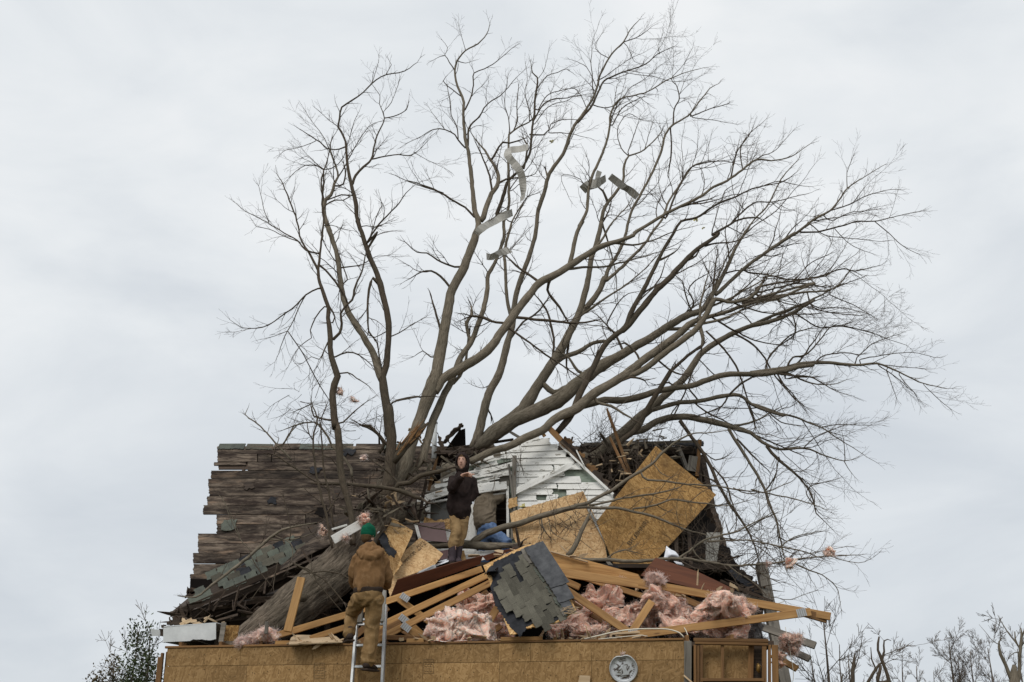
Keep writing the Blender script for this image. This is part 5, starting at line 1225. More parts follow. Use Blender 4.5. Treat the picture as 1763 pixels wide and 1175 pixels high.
# course lines run from upper left to lower right
dirx, diry = (100, 118) if False else (58, 92), None
def grid(u, v): # u along the long side (down right), v across to the right
    return (843+u*58+v*66, 980+u*107-v*34)
for r_ in range(-1, 7):
    for c in range(5):
        u0 = c/5+(.0, .11, .05, .16, .08, .02, .13, .07)[r_]+rng.uniform(-.008, .008); v0 = r_/7.0
        if (r_, c) in ((-1, 0), (-1, 3), (-1, 4), (0, 0), (0, 4), (1, 4), (3, 0)): continue
        if u0 > .97: continue
        pl_ = sp(.010+.006*(7-r_)+rng.uniform(0, .005))
        du, dv = .196, .19*rng.uniform(.96, 1.06)
        e = lambda: rng.uniform(-.007, .007)
        q = [(u0+e(), v0+e()), (u0+du+e(), v0+e()), (u0+du+e(), v0+dv), (u0+e(), v0+dv)]
        slab('shingle', [pl_(*grid(*w_)) for w_ in q], .007, 'shingle_grey', SL, jag='all' if c in (0, 4) else (0, 1), amp=.008, seed=r_*9+c)
cpts = [(900, 946), (910, 939), (936, 934), (958, 975), (976, 1004), (990, 1050)]
def capline(t): # left edge of the ridge cap strip
    return tab2([(0, 902, 944), (.55, 948, 1013), (1, 975, 1058)], t)
def tab2(T, t):
    for a, b_ in zip(T, T[1:]):
        if t <= b_[0]: f = (t-a[0])/(b_[0]-a[0]); return (a[1]+(b_[1]-a[1])*f, a[2]+(b_[2]-a[2])*f)
    return T[-1][1:]
for k in range(4):
    t0, t1 = (0, .53, .78, .80)[k], (.55, .80, 1.0, .99)[k]
    if k == 3: continue
    a, b_ = capline(t0), capline(t1); wd = (35, 28, 17)[k]
    pl_ = sp(.045+.012*(3-k))
    off = (wd*.93, -wd*.30)
    slab('ridge_cap', [pl_(*a), pl_(*b_), pl_(b_[0]+off[0], b_[1]+off[1]), pl_(a[0]+off[0], a[1]+off[1]-2)], .008, 'cap_shingle', SL, jag=(0, 1, 3), amp=.008, seed=k)
for k in range(16):
    t0 = k/16; a, b_ = capline(t0), capline(min(1, t0+.13)); pl_ = sp(.03+.004*(k % 4)); o_ = rng.uniform(-7, 1)
    slab('layered_edge', [pl_(a[0]+o_, a[1]+3), pl_(b_[0]+o_, b_[1]+3), pl_(b_[0]+4, b_[1]), pl_(a[0]+4, a[1])], .006, rng.choice(['shingle_grey', 'shingle_green', 'lumber_grey']), SL, jag='all', amp=.012, seed=k)
curl('curled_felt', [[(836, 978, 15.9), (846, 972, 15.8), (856, 974, 15.8)], [(834, 990, 15.7), (843, 984, 15.45), (858, 985, 15.6)]], 'felt', SL, thick=.006, wob=.03)
slab('torn_hole_shade', [sp(.05)(*q) for q in [(840, 990), (852, 992), (858, 977), (848, 981)]], .004, 'black_void', SL, jag='all', amp=.01)  # black patch on the slab paints the dark of the hole
tb = TB()
for k in range(24):
    q = sp(.08)(966+rng.uniform(0, 22), 1052+rng.uniform(-5, 5)); d = V3((.9, -.1, .2+rng.uniform(-.25, .2))).normalized(); tb.add([q, q+d*.05+rvec(rng)*.01, q+d*rng.uniform(.06, .13)], [.004, .004, .001], 4)
tubeobj('frayed_straw', 'lumber_pale', SL, tb)['kind'] = 'stuff'
# black torn bits near the log end
tag(slab('black_felt_scrap', [P(880, 950, 17.2), P(912, 940, 17.3), P(914, 930, 17.3), P(906, 936, 17.3), P(882, 938, 17.3)], .02, 'old_wood', None, jag='all', amp=.02), 'ragged black scrap at the splintered end of the log', 'scrap')
tag(slab('black_felt_scrap', [P(1046, 984, 17.3), P(1066, 990, 17.3), P(1064, 974, 17.3), P(1040, 972, 17.3)], .02, 'felt', None), 'flat dark felt scrap at the foot of the largest chipboard sheet', 'scrap')
# ------------------------------------------------------------------ right side: black slope, gutter, post
bs = thing('black_lean_to', 'black felted lean to roof slope below the open right end of the house', 'lean to roof', P(1260, 1040, 18))
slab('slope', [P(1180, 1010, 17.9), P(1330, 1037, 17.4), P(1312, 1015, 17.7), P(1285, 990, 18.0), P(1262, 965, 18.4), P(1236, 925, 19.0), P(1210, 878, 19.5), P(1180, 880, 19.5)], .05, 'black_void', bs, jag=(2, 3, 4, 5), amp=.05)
slab('felt_strip', [P(1250, 985, 17.9), P(1322, 1036, 17.3), P(1300, 1008, 17.6), P(1252, 972, 18.1)], .02, 'felt', bs, jag='all', amp=.03)
for k in range(6):
    x = 1170+k*24; beam('rafter', P(x, 1030+k*2, 17.6), P(x-8, 900+k*18, 19.0), .06, .09, 'old_wood', bs)
beam('edge_board', P(1195, 1002, 17.5), P(1326, 1040, 17.2), .07, .03, 'lumber_grey', bs)
beam('edge_board', P(1240, 1000, 17.4), P(1330, 1036, 17.1), .04, .03, 'old_wood', bs)
slab('side_wall', [P(1196, 1105, 18.0), P(1305, 1105, 17.6), P(1315, 1030, 17.5), P(1196, 1000, 18.0)], .04, 'old_wood', bs)
gt = thing('grey_gutter_box', 'flat grey metal gutter box hanging beside the right end of the house', 'gutter', P(1226, 968, 18))
slab('box', [P(1215, 967, 18.0), P(1234, 969, 18.0), P(1239, 934, 18.0), P(1240, 917, 18.0), P(1217, 917, 18.0)], .08, 'metal_dark', gt)
slab('flange', [P(1212, 936, 17.97), P(1216, 936, 17.97), P(1216, 930, 17.97), P(1211, 930, 17.97)], .02, 'metal_dark', gt)
po = thing('weathered_post', 'weathered grey timber post leaning at the right end of the ruin', 'post', P(1360, 1200, 16.9))
beam('shaft', P(1362, 1230, 16.9), P(1310, 972, 17.6), .155, .16, 'lumber_grey', po, (0, -1, 0))
beam('batten', P(1368, 1230, 16.82), P(1322, 1010, 17.5), .05, .03, 'lumber_grey', po, (0, -1, 0))
for k in range(4):
    q = P(1316+k*13, 1012+k*55, 17.38-.19*k); tb = TB(); tb.add([q, q+V3((0, -.03, 0))], [.016, .014], 8); tubeobj('bolt', 'seam_dark', po, tb)
tag(slab('thin_leaning_board', [P(1140, 1000, 19.2), P(1160, 1000, 19.2), P(1160, 940, 19.4), P(1150, 940, 19.4)], .03, 'old_wood', None), 'dark board in the shadow behind the largest chipboard sheet', 'board')
# ------------------------------------------------------------------ white cord on the wall top
def cord(px, r=.006): 
    p = [P(*q) for q in px]; pp, rr = crom(p, [r]*len(p), .04); tb = TB(); tb.add(pp, rr, 6); return tb
cd = tag(tubeobj('rope', 'wire', None, cord([(1004, 1101, 15.2), (1030, 1095, 15.15), (1060, 1088, 15.1), (1090, 1084, 15.05), (1120, 1083, 15.05), (1150, 1084, 15.1), (1170, 1090, 15.1), (1178, 1099, 15.1)], .009)), 'thick cream cord looping along the wall top and over the truss plate', 'cord')
tag(tubeobj('rope', 'wire', None, cord([(1030, 1101, 15.1), (1080, 1096, 15.05), (1105, 1094, 15.0), (1115, 1096, 15.0)], .006)), 'thinner cream cord running straight along the wall top', 'cord')
tag(tubeobj('rope', 'wire', None, cord([(1176, 1078, 15.4), (1182, 1088, 15.2), (1186, 1102, 15.1), (1188, 1112, 14.95)], .006)), 'short cream cord hanging down by the corner of the open stud frame', 'cord')
tag(tubeobj('rope', 'wire', None, cord([(1290, 1034, 16.6), (1330, 1040, 16.5), (1350, 1036, 16.4)], .005)), 'pale string lying on the upper truss tail', 'cord')
tag(tubeobj('rope', 'wire', None, cord([(1352, 1080, 15.9), (1360, 1120, 15.8), (1366, 1160, 15.8), (1364, 1178, 15.8)], .004)), 'pale string dangling from the rafter tails', 'cord')
# ------------------------------------------------------------------ fallen branches in front
def branch_thing(name, label, cat, main, Y0, slope, mat, brs, dens=.8, Lmax=.6, group=None, start=.3, seed=3, slopes=None):
    m_ = build_path(main, Y0, slope, None, .06)
    t = thing(name, label, cat, m_.pts[0], group); r = random.Random(seed); o = seed*3.1
    fn = lambda rr, a, ln, q: rr*(1+0.14*noise.noise(q*5.0)+0.08*noise.noise(q*17.0))
    tb = TB(); tb.add(m_.pts, m_.rad, 12, fn); s_ = tubeobj('stem', mat, t, tb); tw = TB(); paths = [m_]
    twigs_on(tw, m_, r, dens, Lmax, start)
    for b in brs:
        br = build_path(b[0], None, b[1], paths[b[2]] if len(b) > 2 else m_, .06); paths.append(br)
        tb = TB(); tb.add(br.pts, br.rad, 8, fn); tubeobj('branch', mat, t, tb); twigs_on(tw, br, r, dens, Lmax, .1)
    if tw.V: tubeobj('twigs', 'bark_twig', t, tw)['kind'] = 'stuff'
    return m_
branch_thing('fallen_log', 'long grey brown log lying across under the dormer window, ending splintered by the shingled slab', 'log',
  'C 120,1090,30 180,1060,46 380,1050,62 560,1050,70 700,1050,72 850,1060,68 950,1055,50 1040,1050,36 1090,1030,14', 18.4, -.10, 'bark_limb',
  [('C 720,1030,62 780,990,56 830,960,54 950,920,50 1100,880,49 1250,830,47 1400,790,45 1500,760,42|D 560,670,32 620,655,28 700,610,26 800,560,26 900,490,25 1000,430,23 1070,385,21 1120,330,19 1200,260,17 1260,220,14 1350,185,10 1500,170,7 1700,150,4', -.03),
   ('D 560,682,24 640,680,24 700,682,24 820,685,22 940,710,20 1050,735,18 1150,770,16 1270,820,14 1370,855,12 1500,880,9 1650,900,6', -.05, 1),
   ('D 650,665,18 780,640,17 860,620,16 960,605,15 1080,590,13 1200,565,10 1260,540,6', -.05, 1),
   ('D 940,690,14 1060,675,14 1130,655,14 1200,630,13 1300,645,12 1430,655,11 1550,670,8 1700,640,5', -.1, 2),
   ('D 990,440,16 1005,475,16 1040,495,16 1130,500,15 1250,520,14 1370,530,13 1500,535,12 1650,565,10 1760,575,8|8 420,480,8 560,510,7 680,540,6 800,580,3', -.05, 1),
   ('8 330,470,7 400,500,6 500,490,5 620,440,4', .0, 5),
   ('C 1240,850,14 1250,900,13 1280,960,9', -.1, 1), ('D 310,790,6 340,840,5 300,880,4 360,900,2', -.2, 1), ('D 370,760,6 400,850,5 480,900,3', -.2, 1),
   ('D 1080,390,8 1130,450,6 1200,480,3', -.1, 1)], .9, .55, start=.9, seed=4)
branch_thing('fallen_branch', 'thin straight branch lying almost level across the foot of the largest chipboard sheet', 'branch',
  'D 480,1010,18 540,1025,24 650,1035,27 780,1035,29 900,1045,28 1050,1040,24 1200,1025,22 1280,1030,20|8 80,825,16 180,845,14 300,860,13 400,860,12 520,855,11 620,835,10 720,825,9 840,815,7 960,810,4', 17.0, -.02, 'bark_limb',
  [('8 850,828,5 960,850,4 1035,820,2', 0), ('D 760,1025,10 810,990,9 880,965,8 960,985,6', .1), ('D 790,1000,6 900,960,5 970,930,3', .1),
   ('8 50,830,14 110,790,12 180,740,12 260,715,11 350,690,10 430,650,7 520,600,4', .1), ('8 200,740,11 260,740,10 400,735,9 500,755,9 600,775,8 680,790,7 760,820,5', .1, 4),
   ('8 640,850,9 720,890,8 780,910,6 850,970,5 880,1090,2', 0), ('8 590,750,6 660,710,5 760,690,4 800,690,2', .1, 5),
   ('8 300,860,9 350,900,8 420,940,7 470,980,5', -.1), ('8 410,860,8 480,910,6 560,950,4', 0), ('8 480,1010,4 560,1030,4 620,1035,4 750,990,2', .1, 8),
   ('8 560,770,6 620,800,5 720,800,4 900,770,3', .1, 5), ('8 270,720,7 275,690,6 280,650,3', 0, 4), ('8 130,790,9 160,830,8 220,850,6', 0, 4)], 1.5, .5, start=.3, seed=5)
branch_thing('leaning_stick', 'short thick stick leaning up against the pale chipboard sheet', 'branch', 'D 495,1005,34 520,985,38 560,920,36 590,840,33 640,740,22 650,715,12', 17.5, .12, 'bark_limb', [], .3, .4, seed=6, start=.5)
branch_thing('fallen_branch', 'long bare branch lying diagonally over the torn eave at the lower left', 'branch',
  'A 20,1150,5 130,1160,12 190,1120,16 250,1070,18 370,980,20 480,890,20 580,800,19 660,750,17 740,730,14 800,720,12 870,705,7', 17.45, .05, 'bark_limb',
  [('A 650,755,8 655,735,4', 0), ('A 150,1150,8 90,1160,4', 0), ('A 580,805,12 680,810,10 760,800,8 850,770,5', .1), ('A 480,895,9 450,860,7 400,800,6 340,680,5 300,580,4 270,540,3', -.1), ('A 400,790,4 340,650,3 290,560,2', 0, 4), ('A 620,790,7 700,830,7 720,900,6 700,960,5', -.1)], .7, .5, start=.2, seed=7)
branch_thing('fallen_branch', 'bare branch reaching up and left past the ridge from the stripped roof', 'branch',
  'A 880,470,13 800,420,12 740,380,12 690,350,12 640,310,11 600,290,8', 18.9, .05, 'bark_dark', [('A 605,290,8 615,250,7 660,230,6 700,160,5 720,125,4', 0)], .8, .5, start=.2, seed=8)
branch_thing('fallen_branch', 'thin upward branch with a hooked tip rising left of the dark limb over the ridge', 'branch',
  'A 712,325,12 690,300,12 620,230,11 560,160,10 490,95,9 455,75,7 430,50,6 445,15,4', 19.6, .05, 'bark_limb', [('A 460,75,5 425,50,3', 0), ('A 565,160,4 572,140,3', 0), ('A 625,230,6 635,195,5 610,180,3', 0), ('A 650,250,7 690,190,6 720,130,6', 0)], .4, .3, start=.4, seed=9)
branch_thing('fallen_branch', 'hooked branch bending left over the ridge beside the leftmost dark limb', 'branch', 'A 960,250,14 930,180,14 905,150,14 880,110,13 845,95,10 740,115,9 700,130,7 660,142,4', 18.2, .05, 'bark_limb', [('A 745,115,7 700,170,6 660,230,5', 0), ('A 960,240,18 1020,300,20 1070,380,20 1080,430,18', -.1)], .8, .4, start=.3, seed=10)
for k, (tr_, lb) in enumerate([('B 870,320,8 880,260,7 860,160,6 838,60,5', 'thin upright sapling stem with a pale bud above the torn eave'), ('B 800,450,8 780,560,8 770,600,7 700,520,6 640,420,5', 'dark hooked stem hanging under the torn eave'),
     ('B 900,460,12 1000,510,10 1080,560,9 1200,690,7', 'thin bent branch lying on the trunk'), ('B 1190,750,4 1060,600,7 1010,505,9 950,480,8 900,455,6', 'second thin branch lying across the trunk knot'),
     ('B 1240,560,9 1180,520,10 1080,505,10 1000,515,8 930,520,5', 'dark curved branch wrapping over the trunk'), ('B 640,680,6 700,590,6 750,530,5', 'small dark twig below the torn eave'),
     ('E 250,85,12 330,110,10 470,130,9 520,150,5', 'thin twig crossing in front of the maroon board')]):
    branch_thing('loose_branch', lb, 'branch', tr_, 15.75 if k in (2, 3, 4) else 17.2 if k < 6 else 17.9, .0, 'bark_dark', [], 1.2 if k not in (4,) else .4, .35, 'small loose branches', .1, 20+k)
# tangle of dead twigs against the dormer and among the debris
tw = TB(); r = random.Random(77)
for px, py, Y, n_, L in ((860, 800, 18.6, 5, .6), (900, 800, 18.6, 5, .6), (960, 905, 17.9, 26, .5), (1000, 900, 17.9, 14, .5), (840, 812, 18.5, 4, .5), (1080, 800, 19.3, 24, .8), (1040, 800, 19.5, 18, .8), (1030, 770, 19.8, 20, .8), (700, 850, 18.2, 18, .7), (660, 840, 17.9, 14, .7), (640, 900, 17.2, 12, .6), (560, 900, 17.4, 12, .6), (1200, 930, 17.6, 16, .8), (1260, 960, 17.4, 22, .9), (1310, 930, 17.4, 20, .9), (1330, 890, 17.6, 12, .8), (1350, 960, 17.2, 12, .8), (1290, 1000, 17.2, 14, .7), (1120, 745, 20.3, 24, .9), (1050, 740, 20.3, 22, .9), (600, 740, 18, 14, .7), (560, 720, 18, 16, .8), (520, 690, 18, 10, .8)):
    for _ in range(n_):
        d = rvec(r); d.y *= .5; grow(tw, P(px+r.uniform(-32, 32), py+r.uniform(-22, 22), Y+r.uniform(-.3, .3)), d.normalized(), L*r.uniform(.5, 1), r.uniform(.0035, .007), 2, r, .05)
tag(tubeobj('twig_tangle', 'bark_twig', None, tw), 'tangle of thin dead twigs caught on the debris', kind='stuff')
# ------------------------------------------------------------------ flapping strips in the tree
def strip(label, px, wd, mat, cat='metal strip', tw0=0.0, tw1=1.5, thick=.003):
    p = [P(*q) for q in px]; tw0, tw1 = math.pi/2*0+tw0, tw1; pp, _ = crom(p, [0]*len(p), .05); V, Fc = [], []; n = len(pp)
    for i, q in enumerate(pp):
        t = (pp[min(i+1, n-1)]-pp[max(i-1, 0)]).normalized(); a = tw0+(tw1-tw0)*i/(n-1)+.35*noise.noise(q*2.1)
        u = t.cross(V3((0, 1, 0))).normalized(); v = t.cross(u).normalized(); wv = (u*math.cos(a)+v*math.sin(a)); nn = t.cross(wv).normalized()
        w2 = wd*.5*(1+.22*noise.noise(q*6))
        for s_, z_ in ((-1, -1), (1, -1), (1, 1), (-1, 1)): V.append(q+wv*w2*s_+nn*(thick*z_*.5)+nn*.06*noise.noise(q*4+V3((s_, 0, 0)))+nn*.02*noise.noise(q*15+V3((s_*3, 0, 0))))
    for i in range(n-1):
        for k in range(4): a = i*4+k; b_ = i*4+(k+1) % 4; Fc.append((a, b_, b_+4, a+4))
    Fc += [(3, 2, 1, 0), tuple((n-1)*4+k for k in range(4))]
    return tag(mo('torn_strip', V, Fc, mat, None, None, False), label, cat, 'torn strips caught in the tree')
def tp(x, y, Y): return (800+x/4.897, 220+y/4.897, Y)
strip('long pale torn strip hanging from the upper middle of the tree', [tp(370, 175, 18.9), tp(365, 235, 18.8), tp(415, 300, 18.8), tp(470, 380, 18.8), tp(485, 470, 18.85), tp(495, 540, 18.9), tp(480, 610, 18.9)], .135, 'metal_strip', tw0=.2, tw1=.7)
strip('short flat strip at the top of the long hanging one', [tp(385, 190, 19.0), tp(450, 178, 18.95), tp(535, 165, 18.9)], .14, 'metal_strip', tw0=.1, tw1=.0)
strip('strip wrapped around the fork of the middle limb', [tp(80, 930, 18.6), tp(130, 860, 18.5), tp(230, 800, 18.6), tp(320, 750, 18.7), tp(405, 715, 18.8)], .13, 'metal_strip', tw0=.0, tw1=.75)
strip('short strip curled below the fork', [tp(185, 1085, 18.7), tp(230, 1090, 18.6), tp(290, 1060, 18.6), tp(385, 1028, 18.7)], .12, 'metal_strip', tw0=.9, tw1=.1)
strip('dirty strip draped at the left of the two in the right crown', [tp(990, 530, 20.6), tp(1050, 480, 20.5), tp(1120, 470, 20.5), tp(1190, 425, 20.6)], .17, 'metal_strip', tw0=.3, tw1=.9)
strip('ragged scrap above the left strip in the right crown', [tp(1110, 470, 20.6), tp(1125, 410, 20.6), tp(1140, 365, 20.6)], .09, 'metal_dark', tw0=.3, tw1=.5)
strip('dirty strip hanging down rightward in the right crown', [tp(1225, 410, 20.6), tp(1300, 470, 20.6), tp(1380, 520, 20.6), tp(1460, 585, 20.6)], .15, 'metal_dark', tw0=.4, tw1=.9)
# ------------------------------------------------------------------ pink insulation
def fluff(name, px, py, Y, wpx, hpx, label, mat='insulation', seed=0, fib=260, rot=0.0, sub=4, depth=.7, big=True):
    """a torn batt: overlapping squashed, warped flakes and loose fibres"""
    c = P(px, py, Y); k = pxscale(c); a, h = wpx*k*.5, hpx*k*.5; r = random.Random(seed*13+5); o = V3((seed*3.7, seed*1.3, seed*.7))
    V, Fc, tips = [], [], []
    nfl = max(3, int(4+wpx*hpx/520)) if big else 3
    for j in range(nfl):
        t = r.uniform(0, 6.28); f = math.sqrt(r.random())*.62
        cc = V3((math.cos(t)*f*a, r.uniform(-.5, .5)*depth*a*.8, math.sin(t)*f*h))
        s0 = (min(a, h*1.8)*r.uniform(.48, .74) if big else min(a, h)*r.uniform(.5, .9))
        sx, sy, sz = s0*r.uniform(1.0, 1.8), s0*r.uniform(.6, 1.0), s0*r.uniform(.35, .7)
        R = Matrix.Rotation(r.uniform(-.9, .9)+rot, 3, 'Y') @ Matrix.Rotation(r.uniform(-.7, .7), 3, 'X') @ Matrix.Rotation(r.uniform(0, 6.28), 3, 'Z')
        bm = bmesh.new(); bmesh.ops.create_icosphere(bm, subdivisions=sub, radius=1.0); b0 = len(V); oo = o+V3((j*2.3, j*.9, j*1.7))
        for v in bm.verts:
            u = v.co.normalized(); w_ = V3((noise.noise(u*1.1+oo), noise.noise(u*1.1+oo+V3((7, 0, 0))), noise.noise(u*1.1+oo+V3((0, 7, 0)))))
            rid = 1-abs(noise.noise(u*2.4+oo*2+w_*1.6))*2.4; fine = noise.noise(V3((u.x*3.4, u.y*3.4, u.z*15))+oo+w_*2.2); f3 = noise.noise(V3((u.x*9, u.y*9, u.z*36))+oo+w_*4)
            ff = 1+.13*rid+.11*fine+.07*f3
            q = V3((u.x*sx, u.y*sy, u.z*sz))*ff+w_*s0*.75
            q = R @ q+cc
            if q.z < -h*.8: q.z = -h*.8+(q.z+h*.8)*.25
            V.append(q)
            if r.random() < .09: tips.append((q, (R @ V3((u.x/sx, u.y/sy, u.z/sz))).normalized()))
        Fc += [tuple(b0+v.index for v in f_.verts) for f_ in bm.faces]; bm.free()
    ob = mo(name, V, Fc, mat, None, Matrix.Translation(c), True); tag(ob, label, 'insulation', 'pink insulation in the debris')
    tb = TB()
    for _ in range(fib*20):
        q, n_ = r.choice(tips); tg = n_.cross(V3((noise.noise(q*5), .3, noise.noise(q*5+V3((9, 0, 0)))))).normalized(); d = (n_*r.uniform(.1, .8)+tg*1.1+rvec(r)*.5).normalized(); L = (r.uniform(.02, .06) if r.random() < .7 else r.uniform(.06, .12))*(1 if big else .8)
        p0 = c+q-n_*.003; p1 = p0+d*L*.5; p2 = p1+(d+rvec(r)*.9-V3((0, 0, .4))).normalized()*L*.5
        tb.add([p0, p1, p2], [.0017, .0013, .0005], 3, cap=False)
    tubeobj('loose_fibres', mat, ob, tb)['kind'] = 'stuff'
    return ob
FL = [(792, 1086, 15.5, 116, 46, 'brightest pink insulation heap, on the wall top left of the shingled slab', 'insulation_bright', 0.0),
      (752, 1090, 15.45, 44, 34, 'small pink lump at the left end of the brightest heap', 'insulation_bright', 0.2),
      (765, 1074, 15.6, 40, 40, 'pink insulation peak rising behind the brightest heap', 'insulation_bright', 0.0),
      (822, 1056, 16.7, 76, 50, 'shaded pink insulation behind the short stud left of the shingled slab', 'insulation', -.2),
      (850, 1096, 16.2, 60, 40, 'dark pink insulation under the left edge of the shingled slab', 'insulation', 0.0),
      (428, 1106, 15.75, 40, 14, 'low pink insulation roll lying at the foot of the trunk, left half', 'insulation_bright', .2),
      (460, 1097, 15.8, 52, 20, 'low pink insulation roll under the upright stud at the trunk', 'insulation_bright', .2),
      (985, 1084, 16.1, 66, 44, 'dusty pink insulation just right of the shingled slab', 'insulation', .2),
      (1022, 1092, 15.8, 60, 30, 'dusty pink insulation under the right web of the truss', 'insulation', 0.0),
      (1040, 1054, 16.6, 78, 50, 'large pink insulation heap behind the long diagonal web', 'insulation', -.3),
      (1064, 1074, 16.3, 60, 44, 'pink insulation filling the foot of the diagonal web', 'insulation', 0.0),
      (1104, 1066, 16.2, 44, 56, 'pink insulation behind the short web of the right truss', 'insulation', .5),
      (1126, 1034, 15.9, 44, 52, 'pink insulation pushed up over the right top chord', 'insulation', .3),
      (1128, 998, 15.95, 32, 16, 'small pink lump lying on the right top chord', 'insulation_bright', -.2),
      (1156, 1054, 16.0, 54, 52, 'tall pink insulation clump in the middle of the right truss', 'insulation', 0.2),
      (1190, 1078, 15.7, 110, 30, 'flat pink insulation spread along the right bottom chord', 'insulation', .1),
      (1246, 1046, 15.35, 60, 48, 'round ball of pink insulation resting between the right chords', 'insulation', 0.0),
      (1276, 1056, 15.5, 40, 26, 'pink tuft at the right side of the round ball', 'insulation', -.3),
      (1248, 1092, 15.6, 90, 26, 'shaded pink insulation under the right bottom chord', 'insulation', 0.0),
      (1290, 1086, 15.7, 42, 34, 'grey dusty insulation under the truss tail', 'insulation_grey', 0.0),
      (1360, 1106, 15.9, 34, 46, 'pink insulation hanging over the rafter tails', 'insulation', -.5),
      (1344, 1134, 15.9, 22, 40, 'lower pink insulation hanging behind the side board', 'insulation', .2),
      (556, 917, 17.0, 18, 22, 'pink insulation tuft caught above the torn eave', 'insulation', 0.0),
      (628, 893, 16.9, 18, 22, 'dirty pink insulation tuft above the green hat', 'insulation', 0.0),
      (590, 926, 16.9, 16, 12, 'pink scrap of insulation by the white trim end', 'insulation', 0.0),
      (625, 788, 20.2, 24, 9, 'pale pink insulation scrap lying on the stripped roof', 'insulation_bright', .3),
      (587, 676, 17.2, 14, 12, 'upper pink tuft snagged on the leftmost dark limb', 'insulation_bright', 0.0),
      (610, 686, 17.5, 11, 14, 'pink tuft snagged on twigs right of the leftmost dark limb', 'insulation_bright', .4),
      (1426, 950, 16.8, 19, 22, 'pink tuft farthest right on the long level branch', 'insulation_bright', 0.0),
      (1363, 972, 16.85, 20, 17, 'second pink tuft on the long level branch', 'insulation_bright', 0.0),
      (1322, 971, 16.9, 14, 5, 'thin pale shred of insulation on the long level branch', 'insulation_bright', .1),
      (1068, 1000, 16.2, 16, 5, 'tiny pink shred on the right top chord', 'insulation_bright', .1)]
for k, (x, y, Y, w_, h_, lb, mt, rt) in enumerate(FL):
    big = w_ > 30
    fluff('insulation', x, y, Y, w_, h_, lb, mt, k+1, 220 if big else 24, rt, 5 if big else 3, .6 if w_ < 100 else .42, big)
# pieces by the trunk: white trim, yellow leaf, tarp bits
beam('white_trim_piece', P(573, 930, 16.9), P(622, 902, 17.0), .13, .03, 'white_siding', None, label='dirty white trim board end lying by the leftmost dark limb', cat='board')
beam('white_trim_piece', P(571, 912, 17.0), P(598, 904, 17.05), .03, .02, 'white_siding', None, label='thin white lath behind the dirty white trim board end', cat='lath')
for k, (x, y, Y, lb) in enumerate([(899, 873, 18.55, 'yellow leaf scrap at the edge of the pale chipboard sheet'), (950, 243, 19.5, 'yellow dry pod hanging high in the middle crown'), (1198, 378, 20.8, 'yellowish dry leaf clump on a right limb'), (1211, 393, 20.8, 'tiny yellow leaf below the dry leaf clump')]):
    s_ = (.07, .05, .06, .04)[k]; c = P(x, y, Y); tb = TB(); r = random.Random(k)
    V = []; Fc = []
    for j in range(5):
        d = rvec(r)*s_; e = rvec(r)*s_*.5; b0 = len(V); n_ = d.cross(e).normalized()*.004
        for q in (c, c+d*.5+e, c+d, c+d*.5-e): V.append(q+n_)
        for q in (c, c+d*.5+e, c+d, c+d*.5-e): V.append(q-n_)
        Fc += [(b0, b0+1, b0+2, b0+3), (b0+7, b0+6, b0+5, b0+4)]+[(b0+i, b0+4+i, b0+4+(i+1) % 4, b0+(i+1) % 4) for i in range(4)]
    tag(mo('dry_leaf', V, Fc, 'yellow_leaf', None), lb, 'leaf')
# ------------------------------------------------------------------ ladder
lad = thing('ladder', 'aluminium ladder leaning against the chipboard wall under the man in the green hat', 'ladder', (0, 0, 0))
lp = lambda px, py: plane(wp(634, 1106, .06), (WN+V3((0, 0, .27))).normalized())(px, py)
def lbeam(nm, a, b_, wd, t, mt, off=0): 
    n_ = (WN+V3((0, 0, .27))).normalized(); return beam(nm, lp(*a)+n_*off, lp(*b_)+n_*off, wd, t, mt, lad, n_, bev=.004)
def ext(a, b_, k): return (a[0]+(b_[0]-a[0])*k, a[1]+(b_[1]-a[1])*k)
lbeam('rail', ext((615, 1062), (606, 1176), 4.2), (615.5, 1056), .034, .075, 'aluminium'); lbeam('rail', ext((664, 1040), (658, 1176), 3.6), (664.3, 1042), .034, .075, 'aluminium')
for k in range(13):
    y = 1075.5+36.2*k*(1+.004*k); xa = 614-(y-1062)*.079; xb = 663-(y-1040)*.045
    lbeam('rung', (xa, y), (xb, y-.6), .034, .03, 'aluminium')
lbeam('guide_block', (620, 1074), (622, 1040), .07, .05, 'lumber_grey', .02); lbeam('guide_block', (659, 1072), (662, 1018), .06, .05, 'metal_dark', .02)
lbeam('rung', (617, 1068), (664, 1064), .03, .03, 'aluminium')
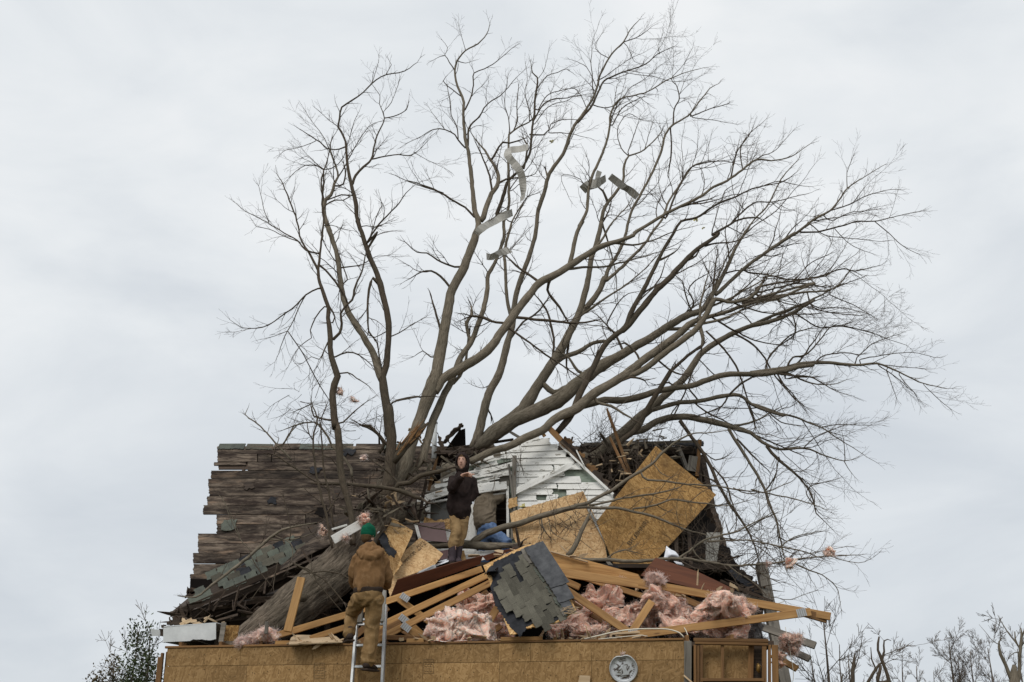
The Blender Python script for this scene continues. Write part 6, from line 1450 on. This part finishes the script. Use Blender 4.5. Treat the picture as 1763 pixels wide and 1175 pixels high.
# ------------------------------------------------------------------ people
def loftadd(V, Fc, rings, side, sides=16):
    """rings: (centre, half width, half depth[, side vector]) -> closed tube with rounded ends"""
    n = len(rings); base = len(V)
    ext_ = []
    c0, c1 = rings[0], rings[1]; d0 = (c0[0]-c1[0]).normalized(); e = min(c0[1], c0[2])
    ext_.append((c0[0]+d0*e*.55, c0[1]*.55, c0[2]*.55)); ext_ += [(r_[0], r_[1], r_[2]) for r_ in rings]
    c0, c1 = rings[-1], rings[-2]; d0 = (c0[0]-c1[0]).normalized(); e = min(c0[1], c0[2])
    ext_.append((c0[0]+d0*e*.55, c0[1]*.55, c0[2]*.55)); n = len(ext_)
    for i in range(n):
        t = (ext_[min(i+1, n-1)][0]-ext_[max(i-1, 0)][0]).normalized()
        u = (side-t*side.dot(t)); u = u.normalized() if u.length > 1e-4 else t.orthogonal().normalized(); v = t.cross(u)
        for k in range(sides):
            a = 2*math.pi*k/sides; V.append(ext_[i][0]+u*(math.cos(a)*ext_[i][1])+v*(math.sin(a)*ext_[i][2]))
    for i in range(n-1):
        for k in range(sides):
            a = base+i*sides+k; b_ = base+i*sides+(k+1) % sides; Fc.append((a, b_, b_+sides, a+sides))
    Fc.append(tuple(base+k for k in range(sides))[::-1]); Fc.append(tuple(base+(n-1)*sides+k for k in range(sides)))
def fused(name, lofts, mat, parent, vox=.011, smooth=4, folds=0.0, fs=9.0, seed=0, stretch=(1, 1, 1), cut=None):
    V, Fc = [], []
    for rings, side in lofts: loftadd(V, Fc, rings, side)
    me = bpy.data.meshes.new(name); me.from_pydata([tuple(v) for v in V], [], Fc)
    o = bpy.data.objects.new(name, me); COL.objects.link(o)
    m_ = o.modifiers.new('r', 'REMESH'); m_.mode = 'VOXEL'; m_.voxel_size = vox
    s_ = o.modifiers.new('s', 'SMOOTH'); s_.iterations = smooth; s_.factor = .5
    dg = bpy.context.evaluated_depsgraph_get(); me2 = bpy.data.meshes.new_from_object(o.evaluated_get(dg))
    bpy.data.objects.remove(o); me2.name = name
    if folds or cut:
        bm = bmesh.new(); bm.from_mesh(me2); bm.normal_update(); so_ = V3((seed*5.1, seed, 3))
        for v in bm.verts:
            if folds:
                q = V3((v.co.x*stretch[0], v.co.y*stretch[1], v.co.z*stretch[2]))*fs+so_
                w_ = V3((noise.noise(q*.5), noise.noise(q*.5+V3((9, 0, 0))), noise.noise(q*.5+V3((0, 9, 0)))))
                h = (1-abs(noise.noise(q+w_*1.3))*2.2)*.7+.5*noise.noise(q*2.2+w_)
                v.co += v.normal*(h*folds)
        if cut:
            bmesh.ops.delete(bm, geom=[f for f in bm.faces if cut(f.calc_center_median())], context='FACES')
        bm.to_mesh(me2); bm.free()
    me2.materials.clear(); me2.materials.append(MATS[mat]); me2.polygons.foreach_set('use_smooth', [True]*len(me2.polygons))
    ob = bpy.data.objects.new(name, me2); return link(ob, parent, Matrix.Identity(4))
def limb(pts, rads, side):
    """tapered tube along joints with in-between rings"""
    rings = []
    for i in range(len(pts)-1):
        k = 4
        for j in range(k):
            t = j/k; q = pts[i].lerp(pts[i+1], t); a = rads[i]+(rads[i+1]-rads[i])*t; rings.append((q, a, a))
    rings.append((pts[-1], rads[-1], rads[-1])); return (rings, side)
def handloft(w_, d, up, s=1.0, point=False, curl=.8, flip=1):
    """palm + five fingers; d finger direction, up = back-of-hand normal, flip chooses the thumb side"""
    d = d.normalized(); up = (up-d*up.dot(d)).normalized(); sd = d.cross(up)*flip; L = []
    pal = w_+d*.05*s
    L.append(([(w_-d*.01, .026*s, .018*s), (w_+d*.03*s, .038*s, .016*s), (w_+d*.085*s, .042*s, .014*s)], sd))
    for k, (o_, ln) in enumerate(((-.033, .072), (-.011, .080), (.011, .075), (.032, .058))):
        b0 = w_+d*.085*s+sd*o_*s
        cu = .12 if (point and k == 0) else curl
        pts = [b0-d*.02*s]; dd = d.copy(); a = 0
        for j in range(3):
            pts.append(pts[-1]+(d*math.cos(a)-up*math.sin(a))*ln*s*(.55, .42, .3)[j]*1.0); a += cu
        L.append(([(q, r_*s, r_*s) for q, r_ in zip(pts, (.0105, .010, .009, .0075))], sd))
    t0 = w_+d*.025*s-sd*.034*s
    pts = [t0, t0+(d*.6-sd*.75).normalized()*.035*s, t0+(d*.6-sd*.75).normalized()*.035*s+(d*.9-sd*.15-up*.3).normalized()*.032*s, t0+(d*.6-sd*.75).normalized()*.035*s+(d*.9-sd*.1-up*.5).normalized()*.056*s]
    L.append(([(q, r_*s, r_*s) for q, r_ in zip(pts, (.014, .0125, .011, .008))], sd))
    return L
def headloft(c, f, up, s=1.0):
    """c = centre of the head, f = facing"""
    f = f.normalized(); up = (up-f*up.dot(f)).normalized(); sd = f.cross(up)
    R_ = [(-.115, .022, .030, .040), (-.10, .044, .050, .030), (-.07, .058, .072, .018), (-.03, .068, .086, .008), (.02, .074, .094, .0), (.06, .074, .094, -.004), (.09, .062, .080, -.008), (.112, .034, .046, -.01)]
    L = [([(c+up*z*s+f*o_*s, a*s, b_*s) for z, a, b_, o_ in R_], sd)]
    L.append(([(c+f*.088*s+up*.03*s, .008*s, .008*s), (c+f*.106*s-up*.005*s, .011*s, .012*s), (c+f*.112*s-up*.022*s, .016*s, .012*s), (c+f*.098*s-up*.030*s, .012*s, .010*s)], sd))
    for e in (-1, 1): L.append(([(c+sd*e*.075*s+up*.022*s-f*.01*s, .008*s, .016*s), (c+sd*e*.079*s+up*.0*s-f*.012*s, .009*s, .017*s), (c+sd*e*.074*s-up*.025*s-f*.006*s, .007*s, .012*s)], sd))
    return L
def face(par, c, f, up, s=1.0):
    f = f.normalized(); up = (up-f*up.dot(f)).normalized(); sd = f.cross(up)
    for e in (-1, 1):
        V, Fc = [], []; q = c+f*.086*s+up*.020*s+sd*e*.031*s
        loftadd(V, Fc, [(q-sd*.009*s, .003*s, .004*s), (q, .005*s, .006*s), (q+sd*.009*s, .003*s, .004*s)], up, 8); mo('eye', V, Fc, 'skin_dark', par, None, True)
        V, Fc = [], []; q = c+f*.091*s+up*.040*s+sd*e*.031*s
        loftadd(V, Fc, [(q-sd*.017*s, .003*s, .004*s), (q+up*.003*s, .003*s, .004*s), (q+sd*.017*s-f*.004*s, .003*s, .004*s)], up, 8); mo('eyebrow', V, Fc, 'hair', par, None, True)
    V, Fc = [], []; q = c+f*.090*s-up*.058*s
    loftadd(V, Fc, [(q-sd*.022*s-f*.006*s, .003*s, .004*s), (q, .004*s, .006*s), (q+sd*.022*s-f*.006*s, .003*s, .004*s)], up, 8); mo('mouth', V, Fc, 'lips', par, None, True)
def fullbody(root, J, side, f, head_c, head_f, extra=[], s=1.0):
    L = []
    L.append(([(J['pelvis']-V3((0, 0, .06)), .14, .10), (J['pelvis']+V3((0, 0, .05)), .155, .105), (J['waist'], .14, .095), (J['chest'], .165, .11), (J['neck']-V3((0, 0, .07)), .14, .085), (J['neck'], .058, .058)], side))
    L.append(([(J['neck']-V3((0, 0, .04)), .058, .058), (J['neck'].lerp(head_c, .45), .053, .055), (head_c-V3((0, 0, .04)), .05, .055)], side))
    L += headloft(head_c, head_f, V3((0, 0, 1)), s)
    for q in ('l', 'r'):
        L.append(limb([J['sh'+q], J['el'+q], J['ha'+q]], [.055, .042, .029], side)); L.append(limb([J['hip'+q], J['kn'+q], J['an'+q]], [.085, .056, .042], side))
        L.append(([(J['an'+q]-V3((0, 0, .03))-J['ft'+q]*.04, .04, .04), (J['an'+q]-V3((0, 0, .05))+J['ft'+q]*.06, .042, .035), (J['an'+q]-V3((0, 0, .065))+J['ft'+q]*.15, .035, .02)], J['ft'+q].cross(V3((0, 0, 1)))))
    for e in extra: L += e
    return fused('body', L, 'skin', root, .0068, 2)
# --- man climbing the ladder, seen from behind
def man_ladder():
    Y = 14.72
    root = thing('person', 'man in brown work jacket and green knit hat seen from behind, climbing the ladder', 'person', P(633, 1148, 14.9))
    q = lambda x, y, d=0.0: P(x, y, Y+d)
    side = V3((1, .05, 0)); fwd = V3((.05, 1, 0))
    J = dict(pelvis=q(634, 1024), waist=q(635, 1006, .02), chest=q(638, 976, .05), neck=q(637, 945, .08), shl=q(614, 960, .05), shr=q(660, 962, .05),
             ell=q(609, 990, .10), elr=q(665, 994, .10), hal=q(611, 1008, .36), har=q(664, 1010, .36),
             hipl=q(621, 1028, .0), hipr=q(647, 1028, .0), knl=q(605, 1058, .32), knr=q(640, 1082, .10), anl=q(602, 1092, .22), anr=q(634, 1137, .10),
             ftl=V3((-.30, .9, 0)).normalized(), ftr=V3((.35, .85, 0)).normalized())
    hc = q(634, 921, .10); hf = V3((.45, 1, .10))
    ex = [handloft(J['hal'], V3((.5, .7, .2)), V3((0, -.3, 1)), 1, False, .9, 1), handloft(J['har'], V3((-.5, .7, .2)), V3((0, -.3, 1)), 1, False, .9, -1)]
    fullbody(root, J, side, fwd, hc, hf, ex)
    up = V3((0, 0, 1))
    jk = [([(q(634, 1018), .168, .140), (q(634, 1009, .0), .185, .150), (q(636, 998, .0), .182, .150), (q(637, 972, .03), .195, .155), (q(637, 956, .06), .168, .125), (q(637, 946, .07), .105, .095), (q(637, 940, .08), .082, .085)], side),
          limb([q(618, 962, .05), J['ell']-V3((.0, 0, 0)), J['hal'].lerp(J['ell'], .12)], [.080, .074, .058], side), limb([q(657, 963, .05), J['elr'], J['har'].lerp(J['elr'], .12)], [.080, .074, .058], side),
          # hood lying on the back
          ([(q(621, 950, -.02), .045, .05), (q(627, 957, -.075), .06, .06), (q(638, 960, -.095), .065, .06), (q(649, 956, -.075), .06, .06), (q(655, 950, -.02), .045, .05)], up),
          ([(q(624, 945, .02), .05, .05), (q(637, 951, -.05), .06, .05), (q(650, 946, .02), .05, .05)], up)]
    j_ = fused('jacket', jk, 'duck_brown', root, .009, 3, .020, 7.0, 1, (1, 1, .8))
    fused('jacket_hem', [([(q(634, 1021, .0), .180, .145), (q(634, 1014, .0), .194, .155)], side)], 'boot_brown', j_, .012, 2)
    tr = [([(q(635, 1014, .01), .150, .125), (q(634, 1024), .168, .138), (q(634, 1034), .155, .125)], side),
          limb([q(622, 1028, .0), J['knl'].lerp(J['hipl'], .0), q(601, 1092, .22)], [.104, .082, .070], side), limb([q(646, 1030), J['knr'], q(633.5, 1140, .10)], [.108, .086, .084], side)]
    fused('trousers', tr, 'khaki_work', root, .009, 3, .018, 7.0, 3, (1, 1, .9))
    for (a, ft) in ((J['anl']+V3((0, 0, .02)), J['ftl']), (J['anr']-V3((0, 0, .01)), J['ftr'])):
        sd = ft.cross(up); b = [([(a+up*.06, .058, .06), (a-up*.02, .056, .062), (a-up*.05+ft*.01, .055, .065)], sd), ([(a-up*.055-ft*.065, .045, .04), (a-up*.055+ft*.04, .05, .045), (a-up*.07+ft*.13, .05, .036), (a-up*.078+ft*.19, .04, .024)], sd)]
        bo = fused('boot', b, 'boot_brown', root, .010, 2)
        beam('sole', a-up*.105-ft*.10, a-up*.105+ft*.215, .10, .022, 'boot_brown', bo, up)
    hs = V3((1, -.4, 0)); ht = [([(hc+up*.005, .087, .110), (hc+up*.03, .090, .113), (hc+up*.075, .088, .108), (hc+up*.11, .070, .086), (hc+up*.132, .036, .045)], hs)]
    b_ = fused('knit_hat', ht, 'beanie_green', root, .008, 3, .004, 26, 5)
    fused('hat_brim', [([(hc-up*.012, .089, .112), (hc+up*.02, .094, .117)], hs)], 'beanie_green', b_, .009, 1)
    p0 = hc+hf.normalized()*.105+V3((.075, -.03, .03)); beam('white_patch', p0-V3((.012, .0, .014)), p0+V3((.014, .01, .014)), .03, .008, 'white_cloth', b_, V3((1, .2, 0)))
    fused('hair', [([(hc-up*.075-hf.normalized()*.05, .062, .055), (hc-up*.02-hf.normalized()*.045, .078, .070)], hs)], 'hair', root, .009, 2)
    fused('collar', [([(q(636, 941, .08), .078, .082), (q(636, 935, .085), .070, .074)], side)], 'black_fleece', root, .01, 2)
man_ladder()
# --- hooded man pointing
def man_point():
    Y = 17.95
    root = thing('person', 'young man in dark hooded sweatshirt standing on the wreck and pointing with one hand', 'person', P(785, 968, Y))
    q = lambda x, y, d=0.0: P(x, y, Y+d)
    side = V3((1, .15, 0)); fwd = V3((.15, -1, 0)); up = V3((0, 0, 1))
    J = dict(pelvis=q(791, 874), waist=q(793, 862), chest=q(797, 838), neck=q(795, 816), shl=q(781, 825, -.02), shr=q(812, 825, .04), ell=q(778, 842, -.24), elr=q(816, 850, .02), hal=q(797, 818, -.42), har=q(806, 866, .0),
             hipl=q(783, 876), hipr=q(800, 877), knl=q(785, 918, -.05), knr=q(795, 918, .05), anl=q(778, 962, -.02), anr=q(787, 960, .10), ftl=V3((-.25, -1, 0)).normalized(), ftr=V3((.2, -1, 0)).normalized())
    hc = q(795.5, 796, -.05); hf = V3((-.12, -1, .02)); s = .98
    ex = [handloft(J['hal'], V3((.92, -.35, .10)), V3((0, .2, 1)), 1.15, True, 1.0, 1), handloft(J['har'], V3((-.1, -.2, -1)), V3((1, 0, 0)), 1, False, .5, 1)]
    b0 = fullbody(root, J, side, fwd, hc, hf, ex, s); face(b0, hc, hf, up, s)
    jk = [([(q(796, 891), .13, .11), (q(793, 884), .178, .148), (q(790, 872), .186, .152), (q(793, 850), .185, .150), (q(797, 832), .182, .138), (q(797, 823), .155, .115), (q(796, 816), .10, .09), (q(796, 812), .085, .085)], side),
          limb([q(781, 827, -.02), J['ell'], J['hal'].lerp(J['ell'], .16)], [.084, .070, .052], side), limb([q(811, 827, .03), J['elr'], J['har'].lerp(J['elr'], .1)], [.084, .074, .055], side)]
    j_ = fused('hooded_sweatshirt', jk, 'black_fleece', root, .009, 3, .016, 8, 2, (1, 1, .7))
    fx = hf.normalized()
    hk = hc-fx*.032
    hood = [([(hk-up*.135+fx*.0, .085, .085), (hk-up*.09, .098, .105), (hk-up*.03, .102, .118), (hk+up*.04, .104, .122), (hk+up*.095, .090, .108), (hk+up*.125, .055, .07)], V3((1, -.12, 0)))]
    fsd = fx.cross(up)
    def cut(p):
        d = p-hc; a = d.dot(fsd); z = d.dot(up); return d.dot(fx) > .0 and (a/.082)**2+((z+.018)/.108)**2 < 1
    h_ = fused('hood', hood, 'black_fleece', root, .009, 3, .006, 12, 4, cut=cut)
    sm = h_.modifiers.new('thickness', 'SOLIDIFY'); sm.thickness = .010; sm.offset = 1
    fused('hair', [([(hc+fx*.06+up*.075-fsd*.03, .018, .02), (hc+fx*.075+up*.082, .022, .022), (hc+fx*.06+up*.075+fsd*.03, .018, .02)], up)], 'hair', root, .007, 1)
    tb = TB()
    for e in (-1, 1): tb.add([q(795+e*3, 817, -.13), q(796+e*3.5, 824, -.19), q(797+e*3, 831, -.2)], [.004]*3, 5)
    tubeobj('drawstring', 'black_fleece', j_, tb)
    slab('white_label', [q(813, 868, -.16), q(816, 868, -.15), q(816, 864, -.15), q(813, 864, -.16)], .003, 'white_cloth', j_)
    tr = [([(q(791, 868), .135, .105), (q(791, 875), .148, .115), (q(791, 884), .148, .118)], side), limb([q(784, 888), J['knl'], q(780, 938, -.02), q(779.5, 944, -.02)], [.094, .078, .076, .06], side), limb([q(798, 890), J['knr'], q(789, 938, .08), q(789, 943, .08)], [.092, .076, .074, .06], side)]
    fused('trousers', tr, 'khaki_light', root, .009, 3, .011, 8, 6, (1, 1, 1))
    for a, ft, x, d in ((J['anl'], J['ftl'], 778.5, -.02), (J['anr'], J['ftr'], 787.5, .09)):
        sd = ft.cross(up); b = [([(q(x+(3.4 if x > 780 else 3.0), 930, d+.01), .068, .07), (q(x+(2 if x > 780 else 1.4), 941, d), .066, .067), (q(x+(1 if x > 780 else 0), 952, d), .062, .064), (q(x, 962, d), .055, .06), (q(x, 968, d), .052, .065)], sd), ([(q(x, 966, d)-ft*.06, .05, .05), (q(x, 967, d)+ft*.06, .056, .055), (q(x, 970, d)+ft*.17, .048, .035)], sd)]
        fused('rubber_boot', b, 'boot_rubber', root, .010, 2, .004, 10, 7)
man_point()
# --- man leaning in through the window
def man_window():
    Y = 18.72
    root = thing('person', 'person in taupe jacket and blue jeans leaning in through the dormer window', 'person', P(850, 955, Y))
    q = lambda x, y, d=0.0: P(x, y, Y+d)
    side = V3((1, .25, 0)); up = V3((0, 0, 1))
    J = dict(pelvis=q(839, 914), waist=q(835, 902, .03), chest=q(834, 878, .13), neck=q(840, 854, .36), shl=q(824, 869, .18), shr=q(847, 865, .20), ell=q(820, 872, .55), elr=q(865, 854, .25), hal=q(828, 862, .85), har=q(873, 842, .5),
             hipl=q(832, 918), hipr=q(848, 920), knl=q(833, 948, .10), knr=q(872, 934, -.12), anl=q(836, 985, .12), anr=q(874, 975, -.02), ftl=V3((0, 1, 0)), ftr=V3((.2, .95, 0)).normalized())
    hc = q(843, 840, .52); hf = V3((.1, 1, -.2))
    ex = [handloft(J['hal'], V3((.1, 1, 0)), up, 1, False, .8, 1), handloft(J['har'], V3((.1, .8, .4)), V3((0, -.4, 1)), 1, False, .9, -1)]
    fullbody(root, J, side, V3((0, 1, 0)), hc, hf, ex)
    jk = [([(q(837, 906), .172, .14), (q(835, 899, .02), .182, .15), (q(834, 884, .10), .182, .155), (q(836, 868, .18), .182, .15), (q(841, 859, .26), .14, .12), (q(841, 854, .33), .085, .085)], side),
          limb([q(826, 870, .18), J['ell'], J['hal']], [.08, .075, .06], side), limb([q(848, 864, .2), J['elr'], J['har']], [.086, .074, .060], side)]
    fused('jacket', jk, 'taupe', root, .009, 3, .02, 8, 8, (1, 1, 1))
    fused('waistband', [([(q(838, 909), .150, .12), (q(837, 904), .158, .13)], side)], 'black_fleece', root, .012, 2)
    tr = [([(q(838, 904), .145, .12), (q(840, 912), .168, .15), (q(842, 922), .16, .14)], side), limb([q(833, 918), J['knl'], J['anl']], [.108, .085, .075], side), limb([q(847, 919), J['knr'], J['anr']], [.115, .092, .076], side)]
    fused('jeans', tr, 'denim', root, .011, 4, .013, 8, 9, (1, 1, .8))
    fused('hair', [([(hc-up*.05, .075, .09), (hc+up*.05, .083, .105), (hc+up*.115, .05, .06)], V3((1, 0, 0)))], 'hair', root, .009, 2)
    for k, ft in (('anl', J['ftl']), ('anr', J['ftr'])):
        a = J[k]; sd = ft.cross(up); fused('boot', [([(a+up*.05, .055, .058), (a-up*.05, .052, .06)], sd), ([(a-up*.055-ft*.06, .045, .04), (a-up*.06+ft*.05, .05, .042), (a-up*.075+ft*.16, .042, .026)], sd)], 'boot_brown', root, .011, 2)
man_window()
# ------------------------------------------------------------------ far trees
def far_tree(label, px, ytop, Y, spread, seed, mat='bark_far', kind='bare', forks=4, group=None, r0=.12, lean=0.0, name='bare_tree', tw=1.0):
    top = P(px, ytop, Y); base = V3((top.x-lean, Y, 0)); H = top.z; r = random.Random(seed)
    t = thing(name, label, 'tree', base, group)
    tb = TB(); n = 9; pts = [base+V3((lean*(i/n)**1.3+.05*H*.3*noise.noise(V3((i*.5, seed, 0))), .1*noise.noise(V3((i*.4, 0, seed))), H*(.97 if kind != 'broken' else 1)*i/n)) for i in range(n+1)]
    rad = [r0*(1-.85*i/n) if kind != 'broken' else r0*(1-.45*i/n) for i in range(n+1)]
    pp, rr = crom(pts, rad, .25); 
    if kind == 'broken': rr[-1] *= .3
    tb.add(pp, rr, 8, lambda q_, a, ln, q: q_*(1+.2*noise.noise(q*2.5))); tubeobj('trunk', mat, t, tb)
    cr = TB(); lf = ([], [])
    for k in range(forks):
        i = int(len(pp)*(.30+.66*(k+r.random())/forks)); i = min(i, len(pp)-1)
        a = r.uniform(0, 6.28); d = V3((math.cos(a), math.sin(a)*.7, r.uniform(.7, 1.9))).normalized()
        grow(cr, pp[i], d, spread*H*r.uniform(.2, .5), rr[i]*.5, 2, r, .22, 3, .3, .13, .0042 if Y < 35 else .007)
    if cr.V: tubeobj('crown', mat, t, cr)['kind'] = 'stuff'
    return t, pp, rr, r
def seedgrow(cr, p, d, L, r0, r, lv=3, rmin=.006): grow(cr, p, d, L, r0, lv, r, .14, 3, .3, .16, rmin)
FT = [(1417, 1062, 24, .65, 'slender pale bare sapling closest to the right end of the wall', 'bare', 12, .07), (1458, 1118, 30, .6, 'grey bare sapling second from the wall end', 'bare', 10, .06), (1397, 1120, 27, .6, 'low bushy bare sapling just behind the rafter tails', 'bare', 12, .06),
      (1442, 1100, 26, .6, 'fork topped bare sapling between the slender and the grey one', 'bare', 10, .05), (1550, 1135, 60, .5, 'faint bare tree behind the two dark broken trunks', 'bare', 12, .12), (1575, 1140, 62, .5, 'small faint bare tree right of the broken trunks', 'bare', 12, .11),
      (1632, 1098, 70, .62, 'fan shaped bare tree standing alone in the gap on the right', 'bare', 16, .14), (1668, 1116, 70, .6, 'thin bare tree right of the fan shaped one', 'bare', 14, .12), (1700, 1108, 72, .6, 'dense bare tree behind the pale broken trunk', 'bare', 16, .13), (1648, 1130, 74, .55, 'low bare brush tree behind the fan shaped one', 'bare', 14, .12),
      (1750, 1110, 74, .6, 'bare tree at the far right edge of the picture', 'bare', 14, .13), (1605, 1150, 75, .5, 'lowest bare brush tree in the gap on the right', 'bare', 12, .1), (1508, 1140, 58, .5, 'thin bare tree left of the two dark broken trunks', 'bare', 12, .1)]
for k, (x, y, Y, sp_, lb, kd, fk, r0) in enumerate(FT): far_tree(lb, x, y, Y, sp_, 100+k, 'bark_far', kd, fk, 'distant bare trees', r0)
def traced_tree(name, label, main, brs, Y, mat, dens=.5, Lmax=1.2):
    m_ = build_path(main, Y, 0, None, .15, .02); t = thing(name, label, 'tree', V3((m_.pts[0].x, Y, 0)), 'storm broken trees')
    r = random.Random(int(Y)); tb = TB(); fn = lambda rr, a, ln, q: rr*(1+.25*noise.noise(q*2.5)); p0 = m_.pts[0].copy()
    tb.add([V3((p0.x, Y, 0)), p0*.5+V3((p0.x, Y, 0))*.5]+m_.pts, [m_.rad[0]*1.3, m_.rad[0]*1.1]+m_.rad, 9, fn); tubeobj('trunk', mat, t, tb); tw_ = TB(); ps = [m_]
    for b in brs:
        br = build_path(b[0], None, b[1], ps[b[2]] if len(b) > 2 else m_, .15, .02); ps.append(br); tb = TB(); tb.add(br.pts, br.rad, 7, fn); tubeobj('limb', mat, t, tb)
        for i in range(2, len(br.pts), max(1, int(6/dens/4))):
            if r.random() < .6: grow(tw_, br.pts[i], (V3((r.uniform(-1, 1), r.uniform(-.5, .5), r.uniform(-.1, 1.2)))).normalized(), Lmax*r.uniform(.3, 1), br.rad[i]*.3, 2, r, .08, 3, .25, .2, .007)
    if tw_.V: tubeobj('twigs', 'bark_far', t, tw_)['kind'] = 'stuff'
REG['G'] = (1350, 1040, 4.269)
traced_tree('broken_tree', 'dark twin stemmed storm broken tree with snapped tops in the right gap', 'G 780,600,30 745,480,28 715,400,26 690,340,20 690,290,18 697,240,12', [('G 720,420,20 735,350,16 735,270,13 760,262,9 785,270,5', 0), ('G 610,590,26 660,500,24 700,450,18 720,430,14', 0), ('G 670,470,14 645,410,12 638,320,6', 0, 2), ('G 690,580,34 700,500,30 710,450,20', 0), ('G 745,370,7 800,350,6 880,320,4 1030,295,2', 0), ('G 740,440,6 800,410,5 900,420,4 970,425,2', 0)], 40, 'bark_dark')
traced_tree('broken_tree', 'short dark splintered stump tree beside the saplings', 'G 505,600,36 505,500,34 512,430,26 520,360,8', [('G 500,440,12 480,410,8 455,440,5', 0), ('G 425,600,18 430,520,10', 0), ('G 520,470,10 550,380,6 580,200,3', 0)], 38, 'bark_dark', .6, .9)
traced_tree('broken_tree', 'pale broken trunk with bare side limbs at the right edge', 'G 1700,640,90 1695,560,80 1692,500,60 1690,450,26', [('G 1665,540,34 1630,450,30 1590,370,26 1582,280,14 1600,250,6', 0), ('G 1725,560,30 1730,400,28 1740,300,24 1745,230,18 1742,175,8', 0), ('G 1735,330,14 1700,280,12 1640,200,9 1570,80,4', 0, 2), ('G 1720,310,14 1700,260,12 1697,205,8', 0, 2), ('G 1610,180,5 1560,140,4 1500,110,2', 0, 3), ('G 1580,300,8 1540,280,6 1480,210,4 1430,150,2', 0, 1), ('G 1745,240,18 1765,200,14 1780,150,8', 0, 2), ('G 1725,355,10 1690,360,8 1650,395,4', 0, 2)], 34, 'bark_limb', .6, .9)
# leafy trees at the lower left
def leafy(label, px, ytop, Y, seed, mat, dens, wpx, r0=.05):
    t, pp, rr, r = far_tree(label, px, ytop, Y, .5, seed, 'bark_far', 'bare', 9, 'small trees at the left', r0, name='leafy_tree')
    k = pxscale(P(px, ytop, Y)); H = pp[-1].z; V, Fc = [], []
    for c_ in range(dens):
        f = r.random()**.7; z = H*(.55+.45*f); w_ = wpx*k*.5*(1.1-f)**.8
        cx = pp[0].x+(pp[-1].x-pp[0].x)*f+r.gauss(0, .62)*w_; cy = Y+r.gauss(0, .5)*w_
        for _ in range(11):
            c = V3((cx+r.gauss(0, .11), cy+r.gauss(0, .11), z+r.gauss(0, .16))); d = (rvec(r)+V3((0, 0, .5))).normalized()*r.uniform(.05, .10); e = d.cross(rvec(r)).normalized()*r.uniform(.012, .026); b0 = len(V)
            V += [c, c+d*.5+e, c+d, c+d*.5-e]; Fc.append((b0, b0+1, b0+2, b0+3))
    o = mo('foliage', V, Fc, mat, t); o['kind'] = 'stuff'
leafy('low rounded brownish tree at the far lower left', 170, 1158, 30, 201, 'leaf_brown', 60, 60)
leafy('thin reddish leaved tree second from the left', 200, 1132, 28, 202, 'leaf_brown', 60, 42)
leafy('tall dark green evergreen with wispy top beside the white boxed eave', 240, 1072, 26, 203, 'leaf', 95, 66)
leafy('small dark evergreen between the reddish tree and the tall evergreen', 222, 1135, 27, 204, 'leaf', 70, 40)
leafy('wispy evergreen shoot rising just left of the white boxed eave', 262, 1074, 26.5, 205, 'leaf', 34, 40)
leafy('dark evergreen low against the left corner of the wall', 258, 1130, 27, 206, 'leaf', 90, 50)

# ------------------------------------------------------------------ splinter litter: too small and too many to pick apart
def litter(name, mat, spots, seed, lab, Lr=(.05, .35)):
    r = random.Random(seed); V, Fc = [], []
    for px, py, Y, sx, sy, n_ in spots:
        for _ in range(n_):
            c = P(px+r.gauss(0, .45)*sx, py+r.gauss(0, .45)*sy, Y+r.uniform(-.12, .12)); d = rvec(r); d.y *= .5; d.z *= .6; d.normalize(); L = r.uniform(*Lr)**1.0; w_ = r.uniform(.006, .028); t = r.uniform(.004, .014)
            u = d.cross(rvec(r)).normalized(); v = d.cross(u); b0 = len(V)
            for s_, k in ((0, 1.0), (r.uniform(.5, .8), .9), (1, .15)):
                q = c+d*L*s_
                V += [q-u*w_*k-v*t*k, q+u*w_*k-v*t*k, q+u*w_*k+v*t*k, q-u*w_*k+v*t*k]
            for j in (0, 4):
                for k in range(4): Fc.append((b0+j+k, b0+j+(k+1) % 4, b0+j+4+(k+1) % 4, b0+j+4+k))
            Fc += [(b0+3, b0+2, b0+1, b0), (b0+8, b0+9, b0+10, b0+11)]
    tag(mo(name, V, Fc, mat), lab, kind='stuff')
litter('pale_splinters', 'lumber_pale', [(780, 1102, 15.35, 120, 3, 22), (560, 1106, 15.5, 80, 3, 20), (980, 1099, 15.3, 160, 4, 26), (700, 905, 17.5, 40, 25, 6), (900, 955, 16.6, 90, 12, 22), (720, 745, 18.3, 22, 16, 14), (660, 865, 17.5, 40, 40, 20), (1060, 800, 19.2, 50, 40, 16), (1200, 1020, 16.2, 120, 14, 20), (340, 1072, 16.3, 40, 8, 10), (760, 840, 18.5, 40, 20, 4)], 5, 'pale wood splinters scattered over the debris', (.04, .22))
litter('dark_splinters', 'old_wood', [(680, 800, 18.2, 45, 45, 45), (640, 870, 17.5, 60, 35, 40), (700, 880, 18.3, 30, 25, 26), (450, 1050, 17.6, 120, 26, 60), (560, 1000, 17.2, 60, 40, 30), (320, 1060, 17.7, 18, 18, 26), (1010, 780, 19.4, 40, 30, 26), (1080, 790, 19.8, 60, 25, 26), (1220, 960, 18.1, 50, 30, 30), (1290, 1015, 17.5, 30, 10, 20), (800, 780, 19.6, 60, 14, 26), (896, 943, 17.3, 14, 5, 8)], 6, 'dark wood and bark fragments littering the ruin', (.06, .4))
litter('bark_fragments', 'bark_limb', [(700, 800, 18.2, 40, 40, 30), (1100, 770, 20.0, 70, 22, 40), (640, 880, 17.4, 40, 30, 24), (820, 790, 19.0, 60, 14, 24)], 8, 'bark fragments around the limbs of the fallen tree', (.06, .35))
